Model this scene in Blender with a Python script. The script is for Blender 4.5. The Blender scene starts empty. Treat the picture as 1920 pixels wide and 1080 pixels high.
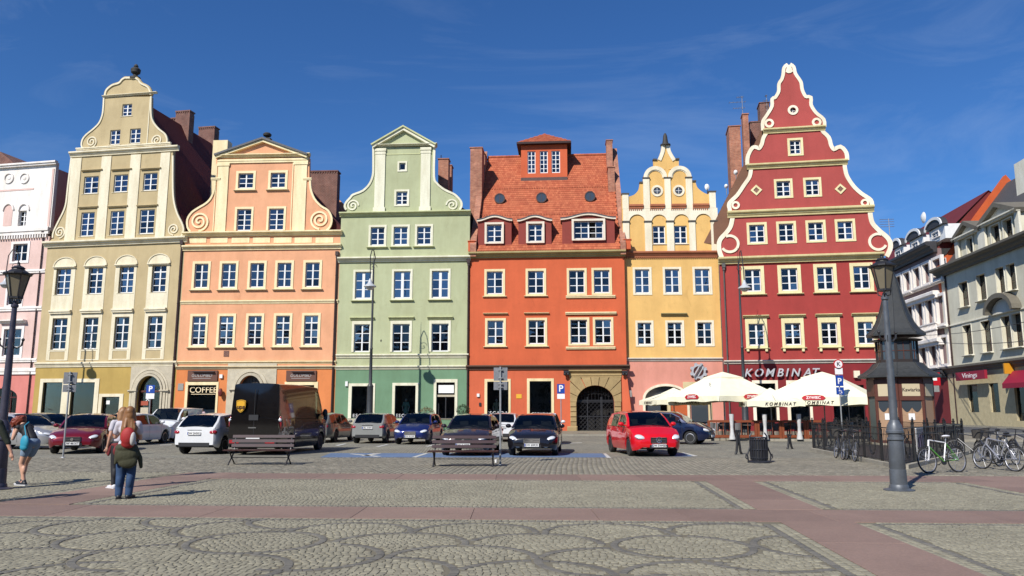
import bpy, bmesh, math, random
from math import sin, cos, pi, radians, atan, tan, sqrt
from mathutils import Vector, Matrix
from mathutils.geometry import tessellate_polygon
import numpy as np
random.seed(7); RN = random.random
def RU(a, b): return a+(b-a)*RN()
sc = bpy.context.scene
COL = bpy.data.collections.new('square'); sc.collection.children.link(COL)
# ------------------------------------------------------------- camera
FPX, EYE = 1464.0, 1.6
TH = atan(231/1464)
cd = bpy.data.cameras.new('camera'); cam = bpy.data.objects.new('camera', cd); COL.objects.link(cam)
cd.sensor_width = 36; cd.lens = 36*FPX/1920; cd.clip_end = 5000; cd.clip_start = .1
cam.location = (0, 0, EYE); cam.rotation_euler = (pi/2+TH, 0, 0); sc.camera = cam
# ------------------------------------------------------------- light
SUNDIR = Vector((.401, .624, -.669)).normalized()          # the way the light travels
sl = bpy.data.lights.new('sun', 'SUN'); so = bpy.data.objects.new('sun', sl); COL.objects.link(so)
sl.energy = 5.0; sl.angle = radians(.53); sl.color = (1, .955, .88)
so.rotation_euler = SUNDIR.to_track_quat('-Z', 'Y').to_euler(); so.location = (-20, -20, 60)
world = bpy.data.worlds.new('World'); sc.world = world; world.use_nodes = True
wn = world.node_tree; wn.nodes.clear()
sky = wn.nodes.new('ShaderNodeTexSky'); sky.sky_type = 'NISHITA'; sky.sun_disc = False
sky.sun_elevation = math.asin(.669); sky.sun_rotation = math.atan2(-SUNDIR.x, -SUNDIR.y)
sky.air_density = 1.0; sky.dust_density = .25; sky.ozone_density = 4.5; sky.altitude = 120
bgn = wn.nodes.new('ShaderNodeBackground'); bgn.inputs[1].default_value = .095
wo = wn.nodes.new('ShaderNodeOutputWorld')
tc = wn.nodes.new('ShaderNodeTexCoord'); mp = wn.nodes.new('ShaderNodeMapping')
mp.inputs['Scale'].default_value = (.9, 6.0, 9.0); mp.inputs['Rotation'].default_value = (.3, .75, .35)
nz = wn.nodes.new('ShaderNodeTexNoise'); nz.inputs['Scale'].default_value = 1.6; nz.inputs['Detail'].default_value = 7
nz.inputs['Roughness'].default_value = .62; nz.inputs['Distortion'].default_value = .6
rp = wn.nodes.new('ShaderNodeValToRGB'); rp.color_ramp.elements[0].position = .5; rp.color_ramp.elements[1].position = .95
rp.color_ramp.elements[1].color = (.17, .17, .17, 1)
mx = wn.nodes.new('ShaderNodeMix'); mx.data_type = 'RGBA'; mx.inputs[7].default_value = (6.5, 7.6, 9.0, 1)
hs = wn.nodes.new('ShaderNodeHueSaturation'); hs.inputs['Saturation'].default_value = 1.12
L = wn.links.new
L(tc.outputs['Generated'], mp.inputs[0]); L(mp.outputs[0], nz.inputs[0]); L(nz.outputs[0], rp.inputs[0])
tint = wn.nodes.new('ShaderNodeMix'); tint.data_type = 'RGBA'; tint.blend_type = 'MULTIPLY'; tint.inputs[0].default_value = 1; tint.inputs[7].default_value = (.56, .79, 1.06, 1)
L(rp.outputs[0], mx.inputs[0]); L(sky.outputs[0], hs.inputs['Color']); L(hs.outputs[0], tint.inputs[6]); L(tint.outputs[2], mx.inputs[6]); L(mx.outputs[2], bgn.inputs[0]); L(bgn.outputs[0], wo.inputs[0])
sc.view_settings.view_transform = 'Standard'; sc.view_settings.look = 'None'
sc.view_settings.exposure = 0.2; sc.view_settings.gamma = 1; sc.view_settings.use_curve_mapping = False
sc.cycles.max_bounces = 6; sc.cycles.transparent_max_bounces = 12; sc.cycles.caustics_reflective = False; sc.cycles.caustics_refractive = False
# ------------------------------------------------------------- camera geometry (where a picture point stands in the place)
def ray(x, y):
    a = (x-960)/FPX; b = (540-y)/FPX
    return Vector((a, cos(TH)-b*sin(TH), sin(TH)+b*cos(TH)))
def gnd(x, y, z=0.0):
    d = ray(x, y); t = (z-EYE)/d.z
    return Vector((d.x*t, d.y*t, z))
def at(x, y, Y):
    d = ray(x, y); t = Y/d.y
    return Vector((d.x*t, Y, EYE+d.z*t))
# ------------------------------------------------------------- materials
def lin(c):
    return tuple(((v/255)/12.92 if v/255 <= .04045 else ((v/255+.055)/1.055)**2.4) for v in c)
def C(r, g, b, k=1.0): return tuple(min(1, v*k) for v in lin((r, g, b)))
MATS = {}
def mat(name, col=(.5,.5,.5), rough=.6, kind='plain', col2=None, scale=1.0, bump=.2, metal=0.0, spec=.5, coat=0.0, var=.0, emit=None):
    if name in MATS: return MATS[name]
    m = bpy.data.materials.new(name); m.use_nodes = True; MATS[name] = m
    nt = m.node_tree; N = nt.nodes; K = nt.links.new
    b = N['Principled BSDF']
    b.inputs['Base Color'].default_value = (*col, 1); b.inputs['Roughness'].default_value = rough
    b.inputs['Metallic'].default_value = metal; b.inputs['Specular IOR Level'].default_value = spec
    b.inputs['Coat Weight'].default_value = coat; b.inputs['Coat Roughness'].default_value = .04
    m.diffuse_color = (*col, 1)
    def noise(s, det=5, r=.6, vec=None, dist=0):
        n = N.new('ShaderNodeTexNoise'); n.inputs['Scale'].default_value = s; n.inputs['Detail'].default_value = det
        n.inputs['Roughness'].default_value = r; n.inputs['Distortion'].default_value = dist
        if vec: K(vec, n.inputs['Vector'])
        return n.outputs['Fac']
    def ramp(f, p0, p1, c0, c1):
        r = N.new('ShaderNodeValToRGB'); e = r.color_ramp.elements
        e[0].position = p0; e[1].position = p1; e[0].color = (*c0, 1); e[1].color = (*c1, 1)
        K(f, r.inputs[0]); return r.outputs[0]
    def mul(a, b_, f=1.0):
        x = N.new('ShaderNodeMix'); x.data_type = 'RGBA'; x.blend_type = 'MULTIPLY'; x.inputs[0].default_value = f
        for s_, i in ((a, 6), (b_, 7)):
            if isinstance(s_, tuple): x.inputs[i].default_value = (*s_, 1)
            else: K(s_, x.inputs[i])
        return x.outputs[2]
    def mixc(f, a, b_):
        x = N.new('ShaderNodeMix'); x.data_type = 'RGBA'
        if isinstance(f, float): x.inputs[0].default_value = f
        else: K(f, x.inputs[0])
        for s_, i in ((a, 6), (b_, 7)):
            if isinstance(s_, tuple): x.inputs[i].default_value = (*s_, 1)
            else: K(s_, x.inputs[i])
        return x.outputs[2]
    def setbump(f, st, dist=.02):
        bn = N.new('ShaderNodeBump'); bn.inputs['Strength'].default_value = st; bn.inputs['Distance'].default_value = dist
        K(f, bn.inputs['Height']); K(bn.outputs[0], b.inputs['Normal'])
    T = N.new('ShaderNodeTexCoord').outputs['Object']
    def mapped(s):
        q = N.new('ShaderNodeMapping'); q.inputs['Scale'].default_value = s; K(T, q.inputs[0]); return q.outputs[0]
    w1 = (1, 1, 1)
    if kind == 'plaster':
        big = ramp(noise(.35, 6, .65, T), .35, .7, (.82, .81, .79), w1)
        stk = ramp(noise(1.0, 5, .65, mapped((1.1, 1.1, .22))), .34, .58, (.88, .865, .84), w1)
        sm = ramp(noise(14, 4, .7, T), .3, .7, (.95, .95, .95), w1)
        stain = ramp(noise(.9, 8, .75, mapped((1, 1, .6)), 1.2), .57, .76, w1, (.77, .74, .70))
        c = mul(mul(mul(mul(col, big), stk, .8), sm), stain, .8)
        K(c, b.inputs['Base Color']); setbump(noise(30, 6, .7, T), bump, .012)
    elif kind == 'trim':
        stk = ramp(noise(1.0, 5, .65, mapped((1.5, 1.5, .3))), .36, .6, (.84, .82, .77), w1)
        sm = ramp(noise(9, 5, .7, T), .3, .62, (.9, .89, .86), w1)
        K(mul(mul(col, stk), sm), b.inputs['Base Color']); setbump(noise(25, 4, .6, T), .15, .008)
    elif kind == 'stone':
        big = ramp(noise(1.6*scale, 7, .7, T, .5), .3, .72, (.76, .74, .70), (1.06, 1.04, 1))
        sm = ramp(noise(22*scale, 5, .75, T), .3, .7, (.8, .8, .8), (1.06, 1.06, 1.06))
        oi = N.new('ShaderNodeObjectInfo').outputs['Random']
        rr = ramp(oi, 0, 1, (.86, .85, .84), (1.08, 1.07, 1.05))
        K(mul(mul(mul(col, big), sm), rr), b.inputs['Base Color']); setbump(noise(26*scale, 7, .75, T), bump*2, .02)
    elif kind == 'island':       # pieces joined in one mesh, each with a tone of its own
        gi = N.new('ShaderNodeNewGeometry').outputs['Random Per Island']
        oi = N.new('ShaderNodeObjectInfo').outputs['Random']
        ad = N.new('ShaderNodeMath'); ad.operation = 'ADD'; K(gi, ad.inputs[0]); K(oi, ad.inputs[1])
        fr = N.new('ShaderNodeMath'); fr.operation = 'FRACT'; K(ad.outputs[0], fr.inputs[0])
        c = mixc(ramp(fr.outputs[0], .0, 1.0, (0, 0, 0), w1), tuple(col), tuple(col2 or col))
        G = N.new('ShaderNodeNewGeometry').outputs['Position']
        big = ramp(noise(.5, 6, .7, G), .33, .7, (.8, .8, .8), (1.06, 1.06, 1.06))
        sm = ramp(noise(40*scale, 4, .7, G), .3, .7, (.8, .8, .8), (1.1, 1.1, 1.1))
        K(mul(mul(c, big), sm), b.inputs['Base Color']); setbump(noise(60*scale, 4, .7, G), bump, .01)
    elif kind == 'brick':
        bt = N.new('ShaderNodeTexBrick'); bt.inputs['Scale'].default_value = 1
        bt.inputs['Brick Width'].default_value = .25; bt.inputs['Row Height'].default_value = .078; bt.inputs['Mortar Size'].default_value = .009
        bt.inputs['Color1'].default_value = (*col, 1); bt.inputs['Color2'].default_value = (*(col2 or col), 1); bt.inputs['Mortar'].default_value = (.28, .25, .21, 1)
        sx = N.new('ShaderNodeSeparateXYZ'); K(T, sx.inputs[0])
        ad = N.new('ShaderNodeMath'); ad.operation = 'ADD'; K(sx.outputs[0], ad.inputs[0]); K(sx.outputs[1], ad.inputs[1])
        cb = N.new('ShaderNodeCombineXYZ'); K(ad.outputs[0], cb.inputs[0]); K(sx.outputs[2], cb.inputs[1]); K(cb.outputs[0], bt.inputs['Vector'])
        big = ramp(noise(1.2, 7, .7, T), .3, .68, (.62, .58, .56), (1.25, 1.2, 1.15))
        K(mul(bt.outputs['Color'], big), b.inputs['Base Color']); setbump(bt.outputs['Fac'], -.5, .01)
    elif kind == 'wood':
        g = ramp(noise(6, 6, .6, mapped((1, 14, 14)), 1.5), .3, .7, (.62, .6, .58), (1.1, 1.08, 1.05))
        K(mul(col, g), b.inputs['Base Color']); setbump(noise(12, 4, .6, mapped((1, 10, 10))), .2, .005)
    elif kind == 'metal':
        g = ramp(noise(5*scale, 6, .7, T), .35, .65, (.78, .77, .75), (1.05, 1.05, 1.05))
        K(mul(col, g), b.inputs['Base Color']); K(ramp(noise(9, 4, .6, T), .3, .7, (rough*.75,)*3, (min(1, rough*1.3),)*3), b.inputs['Roughness'])
        setbump(noise(30, 3, .6, T), .08, .004)
    elif kind == 'paint':
        g = ramp(noise(2.2, 5, .6, T), .35, .7, (.9, .9, .9), w1); K(mul(col, g), b.inputs['Base Color'])
        K(ramp(noise(3, 5, .7, T), .3, .75, (.02,)*3, (.07,)*3), b.inputs['Coat Roughness'])
    elif kind == 'cloth':
        g = ramp(noise(3, 5, .6, T), .3, .7, (.88, .88, .86), w1); K(mul(col, g), b.inputs['Base Color']); setbump(noise(7, 4, .6, T), bump, .03)
    elif kind == 'ground':
        pass
    if emit: b.inputs['Emission Color'].default_value = (*emit[:3], 1); b.inputs['Emission Strength'].default_value = emit[3]
    return m
def glassmat(name, tint, refl, rough=.015):
    if name in MATS: return MATS[name]
    m = bpy.data.materials.new(name); m.use_nodes = True; MATS[name] = m; nt = m.node_tree; N = nt.nodes; N.clear(); K = nt.links.new
    o = N.new('ShaderNodeOutputMaterial'); t = N.new('ShaderNodeBsdfTransparent'); g = N.new('ShaderNodeBsdfGlossy'); x = N.new('ShaderNodeMixShader')
    t.inputs[0].default_value = (*tint, 1); g.inputs['Roughness'].default_value = rough; g.inputs[0].default_value = (.95, .97, 1, 1)
    fr = N.new('ShaderNodeFresnel'); fr.inputs[0].default_value = 1.5
    ma = N.new('ShaderNodeMath'); ma.operation = 'MAXIMUM'; ma.inputs[1].default_value = refl; K(fr.outputs[0], ma.inputs[0]); K(ma.outputs[0], x.inputs[0])
    bn = N.new('ShaderNodeBump'); bn.inputs['Strength'].default_value = .12; bn.inputs['Distance'].default_value = .05
    nn = N.new('ShaderNodeTexNoise'); nn.inputs['Scale'].default_value = 1.3; tcn = N.new('ShaderNodeTexCoord'); K(tcn.outputs['Object'], nn.inputs[0]); K(nn.outputs[0], bn.inputs['Height']); K(bn.outputs[0], g.inputs['Normal'])
    K(t.outputs[0], x.inputs[1]); K(g.outputs[0], x.inputs[2]); K(x.outputs[0], o.inputs[0]); m.diffuse_color = (.1, .15, .25, 1)
    return m
# ------------------------------------------------------------- objects
def tag(o, label=None, cat=None, group=None, kind=None):
    if label: o['label'] = label
    if cat: o['category'] = cat
    if group: o['group'] = group
    if kind: o['kind'] = kind
    return o
def empty(name, loc, rz=0, label=None, cat=None, group=None):
    o = bpy.data.objects.new(name, None); COL.objects.link(o); o.location = loc; o.rotation_euler = (0, 0, rz); o.empty_display_size = .3
    return tag(o, label, cat, group)
def link(name, me, parent=None, loc=(0, 0, 0), rz=0):
    o = bpy.data.objects.new(name, me); COL.objects.link(o); o.location = loc; o.rotation_euler = (0, 0, rz)
    if parent: o.parent = parent
    return o
def kids(o): return [c for c in KIDS.get(o.name, [])]
def copy_tree(o, parent=None, loc=None, rz=None, label=None):
    c = o.copy(); COL.objects.link(c); c.parent = parent
    if loc is not None: c.location = loc
    if rz is not None: c.rotation_euler = (0, 0, rz)
    if label: c['label'] = label
    for ch in list(o.children): copy_tree(ch, c)
    return c
class MB:
    def __init__(s): s.v = []; s.f = []; s.m = []
    def quad(s, *p, mi=0):
        n = len(s.v); s.v += [tuple(q) for q in p]; s.f.append(tuple(range(n, n+len(p)))); s.m.append(mi); return s
    def box(s, x0, x1, y0, y1, z0, z1, mi=0, ch=0.0):
        n = len(s.v)
        if x0 > x1: x0, x1 = x1, x0
        if y0 > y1: y0, y1 = y1, y0
        if z0 > z1: z0, z1 = z1, z0
        if ch <= 0:
            s.v += [(x0,y0,z0),(x1,y0,z0),(x1,y1,z0),(x0,y1,z0),(x0,y0,z1),(x1,y0,z1),(x1,y1,z1),(x0,y1,z1)]
            for q in ((0,3,2,1),(4,5,6,7),(0,1,5,4),(1,2,6,5),(2,3,7,6),(3,0,4,7)): s.f.append(tuple(n+i for i in q)); s.m.append(mi)
        else:   # chamfer towards -y (the outward side of a facade piece)
            s.v += [(x0,y1,z0),(x1,y1,z0),(x1,y1,z1),(x0,y1,z1),(x0,y0+ch,z0),(x1,y0+ch,z0),(x1,y0+ch,z1),(x0,y0+ch,z1),
                    (x0+ch,y0,z0+ch),(x1-ch,y0,z0+ch),(x1-ch,y0,z1-ch),(x0+ch,y0,z1-ch)]
            for q in ((0,3,2,1),(0,1,5,4),(1,2,6,5),(2,3,7,6),(3,0,4,7),(4,5,9,8),(5,6,10,9),(6,7,11,10),(7,4,8,11),(8,9,10,11)):
                s.f.append(tuple(n+i for i in q)); s.m.append(mi)
        return s
    def prism(s, pts, d0, d1, holes=(), mi=0, back=True, flip=False):
        """pts, holes: loops of (u, v); extruded along local y from -d1 (front) to -d0 (back)"""
        loops = [list(pts)]+[list(h) for h in holes]
        flat = [p for l in loops for p in l]; n = len(s.v); k = len(flat)
        tr = tessellate_polygon([[Vector((p[0], p[1], 0)) for p in l] for l in loops])
        s.v += [(p[0], -d1, p[1]) for p in flat]+[(p[0], -d0, p[1]) for p in flat]
        for a, b, c in tr:
            A, B, Cc = flat[a], flat[b], flat[c]
            cr = (B[0]-A[0])*(Cc[1]-A[1])-(B[1]-A[1])*(Cc[0]-A[0])
            if abs(cr) < 1e-10: continue
            if cr < 0: b, c = c, b
            s.f.append((n+a, n+b, n+c)); s.m.append(mi)
            if back: s.f.append((n+k+a, n+k+c, n+k+b)); s.m.append(mi)
        o = 0
        for li, l in enumerate(loops):
            m = len(l); ar = sum(l[i][0]*l[(i+1) % m][1]-l[(i+1) % m][0]*l[i][1] for i in range(m))
            for i in range(m):
                a = n+o+i; b = n+o+(i+1) % m
                q = (a, a+k, b+k, b) if ((ar > 0) == (li == 0)) else (a, b, b+k, a+k)
                s.f.append(q); s.m.append(mi)
            o += m
        return s
    def ribbon(s, pts, w0, w1, d0, d1, closed=False, mi=0):
        """a band along a (u, v) line, from offset w0 to w1 on its left side"""
        n = len(pts); A = []; B = []
        for i in range(n):
            p = Vector(pts[i])
            if closed: a, b = Vector(pts[i-1]), Vector(pts[(i+1) % n])
            else: a = Vector(pts[max(0, i-1)]); b = Vector(pts[min(n-1, i+1)])
            t1 = (p-a); t2 = (b-p)
            t1 = t1.normalized() if t1.length > 1e-9 else t2.normalized(); t2 = t2.normalized() if t2.length > 1e-9 else t1
            n1 = Vector((-t1.y, t1.x)); n2 = Vector((-t2.y, t2.x)); m = (n1+n2)
            m = m.normalized() if m.length > .2 else n1
            k = 1/max(.6, m.dot(n1))
            wa = w0[i] if isinstance(w0, list) else w0; wb = w1[i] if isinstance(w1, list) else w1
            A.append(p+m*wa*k); B.append(p+m*wb*k)
        base = len(s.v)
        for i in range(n):
            s.v += [(A[i].x, -d1, A[i].y), (B[i].x, -d1, B[i].y), (B[i].x, -d0, B[i].y), (A[i].x, -d0, A[i].y)]
        for i in range(n if closed else n-1):
            a = base+4*i; b = base+4*((i+1) % n)
            for q in ((a, b, b+1, a+1), (a+1, b+1, b+2, a+2), (a+2, b+2, b+3, a+3), (a+3, b+3, b, a)): s.f.append(q); s.m.append(mi)
        if not closed:
            a = base; s.f.append((a, a+1, a+2, a+3)); a = base+4*(n-1); s.f.append((a+3, a+2, a+1, a)); s.m += [mi, mi]
        return s
    def tube(s, pts, r, n=8, cap=True, mi=0):
        """round bar through 3-D points; r may be a list"""
        P = [Vector(p) for p in pts]; R = r if isinstance(r, (list, tuple)) else [r]*len(P); base = len(s.v)
        up = None
        for i, p in enumerate(P):
            t = (P[min(i+1, len(P)-1)]-P[max(i-1, 0)]).normalized()
            if up is None: up = Vector((0, 0, 1)) if abs(t.z) < .9 else Vector((1, 0, 0))
            x = t.cross(up).normalized(); y = x.cross(t).normalized(); up = y
            for k in range(n):
                a = 2*pi*k/n; s.v.append(tuple(p+x*cos(a)*R[i]+y*sin(a)*R[i]))
        for i in range(len(P)-1):
            for k in range(n):
                a = base+i*n+k; b = base+i*n+(k+1) % n; s.f.append((a, b, b+n, a+n)); s.m.append(mi)
        if cap:
            s.f.append(tuple(base+k for k in range(n))[::-1]); s.f.append(tuple(base+(len(P)-1)*n+k for k in range(n))); s.m += [mi, mi]
        return s
    def lathe(s, prof, n=16, c=(0, 0, 0), a0=0, mi=0, sx=1, sy=1, axis='z'):
        base = len(s.v)
        for r, z in prof:
            for k in range(n):
                a = a0+2*pi*k/n; p = (r*cos(a)*sx, r*sin(a)*sy, z)
                if axis == 'y': p = (p[0], p[2], p[1])
                if axis == 'x': p = (p[2], p[0], p[1])
                s.v.append((c[0]+p[0], c[1]+p[1], c[2]+p[2]))
        for i in range(len(prof)-1):
            for k in range(n):
                a = base+i*n+k; b = base+i*n+(k+1) % n
                q = (a, b, b+n, a+n)
                if axis == 'y': q = q[::-1]
                s.f.append(q); s.m.append(mi)
        for i, rv in ((0, True), (len(prof)-1, False)):
            if prof[i][0] > 1e-4:
                q = tuple(base+i*n+k for k in range(n)); q = q[::-1] if rv else q
                if axis == 'y': q = q[::-1]
                s.f.append(q); s.m.append(mi)
        return s
    def ball(s, c, r, n=10, m=6, mi=0):
        rr = r if isinstance(r, (tuple, list)) else (r, r, r)
        prof = [(max(1e-5, sin(pi*i/m)), -cos(pi*i/m)) for i in range(m+1)]
        base = len(s.v)
        for q, z in prof:
            for k in range(n):
                a = 2*pi*k/n; s.v.append((c[0]+q*cos(a)*rr[0], c[1]+q*sin(a)*rr[1], c[2]+z*rr[2]))
        for i in range(m):
            for k in range(n):
                a = base+i*n+k; b = base+i*n+(k+1) % n; s.f.append((a, b, b+n, a+n)); s.m.append(mi)
        return s
    def mold(s, u0, u1, v0, v1, out, style=0, mi=0, d=0.0):
        h = v1-v0
        P = {0: [(0,0),(.30,0),(.34,.2),(.55,.34),(.62,.55),(.9,.62),(1,.72),(1,.94),(.9,1),(0,1)],
             1: [(0,0),(.7,0),(.7,.35),(1,.5),(1,.9),(.9,1),(0,1)],
             2: [(0,0),(1,0),(1,.85),(.9,1),(0,1)]}[style]
        base = len(s.v); k = len(P)
        for u in (u0, u1): s.v += [(u, -(d+a*out), v0+b*h) for a, b in P]
        for i in range(k):
            j = (i+1) % k; s.f.append((base+i, base+k+i, base+k+j, base+j)); s.m.append(mi)
        s.f.append(tuple(base+i for i in range(k))); s.f.append(tuple(base+k+i for i in range(k))[::-1]); s.m += [mi, mi]
        return s
    def xf(s, M, start=0):
        for i in range(start, len(s.v)): s.v[i] = tuple(M @ Vector(s.v[i]))
        return s
    def mesh(s, name, mats, smooth=False, recalc=True, sharp=None):
        me = bpy.data.meshes.new(name); me.from_pydata(s.v, [], s.f)
        mats = mats if isinstance(mats, (list, tuple)) else [mats]
        for m in mats: me.materials.append(m)
        if len(mats) > 1: me.polygons.foreach_set('material_index', s.m)
        if recalc:
            b = bmesh.new(); b.from_mesh(me)
            if smooth: bmesh.ops.remove_doubles(b, verts=b.verts, dist=1e-5)
            bmesh.ops.recalc_face_normals(b, faces=b.faces); b.to_mesh(me); b.free()
        if smooth:
            me.polygons.foreach_set('use_smooth', [True]*len(me.polygons))
            me.set_sharp_from_angle(angle=radians(sharp or 38))
        me.update(); return me
    def build(s, name, mats, parent=None, smooth=False, loc=(0, 0, 0), rz=0, recalc=True, sharp=None):
        if not s.f: return None
        return link(name, s.mesh(name, mats, smooth, recalc, sharp), parent, loc, rz)
def cr(pts, n=4, closed=False):
    """Catmull-Rom through 2-D points"""
    out = []; N_ = len(pts)
    for i in range(N_ if closed else N_-1):
        g = lambda j: Vector(pts[j % N_]) if closed else Vector(pts[max(0, min(N_-1, j))])
        p0, p1, p2, p3 = g(i-1), g(i), g(i+1), g(i+2)
        for k in range(n):
            t = k/n; out.append(tuple(.5*((2*p1)+(p2-p0)*t+(2*p0-5*p1+4*p2-p3)*t*t+(3*p1-p0-3*p2+p3)*t**3)))
    if not closed: out.append(tuple(pts[-1]))
    return out
def text(s, size, name, material, parent, M, ext=.02, shear=0, align='CENTER', split=False, sx=1.0, bevel=0, gap=1.0):
    """lettering as solid meshes; M: matrix from text plane (x right, y up) into the parent's space"""
    def one(t):
        cu = bpy.data.curves.new(name, 'FONT'); cu.body = t; cu.size = size; cu.extrude = ext; cu.shear = shear; cu.resolution_u = 3
        cu.align_x = align if not split else 'LEFT'; cu.align_y = 'CENTER'; cu.space_character = gap; cu.offset = bevel
        o = bpy.data.objects.new(name, cu); COL.objects.link(o); bpy.context.view_layer.update()
        me = bpy.data.meshes.new_from_object(o.evaluated_get(bpy.context.evaluated_depsgraph_get()))
        bpy.data.objects.remove(o); me.materials.clear(); me.materials.append(material)
        return me
    S = Matrix.Diagonal((sx, 1, 1, 1))
    if not split:
        me = one(s); me.transform(M @ S); return link(name, me, parent)
    xs = 0; out = []
    for ch in s:
        me = one(ch); w = max((v.co.x for v in me.vertices), default=size*.3); mn = min((v.co.x for v in me.vertices), default=0)
        me.transform(M @ S @ Matrix.Translation((xs-mn, 0, 0))); out.append(link(name, me, parent)); xs += w-mn+size*.12*gap
    for o in out: o.data.transform(M @ Matrix.Translation((-xs*sx/2, 0, 0)) @ M.inverted())
    return out
# facade orientation: text plane -> (u, -d, v)
def FM(u, v, d, rot=0): return Matrix.Translation((u, -d, v)) @ Matrix.Rotation(pi/2, 4, 'X') @ Matrix.Rotation(rot, 4, 'Z')
# ============================================================= materials of the houses
WHITE = mat('window_paint', (.78, .78, .76), .45, 'paint', coat=.1)
IRON = mat('black_iron', (.022, .022, .025), .45, 'metal')
DARKROOM = mat('dark_room', (.014, .013, .012), .9)  # near-black: the dark of unlit rooms and passage put into the colour
REVEAL = mat('reveal_grey', C(120, 118, 122, .8), .8, 'plaster')
GL = [glassmat('pane_glass', (.58, .62, .70), .10), glassmat('pane_glass_dark', (.45, .5, .56), .05), glassmat('pane_glass_bright', (.62, .67, .74), .17)]
SHOPGLASS = glassmat('shop_glass', (.86, .89, .87), .018)
CURT = mat('curtain', (.74, .76, .74), .9, 'cloth', bump=.1)
CURT2 = mat('grey_curtain', (.36, .38, .40), .9, 'cloth', bump=.1)
BRICK = mat('old_brick', C(166, 96, 70, .85), .9, 'brick', C(192, 126, 96, .85))
BRICKD = mat('dark_brick', C(112, 56, 48, .8), .9, 'brick', C(128, 72, 60, .8))
TILE = mat('clay_tile', C(184, 90, 56, .80), .75, 'island', C(208, 116, 76, .82), bump=.3)
TILED = mat('dark_tile', C(84, 26, 24, .85), .85, 'island', C(112, 38, 33, .85), bump=.3)
TILEB = mat('brown_tile', C(92, 66, 50, .9), .85, 'island', C(132, 92, 70, .9), bump=.3)
LEAD = mat('lead_sheet', C(84, 84, 88, .8), .55, 'metal')
PIPE = mat('brown_pipe', C(58, 34, 30, .8), .5, 'metal')
STONEG = mat('grey_stone', C(212, 204, 184, .88), .85, 'stone', bump=.2)
STONES = mat('sandstone', C(188, 164, 118, .85), .9, 'stone', bump=.4)
BRASS = mat('brass', C(214, 168, 60), .35, metal=1.0)
PANE = {}
def pane_mesh(w, h, g):
    k = (round(w, 2), round(h, 2), g)
    if k not in PANE: PANE[k] = MB().box(-w/2, w/2, -.004, .004, -h/2, h/2).mesh('pane', GL[g])
    return PANE[k]
SHARE = {}
def shared(key, fn):
    if key not in SHARE: SHARE[key] = fn()
    return SHARE[key]
TRIMJIT = 0
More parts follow.
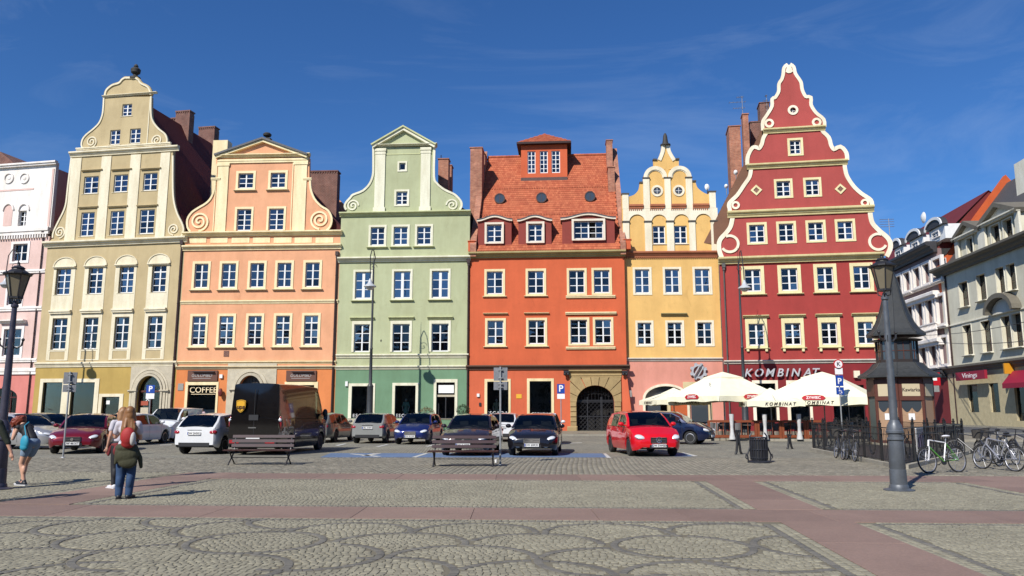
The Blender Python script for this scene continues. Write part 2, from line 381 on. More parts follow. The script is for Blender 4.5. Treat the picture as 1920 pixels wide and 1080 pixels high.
class House:
    def __init__(s, name, label, cat, xl, Yl, xr, Yr, rec=0.0, group=None, pl=None, pr=None):
        A = pl or at(xl, 771, Yl); B = pr or at(xr, 771, Yr)
        A = Vector((A.x, A.y, 0)); B = Vector((B.x, B.y, 0)); u = (B-A); s.W = u.length; s.u = u.normalized()
        s.n = Vector((s.u.y, -s.u.x, 0)); s.A = A-s.n*rec
        s.root = empty(name, s.A, math.atan2(s.u.y, s.u.x), label, cat, group); s.holes = []; s.nm = name; s.trimm = None
    def uv(s, x, y, d=0.0):
        r = ray(x, y); o = Vector((0, 0, EYE)); t = ((s.A+s.n*d-o).dot(s.n))/r.dot(s.n); p = o+r*t
        return ((p-s.A).dot(s.u), p.z)
    def P(s, pts): return [s.uv(*p) for p in pts]
    def part(s, mb, name, m, smooth=False, kind=None, label=None, sharp=None):
        o = mb.build(name, m, s.root, smooth, sharp=sharp)
        if o is not None: tag(o, label, kind=kind)
        return o
    def box(s, name, m, x0, y0, x1, y1, d0, d1, label=None, ch=0):
        a, b = s.uv(x0, y1, d1), s.uv(x1, y0, d1)
        return s.part(MB().box(a[0], b[0], -d1, -d0, a[1], b[1], ch=ch), name, m, label=label)
    def cornice(s, y0, y1, out, m, x=None, x0=None, x1=None, style=0, ext=.0, name='cornice', d=0.0, xref=None):
        """y0 above y1 in the picture; runs the whole width unless x0, x1 are given"""
        xr = xref or (x0 if x0 is not None else None)
        if x0 is None: u0, u1 = -ext, s.W+ext; xr = xref
        else: u0 = s.uv(x0, y1, out)[0]; u1 = s.uv(x1, y1, out)[0]
        if xr is None: c = s.root.matrix_basis; xr = s.xc
        v1 = s.uv(xr, y0, out)[1]; v0 = s.uv(xr, y1, 0)[1]
        if v0 > v1-.04: v0 = v1-.04
        return s.part(MB().mold(u0, u1, v0, v1, out, style, d=d), name, m)
    @property
    def xc(s):
        m = s.A+s.u*(s.W/2); return 960+FPX*m.x/(m.y*cos(TH))
    def row(s, xs, y0, y1, **k):
        v1 = s.uv(.5*(xs[0][0]+xs[0][1]), y0)[1]; v0 = s.uv(.5*(xs[0][0]+xs[0][1]), y1)[1]
        out = []
        for i, (a, b) in enumerate(xs):
            ua = s.uv(a, .5*(y0+y1))[0]; ub = s.uv(b, .5*(y0+y1))[0]
            kk = {q: (w[i] if isinstance(w, list) else w) for q, w in k.items()}
            out.append(s.window(ua, ub, v0, v1, **kk))
        return out
    def window(s, u0, u1, v0, v1, cols=2, rows=3, sur=.16, surm=None, sill=.0, hood=None, curtain=0, transom=None, depth=.16, arch=False, g=None,
               suro=.05, sillm=None, d=0.0, bottom=True, mull=.085, framem=None, root=None, surtop=None, open_leaf=False, sillh=.09):
        """hole in the wall with a white casement set back in it: frame, panes, surround, sill, curtain"""
        s.holes.append((u0, u1, v0, v1)); fm = framem or WHITE; w, h = u1-u0, v1-v0; g = random.choice((0, 0, 1, 2)) if g is None else g
        uc, vc = (u0+u1)/2, (v0+v1)/2; fb = .07; hm = mull/2+.01; hb = .045/2+.004; yf = depth-.05-d
        def frame():
            b = MB(); W2, H2 = w/2, h/2
            for p in ((-W2, W2, -H2, -H2+fb+.03), (-W2, W2, H2-fb, H2)): b.box(p[0], p[1], 0, .07, p[2], p[3])
            for p in ((-W2, -W2+fb), (W2-fb, W2)): b.box(p[0], p[1], 0, .07, -H2+fb+.03, H2-fb)
            for c in range(1, cols):
                x = -W2+w*c/cols; k = hm if (cols < 3 or c*2 == cols) else .02; b.box(x-k, x+k, -.012, .06, -H2+fb+.03, H2-fb)
            for r in range(1, rows):
                z = -H2+.03+(h-.03)*r/rows; k = .05 if transom == r else hb; b.box(-W2+fb, W2-fb, .004 if k == hb else -.018, .055, z-k, z+k)
            return b.mesh('window', fm)
        me = shared(('frame', round(w, 2), round(h, 2), cols, rows, transom, round(mull, 3), fm.name), frame)
        wo_ = link('window', me, s.root, (uc, yf, vc))
        pw = (w-2*fb-mull*(cols > 1))/cols; ph = (h-2*fb-.03-.035*(rows-1))/rows
        for c in range(cols):
            for r in range(rows):
                x = -w/2+w*(c+.5)/cols; z = -h/2+.03+(h-.03)*(r+.5)/rows
                if open_leaf and c == 2: continue
                p = link('pane', pane_mesh(w/cols-.02, h/rows-.015, g if RN() < .8 else (g+1) % 3), wo_, (x, .035, z)); p.rotation_euler = (RU(-.012, .012), 0, RU(-.012, .012))
        if sur:
            sm = surm or s.trimm; st = sur if surtop is None else surtop
            def mk():
                b = MB(); W2, H2 = w/2, h/2
                b.prism([(-W2-sur, -H2-(sur*.8 if bottom else 0)), (W2+sur, -H2-(sur*.8 if bottom else 0)), (W2+sur, H2+st), (-W2-sur, H2+st)], -.02, suro,
                        [[(-W2, -H2), (W2, -H2), (W2, H2), (-W2, H2)]] if bottom else []) if bottom else b.prism(
                        [(-W2-sur, -H2), (-W2, -H2), (-W2, H2), (W2, H2), (W2, -H2), (W2+sur, -H2), (W2+sur, H2+st), (-W2-sur, H2+st)], -.02, suro)
                return b.mesh('surround', sm)
            link('surround', shared(('sur', round(w, 2), round(h, 2), sur, st, bottom, suro, sm.name), mk), wo_, (0, -yf, 0))
        if sill:
            k = shared(('sill', round(w, 2), round(sur, 2), sill, sillh, (sillm or s.trimm).name), lambda: MB().mold(-w/2-sur-.12, w/2+sur+.12, -sillh, 0, sill, 1).mesh('sill', sillm or s.trimm))
            link('sill', k, wo_, (0, -yf, -h/2-(sur*.8 if bottom else 0)-.002))
        if hood:
            hm_, dz, hh, ho = hood
            k = shared(('hood', round(w, 2), round(sur, 2), hh, ho, hm_.name), lambda: MB().mold(-w/2-sur-.16, w/2+sur+.16, 0, hh, ho, 0).mesh('hood', hm_))
            link('hood', k, wo_, (0, -yf, h/2+dz))
        if not curtain and w < 2 and s.nm not in ('cream_building', 'pink_brick_building') and RN() < .45: curtain = random.choice((3, 3, 2, 4))
        if curtain:
            def ct():
                b = MB(); full = curtain in (1, 2); n = 24; a, z0, z1 = w/2-.04, -h/2+.08, h/2-.06
                spans = [(-a, a)] if full else [(-a, -a*.35), (a*.35, a)]
                if curtain == 2: z1 = z0+(z1-z0)*.62
                for q0, q1 in spans:
                    pts = [(q0+(q1-q0)*i/n, .02*sin(i*2.1)+.008*sin(i*5.3)) for i in range(n+1)]
                    for i in range(n):
                        (xa, ya), (xb, yb) = pts[i], pts[i+1]
                        sh = 0 if full else .25*w*(1 if q0 < 0 else -1)*0
                        b.quad((xa, ya, z0), (xb, yb, z0), (xb+sh, yb, z1), (xa+sh, ya, z1))
                        b.quad((xa, ya+.004, z0), (xa+sh, ya+.004, z1), (xb+sh, yb+.004, z1), (xb, yb+.004, z0))
                return b.mesh('curtain', CURT if curtain != 4 else CURT2, recalc=False)
            link('curtain', shared(('cur', round(w, 2), round(h, 2), curtain), ct), wo_, (0, .16, 0))
        return wo_
    def wall(s, pts, m, d=0.0, th=.35, holes=(), name='wall', pick=True, label=None):
        """pts in (u, v); takes every window hole whose middle lies inside"""
        def inside(q):
            c = False; n = len(pts)
            for i in range(n):
                (x1, y1), (x2, y2) = pts[i], pts[(i+1) % n]
                if (y1 > q[1]) != (y2 > q[1]) and q[0] < (x2-x1)*(q[1]-y1)/(y2-y1)+x1: c = not c
            return c
        hs_ = [list(h) for h in holes]
        if pick:
            for h in list(s.holes):
                if len(h) == 4 and not isinstance(h[0], tuple):
                    if inside(((h[0]+h[1])/2, (h[2]+h[3])/2)): hs_.append([(h[0], h[2]), (h[1], h[2]), (h[1], h[3]), (h[0], h[3])]); s.holes.remove(h)
                elif inside((sum(p[0] for p in h)/len(h), sum(p[1] for p in h)/len(h))): hs_.append(list(h)); s.holes.remove(h)
        return s.part(MB().prism(pts, d-th, d, hs_), name, m, label=label)
    def rect(s, y0, y1, m, u0=None, u1=None, **k):
        v1 = s.uv(s.xc, y0)[1] if y0 is not None else k.pop('v1'); v0 = s.uv(s.xc, y1)[1] if y1 is not None else -.3
        return s.wall([(u0 or 0, v0), (u1 or s.W, v0), (u1 or s.W, v1), (u0 or 0, v1)], m, **k)
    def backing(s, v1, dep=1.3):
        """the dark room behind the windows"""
        b = MB(); b.box(.02, s.W-.02, dep, dep+.1, 0, v1); s.part(b, 'dark_backing', DARKROOM)
    def spiral(s, cx, cy, rpx, turn, m, a0=-pi/2, w=.055, out=.07, turns=1.9, d=0.0):
        c = s.uv(cx, cy, d); r = abs(s.uv(cx+rpx, cy, d)[0]-c[0]); pts = []; n = int(26*turns)
        for i in range(n+1):
            t = i/n; a = a0+turn*2*pi*turns*t; q = r*(1-t)**.8+.03; pts.append((c[0]+cos(a)*q, c[1]+sin(a)*q))
        s.part(MB().ribbon(pts, -w, w, d-.01, d+out), 'scroll', m, smooth=False)
    def ring(s, cx, cy, r0, r1, m, d0, d1, name='ring', a0=0, a1=2*pi, n=28):
        c = s.uv(cx, cy, d0); k = abs(s.uv(cx+10, cy, d0)[0]-c[0])/10; cl = abs(a1-a0-2*pi) < 1e-3
        pts = [(c[0]+cos(a0+(a1-a0)*i/n)*r0*k, c[1]+sin(a0+(a1-a0)*i/n)*r0*k) for i in range(n if cl else n+1)]
        return s.part(MB().ribbon(pts, 0, -(r1-r0)*k, d0, d1, closed=cl), name, m)
    def circ(s, cx, cy, r, n=20):
        c = s.uv(cx, cy); k = abs(s.uv(cx+10, cy)[0]-c[0])/10
        return [(c[0]+cos(2*pi*i/n)*r*k, c[1]+sin(2*pi*i/n)*r*k) for i in range(n)]
    def archhole(s, x0, x1, ytop, yspring, ybot, n=14):
        a = s.uv(x0, yspring); b = s.uv(x1, yspring); uc = (a[0]+b[0])/2; r = (b[0]-a[0])/2; vt = s.uv((x0+x1)/2, ytop)[1]; rz = vt-a[1]
        v0 = s.uv(x0, ybot)[1] if ybot else 0.02
        return [(uc-r, v0), (uc+r, v0)]+[(uc+r*cos(pi*i/n), a[1]+rz*sin(pi*i/n)) for i in range(n+1)], (uc, a[1], r, rz, v0)
    def shopwin(s, x0, y0, x1, y1, sx=(8, 8), sy=6, m=None, mull=0, dark=None):
        """display window: surround, dark frame, big pane, low stall inside"""
        a = s.uv(x0, y0); b = s.uv(x1, y1); u0, v1, u1, v0 = a[0], a[1], b[0], b[1]
        s.holes.append((u0, u1, v0, v1)); fr = MB()
        fr.prism([(u0, v0), (u1, v0), (u1, v1), (u0, v1)], -.2, -.14, [[(u0+.05, v0+.06), (u1-.05, v0+.06), (u1-.05, v1-.05), (u0+.05, v1-.05)]])
        for i in range(mull): q = u0+(u1-u0)*(i+1)/(mull+1); fr.box(q-.025, q+.025, .145, .195, v0+.06, v1-.05)
        o = s.part(fr, 'shop_window', dark or IRON)
        g_ = MB().box(u0+.05, u1-.05, .166, .172, v0+.06, v1-.05).build('pane', SHOPGLASS, o)
        k = (s.uv(x0+10, y0)[0]-u0)/10; t0, t1 = sx[0]*k, sx[1]*k; tv = sy*k
        MB().prism([(u0-t0, v0-.02), (u0, v0-.02), (u0, v1), (u1, v1), (u1, v0-.02), (u1+t1, v0-.02), (u1+t1, v1+tv), (u0-t0, v1+tv)], -.02, .05).build('surround', m or s.trimm, o)
        return o, (u0, u1, v0, v1)
    def pipe(s, x, y0, y1, hopper=True, m=None, r=.055, off=.1, name='downpipe'):
        u = s.uv(x, (y0+y1)/2)[0]; v1 = s.uv(x, y0)[1]; v0 = max(0, s.uv(x, y1)[1])
        b = MB().tube([(u, -off, v0), (u, -off, v1)], r, 8)
        if hopper: b.box(u-.13, u+.13, -off-.13, 0, v1-.35, v1); b.box(u-.09, u+.09, -off-.09, 0, v1-.55, v1-.35)
        z = v0+1.5
        while z < v1-1: b.lathe([(r+.015, z), (r+.015, z+.05)], 8, (u, -off, 0)); z += 2.2
        return s.part(b, name, m or PIPE)
def tiles(b, O, U, V, nu, nv, w, h, clip=None):
    """overlapping clay tiles on a slope: O corner, U along the eave, V up the slope (unit vectors)"""
    Nn = U.cross(V).normalized()
    for j in range(nv):
        for i in range(nu+(j % 2)):
            x0 = (i-.5*(j % 2))*w; x1 = x0+w*.97; y0 = j*h; y1 = y0+h*1.25
            if clip and not clip((x0+x1)/2, (y0+h/2)): continue
            t = .028+.008*RN(); q = .004*RN(); n = len(b.v); xm = (x0+x1)/2
            for (x, y, z) in ((x0, y0, 0), (x1, y0, 0), (x1, y1, -.01), (x0, y1, -.01), (x0, y0+.02, t+q), (xm, y0-.03, t+q), (x1, y0+.02, t), (x1, y1, .004), (x0, y1, .004)):
                b.v.append(tuple(O+U*x+V*y+Nn*z))
            for f in ((4, 5, 6, 7, 8), (0, 1, 6, 5, 4), (1, 2, 7, 6), (3, 0, 4, 8)): b.f.append(tuple(n+k for k in f)); b.m.append(0)
def chimney(H, x0, y0, x1, y1, Yd, m=BRICK, dep=.9, pots=0, corbel=True, v0=None, label=None):
    """brick stack standing Yd behind the facade plane (seen in the picture between x0..x1, y0..y1)"""
    a = H.uv(x0, y0, -Yd); b = H.uv(x1, y1, -Yd); u0, u1, v1 = a[0], b[0], a[1]; vb = b[1] if v0 is None else v0
    c = MB().box(u0, u1, Yd, Yd+dep, vb, v1-.3)
    if corbel:
        c.box(u0-.05, u1+.05, Yd-.05, Yd+dep+.05, v1-.12, v1); n = max(2, int((u1-u0)/.22)); w = (u1-u0)/n
        c.box(u0+.03, u1-.03, Yd+.03, Yd+dep-.03, v1-.3, v1-.12)
        for i in range(n+1): q = u0+(u1-u0-.09)*i/n; c.box(q, q+.09, Yd-.03, Yd+.05, v1-.3, v1-.12)
    else: c.box(u0, u1, Yd, Yd+dep, v1-.3, v1-.08); c.box(u0-.06, u1+.06, Yd-.06, Yd+dep+.06, v1-.08, v1)
    o = H.part(c, 'chimney', m, label=label)
    for i in range(pots): q = u0+(u1-u0)*(i+.5)/pots; MB().tube([(q, Yd+dep/2, v1), (q, Yd+dep/2, v1+.35)], .09, 8).build('chimney_pot', BRICKD, o)
    return o
def lamp_bracket(): pass
# ============================================================= far left: pale pink house
PLp = lambda n, *a: None
def pink_house():
    H = House('pink_house', 'pale pink house with white parapet, leftmost and cut by the left edge of the photo', 'house', -190, 68.6, 62, 65.9)
    T = H.trimm = mat('pink_white_trim', C(250, 244, 240, .86), .7, 'trim'); M_ = mat('pink_plaster', C(240, 206, 196, .86), .85, 'plaster'); G_ = mat('pink_ground_plaster', C(228, 140, 130, .86), .85, 'plaster')
    H.row([(-70, -44), (24, 51)], 462, 494, sur=.22, cols=2, rows=2, g=1, depth=.22)
    H.row([(-80, -48), (6, 39)], 619, 669, sur=.24, cols=2, rows=3, curtain=2, hood=(T, .45, .3, .45))
    H.row([(-75, -50), (14, 40)], 540, 575, sur=.2, cols=2, rows=2)
    H.row([(34, 49)], 395, 424, sur=0, cols=2, rows=3, depth=.3, g=1)
    a, (uc, vs, r, rz, v0) = H.archhole(-30, 32, 728, 745, None); H.holes.append(a)
    V = lambda y, x=20: H.uv(x, y)[1]
    H.wall([(0, V(702)), (H.W, V(702)), (H.W, V(446)), (0, V(446))], M_)
    H.wall([(0, -.3), (H.W, -.3), (H.W, V(702)), (0, V(702))], G_)
    b = MB(); b.box(uc-r, uc+r, .3, .36, 0, vs+rz); H.part(b, 'shop_front', SHOPGLASS)
    bb = MB(); [bb.box(uc-r+i*r/2-.04, uc-r+i*r/2+.04, .24, .3, 0, vs+rz*.6) for i in (1, 2, 3)]; bb.box(uc-r, uc+r, .22, .3, vs-.05, vs+.05); H.part(bb, 'shop_window', mat('dark_red_wood', C(90, 36, 32, .8), .5, 'wood'))
    # upper block with blind arches
    H.wall([(0, V(436)), (H.W, V(436)), (H.uv(105, 310)[0], V(310)), (0, V(310))], T, holes=[])
    p = MB()
    for x0, x1 in ((-20, 24), (33, 60)): pass
    for (x0, x1, y0, y1) in ((-150, 63, 311, 322), (-150, 63, 352, 369)):
        A = H.uv(x0, y1, .05); B = H.uv(x1, y0, .05); p.box(A[0], B[0], -.03, 0, A[1], B[1])
    A = H.uv(88, 424, .05); B = H.uv(102, 316, .05); p.box(A[0], B[0], -.05, 0, A[1], B[1]); H.part(p, 'panel', M_)
    for cx in (-18, 17, 46):
        H.ring(cx, 334, 7, 9, T, 0, .09); hx, (u, vv, r2, z2, w0) = H.archhole(cx-9, cx+7, 384, 395, 424)
        (H.part(MB().prism(hx, -.01, .025), 'blind_arch', M_) if cx < 40 else None)
        pts = [(u+(r2+.02)*cos(pi*i/14), vv+z2*1.05*sin(pi*i/14)) for i in range(15)]
        H.part(MB().ribbon(pts, 0, -.14, -.01, .12), 'arch_trim', T)
        H.part(MB().ball(((H.uv(cx, 334)[0]), -.02, H.uv(cx, 334)[1]), (.18, .04, .18)), 'rosette', T)
    H.cornice(303, 312, .35, T, ext=.15, style=1, xref=60); H.cornice(427, 441, .3, T, style=1, xref=50)
    d = MB(); u = 0
    while u < H.W-.1: d.box(u, u+.12, -.2, 0, V(449), V(442)); u += .26
    H.part(d, 'dentil_row', T, kind='stuff')
    for y0, y1 in ((506, 513), (575, 583), (672, 679), (690, 702)): H.cornice(y0, y1, .16, T, style=1, xref=40)
    H.backing(V(447)-.1)
    b = MB().box(0, H.W-.4, .36, 9, V(430), V(318)); H.part(b, 'upper_storey', M_)
    r = MB(); r.v += [(-1, .5, V(300)), (H.uv(70, 305)[0], .5, V(300)), (-1, 6, V(262)), (3, 6, V(262))]; r.f.append((0, 1, 3, 2)); r.m.append(0)
    A = H.uv(-40, 283, -4); Bq = H.uv(34, 304, -4); H.part(MB().prism([(A[0], Bq[1]-.6), (Bq[0], Bq[1]-.4), (H.uv(0, 284, -4)[0], H.uv(0, 284, -4)[1]), (A[0], A[1])], -9, -4), 'roof', BRICKD)
    H.pipe(66, 430, 812, m=PIPE)
    # small red wall that shows in the gap
    A = H.uv(92, 430, -3); Bq = H.uv(126, 362, -3); H.part(MB().box(A[0], Bq[0]+2, 3, 8, A[1]-6, Bq[1]), 'back_wall', mat('red_back_wall', C(150, 60, 44, .8), .8, 'plaster'))
    return H
# ============================================================= beige house
def scroll_gable(H, pts, m, n=3, d=0.0, th=.35):
    q = H.P(pts); return q
def beige_house():
    H = House('beige_house', 'tall beige house with scrolled gable and urn on top beside the pale pink house', 'house', 60, 65.7, 326, 63.5)
    T = H.trimm = mat('beige_trim', C(236, 226, 198, .9), .75, 'trim'); M_ = mat('beige_plaster', C(206, 186, 142, .86), .85, 'plaster'); G_ = mat('beige_ground_plaster', C(198, 168, 92, .86), .85, 'plaster')
    gx = lambda y0, y1: None
    H.row([(97,125), (155.5,183), (214,241), (276,303.6)], 596.6, 655.5, cols=2, rows=4, transom=3, sur=.0, sill=.06, sillh=.05, curtain=[0,0,0,0], g=1, mull=.1, depth=.24)
    H.row([(104.5,132), (165,192), (223,250), (284,311)], 503, 552.8, cols=2, rows=4, transom=3, sur=.0, sill=.06, sillh=.05, curtain=[1,0,2,2], mull=.1, depth=.24)
    H.row([(151,176), (206,231.5), (261,288.5)], 398, 443, cols=2, rows=4, sur=0, g=0, mull=.09, sill=.05, sillh=.05)
    H.row([(157,184), (213,239), (268,294)], 330.5, 363, cols=2, rows=3, sur=0, g=0, mull=.09, sill=.05, sillh=.05)
    H.row([(206,225), (243,263)], 243.5, 271, cols=2, rows=3, sur=0, g=0, sill=.05, sillh=.05); H.row([(229,247)], 195, 217.5, cols=2, rows=3, sur=0, sill=.05, sillh=.05)
    V = lambda y, x=None: H.uv(x or H.xc, y)[1]
    # panels (pale strips) round each window column, kept clear of the openings
    vb, vt = V(675, 200), V(497, 200)
    for x0, x1, a0, a1 in ((104.5,132,97,125), (165,192,155.5,183), (223,250,214,241), (284,311,276,303.6)):
        ua, ub = H.uv(a0, 625)[0], H.uv(a1, 625)[0]; w0, w1 = ua-.32, ub+.32
        wa, wb = H.uv(x0, 528)[0], H.uv(x1, 528)[0]; v3t, v3b = H.uv(118, 503)[1], H.uv(118, 552.8)[1]; v2t, v2b = H.uv(111, 596.6)[1], H.uv(111, 655.5)[1]
        uc, r = (w0+w1)/2, (w1-w0)/2
        arch = [(uc+r*cos(pi*i/12), vt+.75*sin(pi*i/12)) for i in range(13)]
        H.part(MB().prism([(w0, vb), (w1, vb)]+arch, -.01, .03, [[(wa, v3b), (wb, v3b), (wb, v3t), (wa, v3t)], [(ua, v2b), (ub, v2b), (ub, v2t), (ua, v2t)], [(ua, vb+.08), (ub, vb+.08), (ub, v2b-.16), (ua, v2b-.16)]]), 'panel', T)
        H.part(MB().ribbon(arch, 0, -.07, -.01, .09), 'arch_trim', T)
        H.part(MB().mold(w0-.02, w1+.02, vt-.16, vt-.01, .22, 1), 'hood', T)
        H.part(MB().mold(w0+.02, w1-.02, H.uv(111, 588.5)[1], H.uv(111, 582)[1], .26, 1), 'hood', T)
    # walls
    o1, _ = H.shopwin(82, 717, 117.5, 792, sx=(6, 0), sy=6); o2, _ = H.shopwin(135, 717, 172.5, 792, sx=(17, 8), sy=6)
    o3, _ = H.shopwin(192, 744, 221, 792, sx=(6, 7), sy=5, dark=mat('dark_frame', C(70, 44, 44, .8), .5, 'wood'))
    H.box('poster', mat('paper', (.75, .74, .72), .8), 199, 751, 206, 758, -.155, -.15)
    ah, (uc, vs, r, rz, v0) = H.archhole(257.5, 303, 704.6, 734, None); H.holes.append(ah)
    H.wall([(0, V(683)), (H.W, V(683)), (H.W, V(453)), (0, V(453))], M_); u0 = H.uv(243, 740)[0]; u2 = H.W-.16
    H.wall([(0, -.3), (H.W, -.3), (H.W, V(683)), (0, V(683))], G_)
    # stone portal: block with moulded arch
    H.part(MB().prism([(u0, 0), (uc-r, 0), (uc-r, vs)]+[(uc-r*cos(pi*i/16), vs+rz*sin(pi*i/16)) for i in range(1, 16)]+[(uc+r, vs), (uc+r, 0), (u2, 0), (u2, V(688)), (u0, V(688))], -.01, .05), 'portal', STONEG)
    for q, (k0, k1, dd) in enumerate(((0, .16, .2), (.2, .42, .13), (.47, .62, .1))):
        pts = [(uc+r+k0, 0.0), (uc+r+k0, vs)]+[(uc+(r+k0)*cos(pi*i/20), vs+(rz+k0)*sin(pi*i/20)) for i in range(1, 20)]+[(uc-r-k0, vs), (uc-r-k0, 0)]
        H.part(MB().ribbon(pts, 0, -(k1-k0), .05, dd), 'arch_moulding', STONEG)
    for sg in (-1, 1): H.part(MB().mold(uc+sg*(r+.33)-.4, uc+sg*(r+.33)+.4, vs-.05, vs+.12, .27, 1), 'impost', STONEG)
    dm = mat('door_wood', C(96, 52, 40, .8), .5, 'wood'); o = H.part(MB().box(uc-r, uc-r+.09, .22, .3, 0, vs).box(uc-.06, uc+.06, .2, .3, 0, vs).box(uc+r-.09, uc+r, .22, .3, 0, vs).box(uc-r, uc+r, .2, .3, vs-.06, vs+.09).box(uc-r, uc, .24, .3, 0, .5), 'door', dm)
    MB().box(uc-r, uc+r, .31, .316, 0, vs+rz).build('pane', SHOPGLASS, o)
    text('* APTEKA *', .2, 'door_lettering', BRASS, H.root, FM(uc, vs+.22, -.17), .01)
    H.box('poster', mat('orange_poster', C(176, 84, 60, .8), .7), 262, 752, 278, 760, -.295, -.29); H.box('poster', STONEG, 262, 764, 278, 776, -.295, -.29)
    X = mat('white_sign', (.7, .7, .7), .6)
    text('x', .7, 'door_emblem', X, H.root, FM(uc-.3, vs-.55, -.28), .01)
    # gable, middle tier and top tiers
    vm = V(449, 210); mid = H.P([(103,449),(100,446),(101,437),(106,425),(113,411),(120,397),(125,381),(128.5,350),(135,296)]); mr = H.P([(324,292),(324,353),(326.5,381),(333,403),(341,419),(344,431),(340,443),(339,447)])
    c1v = H.uv(225, 283)[1]; mm = cr([p for p in mid[1:]], 3); m2 = cr(mr, 3)
    H.wall([(0.05, vm)]+mm+[(mm[-1][0], c1v), (m2[0][0], c1v)]+m2+[(H.W+.15, vm)], M_)
    tl = cr(H.P([(157,280),(154,272),(156,262),(163,253),(176,242.5),(187,231),(193,216),(195,200),(196,182)]), 4); trr = cr(H.P([(283,181),(283,214),(287,229),(297,242),(309,252),(313,262),(311,272),(308,278)]), 4)
    H.wall([(tl[0][0], c1v)]+tl+trr+[(trr[-1][0], c1v)], M_)
    cap = cr(H.P([(198,179.5),(201,169.5),(211,161),(224,156.5),(230,150),(235,147)]), 4)+cr(H.P([(255,147),(260,151),(265,157.5),(276,163),(281,170),(283,178)]), 4)
    H.wall(cap, M_)
    for k, z in ((mm, 1), (m2, 1), (tl, 1), (trr, 1)): H.part(MB().ribbon(k, -.04, .10, -.05, .07), 'coping', T)
    H.part(MB().ribbon(cap, -.05, .09, -.15, .1), 'coping', LEAD if 0 else T)
    H.part(MB().ribbon(cap, .1, .17, -.15, .04), 'coping', M_)
    H.cornice(178.5, 184, .22, T, x0=190, x1=292); H.cornice(277, 283, .2, T, x0=141, x1=318, style=1); H.cornice(284, 296, .35, T, x0=127, x1=331)
    H.cornice(447, 460, .45, T, ext=.22, xref=210); H.cornice(678, 688, .22, T, ext=.05)
    for a0, a1, b0, b1 in ((136,154,121,141), (192,210,179,197), (246,265,234,253), (301,318,292,310)):
        q = H.P([(b0, 447), (b1, 447), (a1, 296), (a0, 296)]); w = (q[1][0]-q[0][0]+q[2][0]-q[3][0])/4; c = sum(p[0] for p in q)/4
        H.part(MB().prism([(c-w, vm), (c+w, vm), (c+w, V(294)), (c-w, V(294))], -.01, .07), 'pilaster', T)
    for xs, y in (((157,184), 320), ((213,239), 318.5), ((268,294), 317), ((151,176), 389), ((206,231.5), 387.5), ((261,288.5), 386)):
        H.cornice(y-2, y+2.2, .2, M_, x0=xs[0]-6, x1=xs[1]+6, style=1, name='hood')
    q = MB()
    for x in (201, 283): a = H.uv(x, 262)[0]
    a = H.uv(279, 230)[0]; q.box(a-.05, a+.03, -.05, 0, c1v, H.uv(279, 185)[1]); H.part(q, 'rib', T)
    H.spiral(112.6, 435.5, 9.5, 1, T); H.spiral(326, 430, 9.5, -1, T, a0=-pi/2); H.spiral(172, 266, 9.5, 1, T); H.spiral(295, 263, 9.5, -1, T)
    u, v = H.uv(250, 146); um = mat('dark_urn', C(66, 64, 62, .8), .7, 'stone')
    H.part(MB().lathe([(.45, 0), (.45, .18), (.22, .3), (.16, .42), (.38, .62), (.42, .9), (.3, 1.05), (.14, 1.1), (.2, 1.22), (.1, 1.4), (0.01, 1.42)], 14, (u, .25, v-.05)), 'urn', um, smooth=True)
    # roof behind the gable
    R0 = (H.uv(260, 184, -1)[0], H.uv(260, 184, -1)[1]); ev = V(446); D = 17
    b = MB(); z0 = .36; pr = [(0.3, z0, ev), (H.W+.1, z0, ev), (R0[0]-.1, z0, R0[1])]
    b.v += pr+[(p[0], D, p[2]) for p in pr]; b.f += [(0, 1, 2), (3, 5, 4), (0, 2, 5, 3), (1, 4, 5, 2)]; b.m += [0]*4; H.part(b, 'roof', TILED)
    t = MB(); U_ = Vector((0, -1, 0)); Vv = (Vector((R0[0]-.1, 0, R0[1]))-Vector((H.W+.1, 0, ev))); sl_ = Vv.length; Vv.normalize()
    tiles(t, Vector((H.W+.1, D, ev)), U_, Vv, int((D-.4)/.24), int(sl_/.3), .24, .3); H.part(t, 'roof_tiles', TILED, kind='stuff')
    chimney(H, 330, 208, 350, 300, 7.6, BRICKD, dep=.8, v0=ev+2); chimney(H, 373, 238, 397, 330, 13, BRICKD, dep=.9, v0=ev+1); chimney(H, 321, 221, 329, 250, 9, BRICKD, dep=.6, v0=ev+3)
    H.backing(V(449)-.1); b = MB().prism(H.P([(135, 446), (312, 446), (290, 300), (262, 195), (205, 195), (165, 300)]), -1.4, -1.3); H.part(b, 'dark_backing', DARKROOM)
    H.pipe(331, 452, 812, r=.09); b = MB().box(-.05, .0, 0, 10, 0, ev); return H
